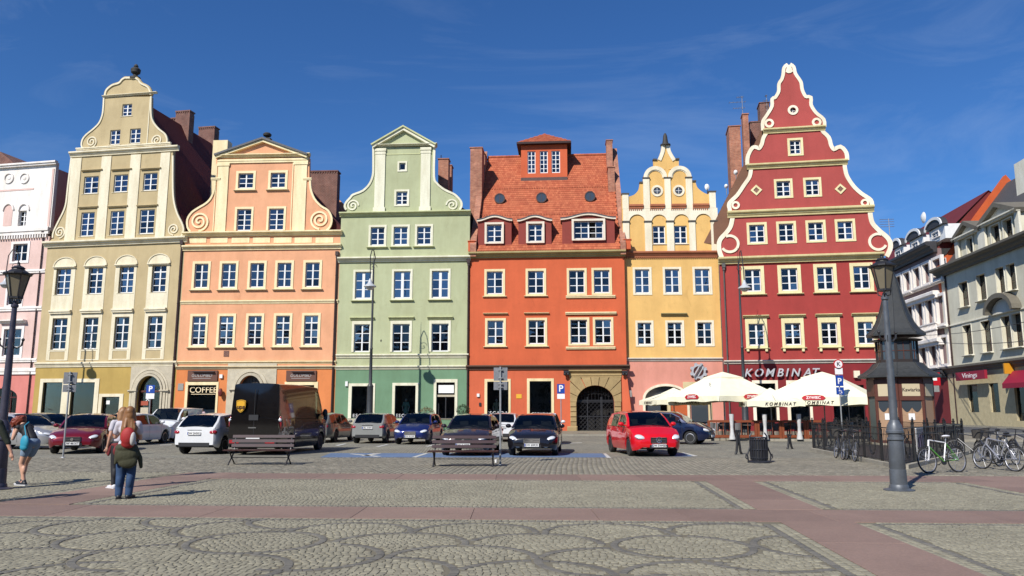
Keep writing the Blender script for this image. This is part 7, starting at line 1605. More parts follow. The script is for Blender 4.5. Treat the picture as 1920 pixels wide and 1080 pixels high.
# ============================================================= lamps
LG = mat('lantern_glass', C(150, 140, 118, .6), .25, 'cloth', bump=0); PGREY = mat('lamp_grey', C(104, 110, 118, .75), .45, 'metal', metal=.2)
def street_lamp(c, ztop, label, m):
    root = empty('street_lamp', (c.x, c.y, 0), .3, label, 'street lamp', 'old lantern lamps on the square'); zl = ztop-.86
    MB().lathe([(.30, 0), (.30, .025), (.19, .05), (.185, .1), (.165, .13), (.16, .42), (.152, .425), (.152, .44), (.157, .45), (.142, 1.0), (.165, 1.02), (.165, 1.05), (.142, 1.07), (.142, 1.13), (.172, 1.16), (.172, 1.20), (.155, 1.22), (.145, 1.3), (.105, 1.38), (.08, 1.42)], 24).build('base', m, root, smooth=True, sharp=30)
    MB().lathe([(.08, 1.4), (.072, 2.4), (.058, zl-.5), (.05, zl-.12), (.075, zl-.10), (.075, zl-.06), (.045, zl-.03), (.045, zl+.03)], 18).build('pole', m, root, smooth=True, sharp=30)
    cb = MB().box(-.05, .05, -.05, .05, zl-1.0, zl-.86)
    for s in (-1, 1): cb.tube([(0, 0, zl-.95), (s*.12, 0, zl-.98), (s*.2, 0, zl-.92), (s*.22, 0, zl-.82)], .02, 6).ball((s*.22, 0, zl-.8), .035)
    cb.build('cross_arm', IRON, root)
    n = 6; r0, r1, h = .125, .235, .5; br = MB()
    for k in range(4): a = pi/4+k*pi/2; br.tube([(0.03*cos(a), .03*sin(a), zl-.04), (.12*cos(a), .12*sin(a), zl+.0), (.13*cos(a), .13*sin(a), zl+.12)], .014, 5)
    br.build('bracket', IRON, root); z0 = zl+.1
    MB().lathe([(.02, z0-.02), (r0+.02, z0-.02), (r0+.02, z0+.02)], n).build('lantern_base', IRON, root)
    for k in range(n):
        a, b_ = 2*pi*k/n, 2*pi*(k+1)/n
        MB().quad((r0*cos(a), r0*sin(a), z0+.02), (r0*cos(b_), r0*sin(b_), z0+.02), (r1*cos(b_), r1*sin(b_), z0+h), (r1*cos(a), r1*sin(a), z0+h)).build('lantern_pane', LG, root)
        MB().tube([(r0*cos(a), r0*sin(a), z0), (r1*cos(a), r1*sin(a), z0+h)], .014, 5).build('lantern_bar', IRON, root)
    MB().lathe([(r1+.01, z0+h-.02), (r1+.045, z0+h), (r1+.045, z0+h+.03), (.20, z0+h+.06), (.13, z0+h+.11), (.12, z0+h+.13), (.14, z0+h+.14), (.09, z0+h+.18), (.04, z0+h+.2), (.025, z0+h+.23), (.035, z0+h+.25), (.005, z0+h+.28)], 12).build('lantern_cap', IRON, root)
    for k in range(n): a = 2*pi*k/n; MB().tube([((r1+.03)*cos(a), (r1+.03)*sin(a), z0+h), ((r1+.09)*cos(a), (r1+.09)*sin(a), z0+h+.05)], [.012, .004], 4).build('cap_spike', IRON, root)
c = gnd(1686, 920); street_lamp(c, at(1650, 478, c.y).z, 'grey street lamp with dark lantern in front of the kiosk', PGREY)
c = at(27, 580, 16.6); street_lamp(Vector((c.x, c.y, 0)), at(33, 493, 16.6).z, 'street lamp at the left edge of the photo beside the bending girl', mat('lamp_purple_grey', C(78, 76, 92, .75), .45, 'metal', metal=.2))
def tall_lamp(x, Y, label):
    c = at(x, 771, Y); root = empty('tall_lamp', (c.x, c.y, .1), 0, label, 'street lamp', 'tall hooked lamps by the houses'); T_ = at(x, 466, Y).z if x < 1000 else 13.4
    MB().lathe([(.32, 0), (.3, .3), (.24, .4), (.22, 3.2), (.24, 3.3), (.13, 3.5), (.10, 6.0), (.13, 6.05), (.09, 6.15), (.07, T_-2.2), (.05, T_-1.2)], 14).build('pole', mat('dark_lamp_green', C(58, 62, 66, .75), .5, 'metal'), root, smooth=True)
    a = [(0, 0, T_-1.3), (.12, -.05, T_-.8), (.05, -.35, T_-.35), (.0, -.8, T_-.35), (-.05, -1.15, T_-.9), (-.02, -1.25, T_-1.8), (0, -1.25, T_-2.6)]; MB().tube(a, .035, 6).build('arm', IRON, root)
    sp = [(.32*(1-i/22)*cos(i*.45), -.3-.1*(i/22), T_-1.6+.32*(1-i/22)*sin(i*.45)) for i in range(22)]; MB().tube(sp, .02, 5).build('scroll', IRON, root); MB().tube([(0, 0, T_-1.3), (0, 0, T_)], [.03, .01], 5).build('spike', IRON, root)
    z = T_-2.6; MB().lathe([(.05, z), (.1, z-.12), (.14, z-.22), (.2, z-.38), (.45, z-.56), (.46, z-.62), (.40, z-.62)], 16, (0, -1.25, 0)).build('lamp_shade', mat('pale_enamel', (.42, .44, .46), .4), root, smooth=True); MB().ball((0, -1.25, z-.64), (.3, .3, .22), 12, 8).build('lamp_globe', mat('milk_glass', (.5, .5, .48), .2), root, smooth=True)
tall_lamp(693, 57.5, 'tall hooked lamp in front of the pale green house'); tall_lamp(1397, 56.5, 'tall hooked lamp in front of the crimson house'); tall_lamp(6, 60, 'tall hooked lamp at the left edge before the pale pink house')
# ============================================================= signs
SGB = mat('sign_back', (.24, .25, .27), .5, 'metal', metal=.4); SBL = mat('sign_blue', C(34, 76, 168, .8), .4); SW_ = mat('sign_white', (.8, .78, .78), .5); SRD = mat('sign_red', C(196, 30, 40, .85), .4); GALV = mat('galvanised', (.36, .37, .38), .45, 'metal', metal=.4)
def post(c, h, r, name, label, rz=0, cat='sign'):
    root = empty(name, (c.x, c.y, c.z if c.z > .05 else 0), rz, label, cat); MB().tube([(0, 0, 0), (0, 0, h)], r, 10).build('pole', GALV, root, smooth=True); MB().lathe([(.08, 0), (.07, .02), (r, .03)], 10).build('foot', GALV, root); return root
def back_sign(x, y, label, rz, hx=.42, yt=698, yb=735):
    c = gnd(x, y); h = at(x, yt, c.y).z; r = post(c, h+.02, .03, 'signpost', label, rz); z0 = at(x, yb, c.y).z
    MB().box(-hx/2, hx/2, .035, .05, z0+.28, h).build('sign_plate', SGB, r); MB().box(-hx/2, hx/2, .035, .05, z0, z0+.25).build('sign_plate', SGB, r); MB().box(-hx/2, hx/2, -.06, -.045, z0+.28, h).build('sign_plate', SBL, r, loc=(0, 0.14, 0))
    for z in (z0+.08, z0+.18, z0+.36, h-.08): MB().box(-.07, .07, -.035, .036, z-.015, z+.015).build('clamp', GALV, r)
back_sign(118, 858, 'signpost with grey backed plates in front of the dark red saloon', .25); back_sign(938, 872, 'signpost with grey backed plates at the right end of the second bench', -.05, yt=689, yb=731)
def p_sign(x, Y, y0, y1, label, wheel=True, pole=GALV, w=.5):
    c = at(x, 771, Y); c.z = .1 if Y > 53 else 0; h = at(x, y0, Y).z-c.z; zb_ = at(x, y1, Y).z-c.z; r = post(c, h, .035, 'parking_sign', label); b = MB().box(-w/2, w/2, -.05, -.035, zb_, h).build('sign_plate', SBL, r)
    zc_ = (zb_+h)/2; text('P', (h-zb_)*.95, 'sign_letter', SW_, b, Matrix.Translation((0, -.052, zc_+.0)) @ Matrix.Rotation(pi/2, 4, 'X'), .004, bevel=.012)
    MB().box(-w/2, w/2, -.05, -.035, zb_-.34, zb_-.02).build('sign_plate', SW_, r); return r
p_sign(280, 47, 722, 737, 'blue parking sign in front of the beige house stone doorway'); p_sign(1052, 52, 720, 738, 'blue parking sign on a white post before the vermilion house')
c = at(1577, 771, 41.0); c.z = .1; r = post(c, at(1577, 675, 41).z-.1, .035, 'signpost', 'signpost with round no stopping sign and blue plates beside the parasols'); zt = at(1577, 683, 41).z-.1
MB().lathe([(.001, -.05), (.26, -.05), (.26, -.04), (.001, -.04)], 24, (0, 0, zt), axis='y').build('sign_disc', SRD, r); MB().lathe([(.001, -.058), (.20, -.058), (.20, -.05), (.001, -.05)], 24, (0, 0, zt), axis='y').build('sign_disc', SW_, r)
text('K', .3, 'sign_letter', BLK, r, Matrix.Translation((0, -.06, zt)) @ Matrix.Rotation(pi/2, 4, 'X'), .003, bevel=.006)
for y0, y1, m in ((690, 702, SW_), (704, 724, SBL), (726, 740, SBL)): MB().box(-.2, .2, -.05, -.035, at(1577, y1, 41).z-.1, at(1577, y0, 41).z-.1).build('sign_plate', m, r)
zz = at(1577, 715, 41).z-.1; text('P', .42, 'sign_letter', SW_, r, Matrix.Translation((0, -.052, zz)) @ Matrix.Rotation(pi/2, 4, 'X'), .003, bevel=.01)
zz = at(1577, 733, 41).z-.1; wc = MB().tube([(.08*cos(a*pi/8)-.0, -.055, zz-.05+.08*sin(a*pi/8)) for a in range(10, 24)], .012, 5).tube([(-.03, -.055, zz+.1), (-.03, -.055, zz-.02), (.07, -.055, zz-.02), (.1, -.055, zz-.12)], .014, 5).ball((-.03, -.055, zz+.14), .03); wc.build('wheelchair_symbol', SW_, r)
c = at(1335-10, 771, 43.4)
r = post(Vector((at(1333, 771, 45).x, 45, .1)), 3.1, .035, 'signpost', 'thin signpost with a dark plate seen edge on before the left large parasol'); MB().box(-.04, .04, -.25, .25, 2.3, 2.9).build('sign_plate', SBL, r, rz=.1)
# ============================================================= benches
BW = mat('bench_wood', C(72, 40, 38, .7), .4, 'wood', coat=.3)
def bench(x, y, label):
    c = gnd(x, y); r = empty('bench', (c.x, c.y, 0), radians(-1), label, 'bench', 'park benches facing the square')
    for s in (-1, 1):
        u = s*.86; MB().tube([(u, -.28, 0), (u, -.20, .08), (u, -.02, .22), (u, -.16, .38), (u, -.30, .43)], .022, 6).tube([(u, .26, 0), (u, .18, .08), (u, .0, .22), (u, .14, .36), (u, .2, .5), (u, .29, .88)], .022, 6).box(u-.02, u+.02, -.32, .16, .40, .43).box(u-.025, u+.025, -.33, -.24, 0, .025).box(u-.025, u+.025, .22, .31, 0, .025).build('leg', IRON, r)
    for k in range(4): MB().box(-1.02, 1.02, -.34+k*.13, -.34+k*.13+.10, .432, .465).build('slat', BW, r)
    for k in range(3): q = MB().box(-.95, .95, -.018, .015, -.042, .042); q.xf(Matrix.Translation((0, .185+.04*k, .57+.135*k)) @ Matrix.Rotation(-.22, 4, 'X')); q.build('slat', BW, r)
    MB().tube([(-.86, .0, .22), (.86, .0, .22)], .012, 6).build('tie_rod', IRON, r)
bench(487, 872, 'brown slatted bench in front of the dark delivery van'); bench(869, 875, 'brown slatted bench in front of the dark brown saloon')
c = gnd(930, 868); tag(MB().lathe([(.03, 0), (.042, .11), (.038, .11), (.028, .01), (.001, .01)], 14, (c.x, c.y-.1, 0)).build('paper_cup', mat('paper'), smooth=True), 'white paper cup on the ground by the second bench leg', 'cup')
# ============================================================= litter bin, bollards
def litter_bin():
    c = gnd(1424, 868); r = empty('litter_bin', (c.x, c.y, 0), 0, 'dark slatted litter bin with outer hoops standing alone on the setts', 'litter bin'); m = mat('bin_iron', C(52, 54, 62, .75), .45, 'metal', metal=.2)
    MB().lathe([(.36, 0), (.36, .05), (.3, .08), (.01, .08)], 20).build('base', m, r); MB().lathe([(.235, .08), (.235, .72), (.2, .72), (.2, .12), (.01, .12)], 20).build('liner', BLK, r)
    for k in range(20): a = 2*pi*k/20; MB().tube([(.25*cos(a), .25*sin(a), .1), (.262*cos(a), .262*sin(a), .4), (.25*cos(a), .25*sin(a), .76)], .02, 5).build('slat', m, r)
    for z in (.14, .40, .70): MB().lathe([(.262, z), (.275, z+.015), (.262, z+.03)], 20).build('hoop', m, r)
    for s in (-1, 1):
        MB().tube([(s*.34, 0, .05), (s*.37, 0, .25), (s*.27, 0, .5), (s*.27, 0, .82), (s*.2, 0, .93)], .024, 6).tube([(s*.34, 0, .1), (s*.42, 0, .16), (s*.40, 0, .28)], .02, 5).build('side_arm', m, r)
    MB().lathe([(.27, .9), (.24, .95), (.1, .99), (.01, 1.0)], 20).build('lid', m, r) if 0 else MB().tube([(.25*cos(2*pi*i/20), .25*sin(2*pi*i/20), .78) for i in range(21)], .022, 6, cap=False).build('rim', m, r)
litter_bin()
def bollard(x, y, h, lab):
    c = gnd(x, y); r = empty('bollard', (c.x, c.y, 0), .5, lab, 'bollard'); 
    for s in (-1, 1): MB().tube([(s*.16, 0, 0), (s*.10, 0, .1), (s*.05, 0, h*.5), (s*.045, 0, h*.8), (s*.10, 0, h)], .045, 8).build('leg', BLK, r)
    MB().box(-.05, .05, -.03, .03, h*.45, h*.55).box(-.11, .11, -.03, .03, h*.93, h).build('cross_bar', BLK, r)
bollard(1385, 852, .9, 'dark forked bollard left of the litter bin'); bollard(1481, 842, .62, 'small dark bollard right of the litter bin')
# ============================================================= iron railing round the stair
def railing():
    F0, F1, F2 = gnd(1526, 846), gnd(1692, 880), gnd(1808, 852); F3 = F0+F2-F1
    RI = mat('railing_black', (.012, .012, .013), .5, 'metal')
    balm = MB().tube([(0, 0, .12), (0, 0, 1.08)], .009, 5).mesh('baluster', RI)
    posm = MB().box(-.035, .035, -.035, .035, .1, 1.22).lathe([(.05, 1.22), (.055, 1.25), (.02, 1.27), (.035, 1.31), (.001, 1.35)], 8).mesh('post', RI)
    kst = None
    for a, b, lab in ((F0, F1, 'black iron railing running from the terrace towards the near lamp'), (F1, F2, 'black iron railing on the side behind the white and green bicycle'), (F3, F0, 'black iron railing at the far side of the stair'), (F2, F3, 'black iron railing on the right side of the stair')):
        d = b-a; L_ = d.length; r = empty('railing', (a.x, a.y, 0), math.atan2(d.y, d.x), lab, 'railing', 'iron railings round the stair'); far = 'far' in lab or 'right side' in lab
        for z, h in ((.16, .02), (.92, .015), (1.10, .03)): MB().box(0, L_, -.018, .018, z, z+h).build('rail', RI, r)
        n = max(2, round(L_/1.75)); 
        for i in range(n): link('post', posm, r, (L_*i/n, 0, 0))
        k = int(L_/.13)
        for i in range(k):
            x = .065+i*L_/k
            link('baluster', balm, r, (x, 0, 0))
        sc_ = MB()
        for i in range(n):
            xm = L_*(i+.5)/n; sc_.tube([(xm+.28*cos(2*pi*j/16), 0, .55+.28*sin(2*pi*j/16)) for j in range(17)], .012, 4, cap=False); sc_.tube([(xm-.28, 0, .55), (xm, 0, .27), (xm+.28, 0, .55), (xm, 0, .83), (xm-.28, 0, .55)], .010, 4)
        sc_.build('scrollwork', RI, r)
        kk = max(1, int(L_/1.1)); ms = MB().box(.008, L_/kk-.008, -.16, .16, 0, .13, ch=0).mesh('kerb_stone', KERB)
        for i in range(kk): link('kerb_stone', ms, r, (L_*i/kk, 0, 0))
    g = MB().quad((F0.x+.2, F0.y-.2, .03), (F1.x+.1, F1.y+.3, .03), (F2.x-.3, F2.y, .03), (F3.x, F3.y-.3, .03)); tag(g.build('stair_well_sheet', BLK), kind='structure')  # flat black sheet at ground level in place of the open stair well
    m = (F1+F2)/2+(F0-F1)*.22
    for k, (t, w) in enumerate(((.05, .75), (.42, .6))):
        c = F1+(F2-F1)*t+(F0-F1)*.12; o = empty('poster_board', (c.x, c.y, .04), math.atan2((F2-F1).y, (F2-F1).x), ('white poster board behind the railing by the near lamp', 'white poster board behind the railing nearer the parked bicycles')[k], 'board', 'poster boards behind the railing'); MB().box(0, 1.5*w*1.6, 0, .04, .05, 1.0).build('board', mat('paper'), o)
        for j in range(4): MB().box(.1+j*.32, .3+j*.32, -.012, 0, .2+.1*(j % 2), .7+.08*j).build('poster', mat('violet_print', C(110, 96, 140, .8), .7), o)
railing()
# ============================================================= bicycles
def bicycle(pf, pr_, lean, label, frame, frame2=None, tyre=None, basket=False, seatm=None):
    """pf, pr_: ground points under the front and rear hubs"""
    d = pf-pr_; root = empty('bicycle', ((pf.x+pr_.x)/2, (pf.y+pr_.y)/2, 0), math.atan2(d.y, d.x), label, 'bicycle', 'bicycles parked by the railing'); root.rotation_euler[0] = lean
    wbx = .52; R = .34; f2 = frame2 or frame; TY = tyre or RUB
    tm = shared(('bw', TY.name), lambda: MB().tube([((R-.02)*cos(2*pi*i/28), 0, (R-.02)*sin(2*pi*i/28)) for i in range(29)], .02, 6, cap=False).mesh('wheel', TY, smooth=True))
    def spk():
        b = MB().tube([((R-.045)*cos(2*pi*i/28), 0, (R-.045)*sin(2*pi*i/28)) for i in range(29)], .010, 5, cap=False)
        for i in range(16): a = 2*pi*i/16; b.tube([(.02*cos(a+1), .02*(-1)**i, .02*sin(a+1)), ((R-.05)*cos(a), 0, (R-.05)*sin(a))], .003, 3, cap=False)
        b.lathe([(.03, -.04), (.03, .04)], 8, axis='y'); return b.mesh('rim', mat('bike_rim', (.5, .5, .52), .3, metal=.7))
    sm = shared(('bs',), spk)
    for x in (wbx, -wbx): o = link('wheel', tm, root, (x, 0, R)); link('rim', sm, o); MB().tube([((R+.02)*cos(a*.14+.5), 0, (R+.02)*sin(a*.14+.5)) for a in range(14)], .014, 4).build('mudguard', BLK, o)
    hd, hb = (.36, 0, .86), (.40, 0, .70); bb_ = (-.06, 0, .30); st_ = (-.22, 0, .78)
    MB().tube([hd, st_], .017, 7).tube([st_, bb_], .017, 7).build('frame', frame, root, smooth=True); MB().tube([hb, bb_], .021, 7).build('down_tube', f2, root, smooth=True)
    for s in (-.05, .05): MB().tube([bb_, (-wbx, s, R)], .011, 6).tube([st_, (-wbx, s, R)], .010, 6).build('stay', f2, root)
    MB().tube([hd, hb], .022, 7).build('head_tube', frame, root)
    for s in (-.05, .05): MB().tube([(.405, s*.5, .69), (.44, s, .62), (wbx, s, R)], .013, 6).build('fork', frame, root)
    MB().tube([hd, (.33, 0, .98), (.36, 0, 1.0)], .014, 6).tube([(.30, -.29, 1.0), (.37, -.12, 1.02), (.37, .12, 1.02), (.30, .29, 1.0)], .014, 6).build('handlebar', BLK, root); MB().tube([st_, (-.26, 0, .93)], .013, 6).build('seat_post', GALV, root)
    MB().ball((-.27, 0, .95), (.14, .075, .035), 10, 6).build('saddle', seatm or BLK, root, smooth=True); MB().lathe([(.09, -.012), (.09, .012)], 14, bb_, axis='y').tube([bb_, (.08, -.08, .22)], .01, 5).box(.04, .12, -.14, -.05, .21, .23).tube([bb_, (-.2, .08, .38)], .01, 5).box(-.24, -.16, .05, .14, .37, .39).build('crank', BLK, root)
    if basket: MB().lathe([(.13, .74), (.18, 1.0), (.17, 1.0), (.12, .76)], 10, (.62, 0, 0)).build('basket', mat('basket_wire', (.05, .045, .04), .6), root)
BWT = mat('bike_white', (.72, .72, .74), .3, coat=.5); BGR = mat('bike_green', C(90, 160, 50, .8), .35, coat=.5); BSL = mat('bike_silver', (.36, .36, .39), .3, metal=.4, coat=.4); BDK = mat('bike_dark', (.03, .03, .035), .4, coat=.4)
def gp(x, y): g = gnd(x, y); return g
bicycle(gp(1730, 889), gp(1810, 886), .10, 'white and green bicycle with white saddle leaning on the railing', BWT, BGR, seatm=BWT)
bicycle(gp(1843, 880), gp(1902, 885), .12, 'silver framed bicycle at the right edge of the photo', BSL, BSL)
bicycle(gp(1828, 866), gp(1872, 872), .1, 'dark bicycle with front basket between the green and the silver bicycle', BDK, basket=True)
bicycle(gp(1890, 862), gp(1940, 868), .1, 'dark bicycle behind the silver framed one', BDK)
bicycle(gp(1800, 862), gp(1845, 864), .08, 'dark bicycle half hidden behind the white and green one', BDK)
bicycle(gp(1557, 857), gp(1592, 866), .12, 'dark bicycle with red lamp leaning at the far end of the railing', BDK, basket=True)
bicycle(gp(1866, 876), gp(1915, 872), .1, 'dark bicycle with its rear wheel behind the silver framed one', BDK)
bicycle(gp(1855, 858), gp(1890, 856), .1, 'dark bicycle farthest back in the row by the railing', BDK, basket=True)
bicycle(gp(1580, 861), gp(1610, 868), .12, 'dark bicycle against the middle of the railing left of the near lamp', BDK)
# ============================================================= potted shrubs by the green house door
def shrub(x, Y, r, h, m, lab):
    c = at(x, 771, Y); root = empty('potted_shrub', (c.x, c.y, .1), 0, lab, 'shrub'); MB().lathe([(.22, 0), (.3, .55), (.26, .55), (.25, .5), (.01, .5)], 14).build('pot', STONEG, root); b = MB()
    for i in range(900):
        a, q = RU(0, 2*pi), RN()**.5; z = RU(-1, 1); rr = sqrt(max(0, 1-z*z))*(.55+.5*RN()); p = Vector((cos(a)*rr*r*1.1, sin(a)*rr*r*1.1, h+z*r*.95*(.7+.3*RN()))); t = Vector((RU(-1, 1), RU(-1, 1), RU(-.4, 1))).normalized(); u = t.cross(Vector((0, 0, 1))).normalized()*.05; w = t*.1
        b.quad(tuple(p-u), tuple(p+w*.4-u*0), tuple(p+u), tuple(p+w))
    b.build('leaves', m, root, recalc=False); MB().tube([(0, 0, .5), (0, 0, h)], .03, 6).build('stem', BW, root)
shrub(800, 60.5, .62, 1.25, mat('russet_leaves', C(150, 104, 66, .7), .8, 'island', C(110, 90, 50, .7)), 'russet shrub in a pot between the mannequin window and the green house door')
shrub(868, 60.5, .5, 1.55, mat('green_leaves', C(66, 92, 48, .7), .8, 'island', C(40, 64, 34, .7)), 'green shrub in a pot right of the green house door')
# ============================================================= people
def blob(name, prims, m, parent=None, voxel=.014, smooth=3, loc=(0, 0, 0), rz=0, keep=None):
    b = MB()
    for p in prims:
        if p[0] == 'c':
            _, p0, r0, p1, r1 = p; P0, P1 = Vector(p0), Vector(p1); b.ball(p0, r0, 12, 8); b.ball(p1, r1, 12, 8)
            if (P1-P0).length > 1e-4: b.tube([p0, p1], [r0, r1], 12)
        else:
            _, c, r = p[:3]; n = len(b.v); b.ball((0, 0, 0), r, 16, 10); M = Matrix.Translation(c) @ (p[3] if len(p) > 3 else Matrix.Identity(4))
            for i in range(n, len(b.v)): b.v[i] = tuple(M @ Vector(b.v[i]))
    me = b.mesh(name, m); o = link(name, me, None)
    md = o.modifiers.new('r', 'REMESH'); md.mode = 'VOXEL'; md.voxel_size = voxel; md.use_smooth_shade = True
    s = o.modifiers.new('s', 'SMOOTH'); s.factor = .5; s.iterations = smooth
    bpy.context.view_layer.update(); me2 = bpy.data.meshes.new_from_object(o.evaluated_get(bpy.context.evaluated_depsgraph_get())); bpy.data.objects.remove(o); bpy.data.meshes.remove(me)
    me2.name = name; me2.materials.clear(); me2.materials.append(m); me2.polygons.foreach_set('use_smooth', [True]*len(me2.polygons))
    return link(name, me2, parent, loc, rz)
SKIN = mat('skin', C(214, 164, 138, .85), .55, 'cloth', bump=.05)
def R3(a, ax='X'): return Matrix.Rotation(a, 4, ax)
def hand(w, d, up, s=1.0):
    """palm and five fingers from the wrist w along d"""
    w, d = Vector(w), Vector(d).normalized(); side = d.cross(Vector(up)).normalized(); nrm = side.cross(d).normalized(); out = [('e', tuple(w+d*.045*s), (.03*s, .03*s, .03*s)), ('c', tuple(w), .022*s, tuple(w+d*.08*s), .028*s), ('c', tuple(w+d*.075*s-side*.02*s), .017*s, tuple(w+d*.075*s+side*.024*s), .016*s)]
    for k, (o_, l) in enumerate(((-.028, .060), (-.01, .072), (.009, .068), (.027, .052))):
        a = w+d*.085*s+side*o_*s; e = a+d*l*s*.6+nrm*.008; f = e+d*l*s*.4-nrm*.012; out += [('c', tuple(a), .0095*s, tuple(e), .0088*s), ('c', tuple(e), .0088*s, tuple(f), .0075*s)]
    t = w+d*.03*s-side*.025*s; out += [('c', tuple(t), .012*s, tuple(t+d*.035*s-side*.03*s), .0105*s), ('c', tuple(t+d*.035*s-side*.03*s), .0105*s, tuple(t+d*.065*s-side*.034*s), .009*s)]
    return out
def headprims(h, f=(0, 1, 0), s=1.0):
    """head centred at h looking along f"""
    h, f = Vector(h), Vector(f).normalized(); r = f.cross(Vector((0, 0, 1))).normalized(); u = r.cross(f)
    P = lambda a, b, c: tuple(h+r*a*s+f*b*s+u*c*s)
    return [('e', P(0, -.01, .02), (.076*s, .092*s, .1*s), Matrix.Rotation(math.atan2(-f.x, f.y), 4, 'Z')), ('e', P(0, .03, -.045), (.055*s, .06*s, .06*s), Matrix.Rotation(math.atan2(-f.x, f.y), 4, 'Z')), ('c', P(0, .085, .012), .012*s, P(0, .104, -.022), .014*s), ('c', P(-.018, .082, -.052), .010*s, P(.018, .082, -.052), .010*s),
            ('e', P(-.079, -.005, -.005), (.014*s, .02*s, .03*s)), ('e', P(.079, -.005, -.005), (.014*s, .02*s, .03*s)), ('c', P(0, -.02, -.06), .045*s, P(0, -.04, -.15), .048*s)]
def eyes(o, h, f, s=1.0):
    h, f = Vector(h), Vector(f).normalized(); r = f.cross(Vector((0, 0, 1))).normalized(); u = r.cross(f)
    for k in (-1, 1): MB().ball(tuple(h+r*k*.03*s+f*.078*s+u*.012*s), .012*s, 8, 6).build('eye', mat('eye_dark', (.03, .02, .015), .2), o)
def legs(hipz, hl, kl, al, tl, hr, kr_, ar_, tr, k=1.0):
    return [('c', hl, .085*k, kl, .056*k), ('c', kl, .054*k, al, .036*k), ('c', hr, .085*k, kr_, .056*k), ('c', kr_, .054*k, ar_, .036*k), ('c', al, .036, tl, .028), ('c', ar_, .036, tr, .028), ('e', tuple((Vector(kl)*.35+Vector(al)*.65)+Vector((0, -.018, .06))), (.045*k, .05*k, .1)), ('e', tuple((Vector(kr_)*.35+Vector(ar_)*.65)+Vector((0, -.018, .06))), (.045*k, .05*k, .1))]
def shoes(root, pairs, m, sole=None):
    for a, t in pairs:
        a, t = Vector(a), Vector(t); d = (t-a); d.z = 0; d.normalize(); o = blob('shoe', [('c', (a.x-d.x*.03, a.y-d.y*.03, .05), .045, (t.x, t.y, .038), .04), ('c', (t.x, t.y, .038), .04, (t.x+d.x*.05, t.y+d.y*.05, .034), .034), ('c', (a.x, a.y, .06), .046, (a.x, a.y, .10), .044)], m, root, .012)
        q = MB().box(-.045, .045, -.085, .22, 0, .026, ch=0); q.xf(Matrix.Translation((a.x, a.y, 0)) @ Matrix.Rotation(math.atan2(d.y, d.x)-pi/2, 4, 'Z')); q.build('sole', sole or BLK, o)
def hairm(n, c): return mat(n, c, .5, 'wood')
def strands(name, h, m, parent, length, f=(0, 1, 0), back=.02, n=46, w=.17, seed=1):
    """long hair as a cap plus many hanging locks"""
    rs = random.Random(seed); h, f = Vector(h), Vector(f).normalized(); r = f.cross(Vector((0, 0, 1))).normalized(); P = [('e', tuple(h-f*.02+Vector((0, 0, .025))), (.092, .102, .108)), ('e', tuple(h-f*.05+Vector((0, 0, -.05))), (.085, .075, .12))]
    for i in range(n):
        a = (i/(n-1)-.5)*pi*1.35; d = (r*sin(a)-f*cos(a)); p = h+d*.08+Vector((0, 0, .03)); l = length*(.82+.28*rs.random()); q = p+d*.022+Vector((0, 0, -l*.33)); q2 = q+d*.035*(1 if abs(a) < 1 else .6)-f*back+Vector((rs.uniform(-.02, .02), rs.uniform(-.02, .02), -l*.35)); q3 = q2-f*.01+Vector((rs.uniform(-.03, .03), rs.uniform(-.03, .03), -l*.32))
        P += [('c', tuple(p), .022, tuple(q), .022), ('c', tuple(q), .022, tuple(q2), .019), ('c', tuple(q2), .019, tuple(q3), .007)]
    return blob(name, P, m, parent, .012, 1)
def person(name, label, c, rz, skin, group=None):
    o = blob(name, skin, SKIN, None, .014, 2, (c.x, c.y, 0), rz); return tag(o, label, 'person', group)
# --- woman with long fair hair, rucksack and a jacket round her hips, seen from behind
DN = mat('blue_denim', C(46, 74, 112, .85), .85, 'cloth', bump=.3); TS = mat('white_tee', C(208, 204, 214, .85), .85, 'cloth'); OLV = mat('olive_jacket', C(66, 66, 44, .8), .85, 'cloth', bump=.6); LEG = mat('black_leggings', (.014, .014, .017), .7, 'cloth'); SNK = mat('white_sneaker', (.6, .6, .62), .5); BSH = mat('black_shoe', (.018, .018, .022), .5); BPR = mat('rucksack_red', C(170, 40, 40, .85), .7, 'cloth'); BPG = mat('rucksack_grey', C(196, 194, 190, .85), .7, 'cloth')
c = gnd(231, 936)
hipL, hipR = (-.09, 0, .88), (.09, 0, .88); kL, kR = (-.085, .02, .48), (.10, .03, .48); aL, aR = (-.08, -.02, .09), (.085, .0, .09); tL, tR = (-.11, .12, .04), (.12, .13, .04)
shL, shR = (-.165, .0, 1.36), (.165, .0, 1.36); eL, eR = (-.24, .10, 1.12), (.20, .08, 1.10); wL, wR = (-.16, .30, 1.28), (.02, .28, 1.22); H0 = (0, .02, 1.565)
body = legs(.88, hipL, kL, aL, tL, hipR, kR, aR, tR)+[('e', (0, 0, .93), (.165, .12, .13)), ('c', (0, 0, .98), .12, (0, 0, 1.2), .115), ('e', (0, .0, 1.27), (.155, .1, .14)), ('c', shL, .052, shR, .052), ('c', shL, .05, eL, .038), ('c', eL, .038, wL, .026), ('c', shR, .05, eR, .038), ('c', eR, .038, wR, .026)]+hand(wL, (.3, .4, .5), (0, 0, 1))+hand(wR, (-.2, .5, .5), (0, 0, 1))+headprims(H0, (-.3, 1, 0))
p1 = person('person', 'woman with long fair hair, rucksack and olive jacket tied over her blue jeans', c, radians(12), body); eyes(p1, H0, (-.3, 1, 0))
blob('jeans', [('c', hipL, .104, kL, .080), ('c', kL, .080, aL, .066), ('c', hipR, .104, kR, .080), ('c', kR, .080, aR, .066), ('e', (-.083, -.02, .31), (.068, .075, .14)), ('e', (.092, -.01, .31), (.068, .075, .14)), ('e', (0, 0, .93), (.18, .135, .13))], DN, p1, .014)
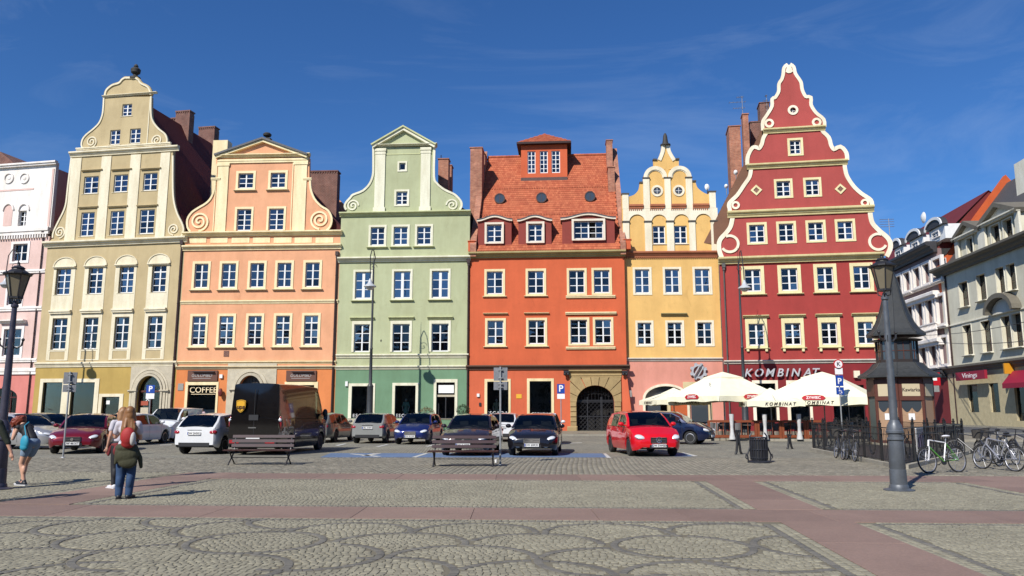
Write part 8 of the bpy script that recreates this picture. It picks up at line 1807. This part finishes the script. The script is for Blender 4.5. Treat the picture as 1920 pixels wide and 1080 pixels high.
blob('t_shirt', [('e', (0, 0, 1.0), (.16, .125, .12)), ('c', (0, 0, 1.0), .132, (0, 0, 1.2), .125), ('e', (0, 0, 1.27), (.168, .112, .15)), ('c', shL, .066, shR, .066), ('c', shL, .068, (-.215, .06, 1.22), .066), ('c', shR, .068, (.19, .05, 1.22), .066)], TS, p1, .014)
blob('tied_jacket', [('e', (0, -.03, .93), (.20, .17, .10)), ('e', (.02, -.10, .80), (.20, .10, .16)), ('e', (.06, -.12, .68), (.17, .07, .12)), ('c', (.15, -.04, .93), .05, (.24, -.02, .74), .045), ('c', (.24, -.02, .74), .045, (.27, -.02, .58), .032), ('c', (-.12, -.11, .85), .06, (-.15, -.11, .66), .03), ('c', (.08, .14, .95), .05, (.14, .15, .72), .035)], OLV, p1, .014, 1)
rk = blob('rucksack', [('e', (.05, -.20, 1.14), (.13, .085, .17)), ('e', (.05, -.17, 1.02), (.12, .08, .10))], BPR, p1, .014); blob('rucksack_pocket', [('e', (.14, -.22, 1.10), (.055, .07, .13))], BPG, p1, .014); MB().tube([(.1, -.1, 1.0), (.15, .06, 1.1), (.13, .1, 1.3), (.11, -.08, 1.4)], .018, 6).build('strap', BPR, p1)
strands('hair', H0, hairm('fair_brown_hair', C(146, 102, 60, .85)), p1, .50, (-.3, 1, 0), .05, seed=3); shoes(p1, ((aL, tL), (aR, tR)), BSH)
# --- second woman, partly hidden behind her
c = gnd(219, 916); kL, kR, aL, aR, tL, tR = (-.085, .02, .48), (.09, .0, .48), (-.08, -.02, .09), (.08, -.03, .09), (-.10, .12, .04), (.10, .11, .04); eL, eR, wL, wR = (-.22, -.02, 1.10), (.2, .06, 1.1), (-.23, .06, .86), (.08, .27, 1.2)
body = legs(.88, hipL, kL, aL, tL, hipR, kR, aR, tR)+[('e', (0, 0, .93), (.16, .115, .13)), ('c', (0, 0, .98), .115, (0, 0, 1.2), .11), ('e', (0, .0, 1.27), (.15, .1, .14)), ('c', shL, .052, shR, .052), ('c', shL, .048, eL, .037), ('c', eL, .037, wL, .026), ('c', shR, .048, eR, .037), ('c', eR, .037, wR, .026)]+hand(wL, (0, .1, -1), (0, 1, 0))+hand(wR, (-.2, .5, .5), (0, 0, 1))+headprims(H0, (-.8, .6, 0))
p2 = person('person', 'woman in black leggings and white sneakers, half hidden behind the woman with the olive jacket', c, radians(48), body); eyes(p2, H0, (-.8, .6, 0))
blob('leggings', [('c', hipL, .096, kL, .068), ('c', kL, .068, aL, .05), ('c', hipR, .096, kR, .068), ('c', kR, .068, aR, .05), ('e', (-.083, -.02, .31), (.058, .066, .13)), ('e', (.085, -.03, .31), (.058, .066, .13)), ('e', (0, 0, .93), (.172, .127, .12))], LEG, p2, .014); blob('top', [('e', (0, 0, 1.0), (.155, .12, .12)), ('c', (0, 0, 1.0), .127, (0, 0, 1.2), .12), ('e', (0, 0, 1.27), (.163, .112, .15)), ('c', shL, .062, shR, .062), ('c', shL, .062, (-.2, 0, 1.22), .06), ('c', shR, .062, (.19, .03, 1.22), .06)], TS, p2, .014)
blob('tied_shirt', [('e', (0, -.0, .90), (.185, .15, .09)), ('e', (-.05, -.1, .78), (.13, .06, .13)), ('c', (-.16, .05, .88), .05, (-.2, .06, .7), .03)], mat('wine_cloth', C(120, 36, 40, .85), .8, 'cloth', bump=.5), p2, .014, 1)
strands('hair', H0, hairm('light_brown_hair', C(160, 116, 74, .85)), p2, .42, (-.8, .6, 0), .03, seed=8); shoes(p2, ((aL, tL), (aR, tR)), SNK, SNK)
# --- red haired girl bending forward
c = gnd(48, 910); kF, kB, aF, aB, tF, tB = (.10, .20, .47), (-.10, .06, .47), (.09, .24, .09), (-.09, -.06, .09), (.10, .38, .04), (-.10, .07, .04); hF, hB = (.085, -.06, .86), (-.085, -.06, .86); s1, s2 = (.155, .20, 1.25), (-.155, .20, 1.25); H1 = (0, .35, 1.38); fd = (0, .8, -.6)
body = [('c', hF, .088, kF, .058), ('c', kF, .056, aF, .036), ('c', hB, .088, kB, .058), ('c', kB, .056, aB, .036), ('c', aF, .036, tF, .028), ('c', aB, .036, tB, .028), ('e', (.09, .2, .33), (.045, .055, .1)), ('e', (-.095, -.02, .33), (.045, .055, .1)), ('e', (0, -.07, .92), (.165, .13, .13)), ('c', (0, -.04, 1.0), .115, (0, .1, 1.16), .115), ('e', (0, .17, 1.22), (.15, .11, .12)), ('c', s1, .05, s2, .05), ('c', s1, .046, (.2, .27, 1.0), .036), ('c', (.2, .27, 1.0), .036, (.1, .42, 1.18), .025), ('c', s2, .046, (-.2, .27, 1.0), .036), ('c', (-.2, .27, 1.0), .036, (-.08, .42, 1.2), .025)]+hand((.1, .42, 1.18), (-.3, .2, .9), (0, 1, 0))+hand((-.08, .42, 1.2), (.2, .2, .9), (0, 1, 0))+headprims(H1, fd)+[('c', (0, .22, 1.28), .05, (0, .30, 1.34), .05)]
p3 = person('person', 'red haired girl in black top and denim shorts bending forward beside the street lamp', c, radians(68), body); eyes(p3, H1, fd)
blob('top', [('c', (0, -.05, .99), .125, (0, .1, 1.16), .128), ('e', (0, .17, 1.22), (.163, .122, .13)), ('c', s1, .058, s2, .058)], LEG, p3, .014); blob('shorts', [('e', (0, -.07, .92), (.185, .15, .12)), ('c', hF, .108, (.095, .04, .68), .09), ('c', hB, .108, (-.092, .0, .68), .09)], mat('pale_denim', C(128, 148, 172, .85), .85, 'cloth', bump=.3), p3, .014)
rs = random.Random(4); hp = [('e', (0, .34, 1.41), (.10, .11, .105))]
for i in range(54):
    a = rs.uniform(0, 2*pi); p = Vector((0, .34, 1.42))+Vector((cos(a)*.08, sin(a)*.085, rs.uniform(-.02, .07))); q = p+Vector((cos(a)*.05, .07+sin(a)*.02, -.12*rs.random()-.03)); e = q+Vector((rs.uniform(-.04, .04), rs.uniform(-.02, .08), -.12*rs.random()-.03)); hp += [('c', tuple(p), .024, tuple(q), .02), ('c', tuple(q), .02, tuple(e), .007)]
blob('hair', hp, hairm('red_hair', C(132, 54, 30, .85)), p3, .012, 1); shoes(p3, ((aF, tF), (aB, tB)), BSH, SNK)
bg = blob('shoulder_bag', [('e', (-.22, -.14, .93), (.06, .12, .16)), ('e', (-.22, -.13, .83), (.06, .11, .08))], mat('cyan_bag', C(40, 150, 180, .85), .6, 'cloth'), None, .014, 2, (c.x, c.y, 0), radians(68)); bg.parent = p3; bg.location = (0, 0, 0); bg.rotation_euler = (0, 0, 0); MB().tube([(-.2, -.14, 1.05), (-.12, .05, 1.28), (.05, .15, 1.36)], .012, 5).build('bag_strap', mat('cyan_bag'), p3)
# --- man in dark clothes cut by the left edge
c = gnd(-34, 943); kL, kR, aL, aR, tL, tR = (-.1, .02, .5), (.1, .02, .5), (-.1, 0, .09), (.1, 0, .09), (-.12, .14, .04), (.12, .14, .04); hL, hR = (-.1, 0, .92), (.1, 0, .92); sL, sR = (-.19, 0, 1.38), (.19, 0, 1.38); Hm = (0, .06, 1.56)
body = legs(.9, hL, kL, aL, tL, hR, kR, aR, tR, 1.1)+[('e', (0, 0, .96), (.17, .12, .13)), ('c', (0, 0, 1.0), .13, (0, .02, 1.22), .13), ('e', (0, .02, 1.3), (.18, .11, .13)), ('c', sL, .055, sR, .055), ('c', sL, .055, (-.26, .04, 1.1), .042), ('c', (-.26, .04, 1.1), .042, (-.2, .2, .95), .028), ('c', sR, .055, (.30, .06, 1.12), .042), ('c', (.30, .06, 1.12), .042, (.40, .1, .88), .028)]+hand((.40, .1, .88), (.2, .1, -1), (0, 1, 0))+hand((-.2, .2, .95), (0, .6, -.6), (0, 0, 1))+headprims(Hm, (.4, 1, -.2), 1.05)
p4 = person('person', 'person in dark clothes cut off by the left edge of the photo', c, radians(-10), body); eyes(p4, Hm, (.4, 1, -.2))
blob('trousers', [('c', hL, .115, kL, .085), ('c', kL, .082, aL, .075), ('c', hR, .115, kR, .085), ('c', kR, .082, aR, .075), ('e', (0, 0, .96), (.19, .14, .12))], mat('dark_trousers', (.03, .03, .045), .8, 'cloth', bump=.4), p4, .015); blob('jacket', [('c', (0, 0, 1.0), .155, (0, .02, 1.22), .15), ('e', (0, .02, 1.3), (.2, .13, .15)), ('c', sL, .075, sR, .075), ('c', sL, .072, (-.26, .04, 1.1), .058), ('c', sR, .072, (.30, .06, 1.12), .058), ('c', (.30, .06, 1.12), .056, (.34, .08, 1.04), .05)], mat('dark_green_jacket', C(40, 48, 36, .8), .8, 'cloth', bump=.4), p4, .015); blob('hair', [('e', (0, .03, 1.61), (.088, .1, .085))], hairm('dark_hair', (.03, .02, .015)), p4, .012); shoes(p4, ((aL, tL), (aR, tR)), BSH)
# --- man in a pink shirt before the coffee window, and the mannequins
def standing(name, label, cat, loc, rz, skinm, shirt, trou, sc=1.0, headless=False, parts=('shirt', 'trousers'), mann=False):
    hL, hR, kL, kR, aL, aR, tL, tR = (-.09, 0, .9), (.09, 0, .9), (-.1, .02, .48), (.1, -.02, .48), (-.1, 0, .08), (.11, -.04, .08), (-.11, .13, .04), (.13, .09, .04); sL, sR = (-.17, 0, 1.4), (.17, 0, 1.4); Hd = (0, .01, 1.6)
    b = legs(.9, hL, kL, aL, tL, hR, kR, aR, tR)+[('e', (0, 0, .95), (.16, .11, .13)), ('c', (0, 0, 1.0), .115, (0, 0, 1.22), .12), ('e', (0, 0, 1.3), (.16, .1, .14)), ('c', sL, .05, sR, .05), ('c', sL, .05, (-.25, .02, 1.14), .04), ('c', (-.25, .02, 1.14), .04, (-.2, .1, .92), .027), ('c', sR, .05, (.26, .02, 1.14), .04), ('c', (.26, .02, 1.14), .04, (.22, .12, .93), .027)]+hand((-.2, .1, .92), (0, .2, -1), (0, 1, 0))+hand((.22, .12, .93), (0, .2, -1), (0, 1, 0))+headprims(Hd, (0, 1, 0))
    o = blob(name, b, skinm, None, .018, 2, loc, rz); tag(o, label, cat); o.scale = (sc,)*3
    blob(parts[0], [('c', (0, 0, 1.0), .135, (0, 0, 1.22), .135), ('e', (0, 0, 1.3), (.18, .12, .15)), ('c', sL, .065, sR, .065), ('c', sL, .065, (-.25, .02, 1.14), .055), ('c', sR, .065, (.26, .02, 1.14), .055)], shirt, o, .018); blob(parts[1], [('c', hL, .105, kL, .08), ('c', kL, .078, aL, .07), ('c', hR, .105, kR, .08), ('c', kR, .078, aR, .07), ('e', (0, 0, .95), (.18, .13, .12))], trou, o, .018)
    return o
c = at(379, 771, 60.8); m_ = standing('person', 'man in a pale pink shirt seen from behind before the coffee window', 'person', (c.x, c.y, .1), .3, SKIN, mat('pink_shirt', C(226, 196, 204, .85), .8, 'cloth'), mat('dark_trousers')); blob('hair', [('e', (0, -.01, 1.64), (.084, .1, .08))], hairm('grey_hair', (.2, .17, .15)), m_, .015)
GM = mat('mannequin_skin', (.52, .50, .46), .4)
c = at(761, 771, 63.35); standing('mannequin', 'mannequin in a pale green suit in the middle window of the green house', 'mannequin', (c.x, c.y, .75), pi, GM, mat('pale_green_cloth', C(130, 176, 168, .85), .8, 'cloth'), mat('pale_green_cloth'), 1.08, parts=('jacket', 'trousers'))
c = at(931, 771, 62.6); standing('mannequin', 'mannequin in a long grey green dress in the left window of the vermilion house', 'mannequin', (c.x, c.y, .7), pi, GM, mat('grey_green_cloth', C(150, 160, 140, .85), .8, 'cloth'), mat('grey_green_cloth'), 1.08, parts=('coat', 'skirt'))
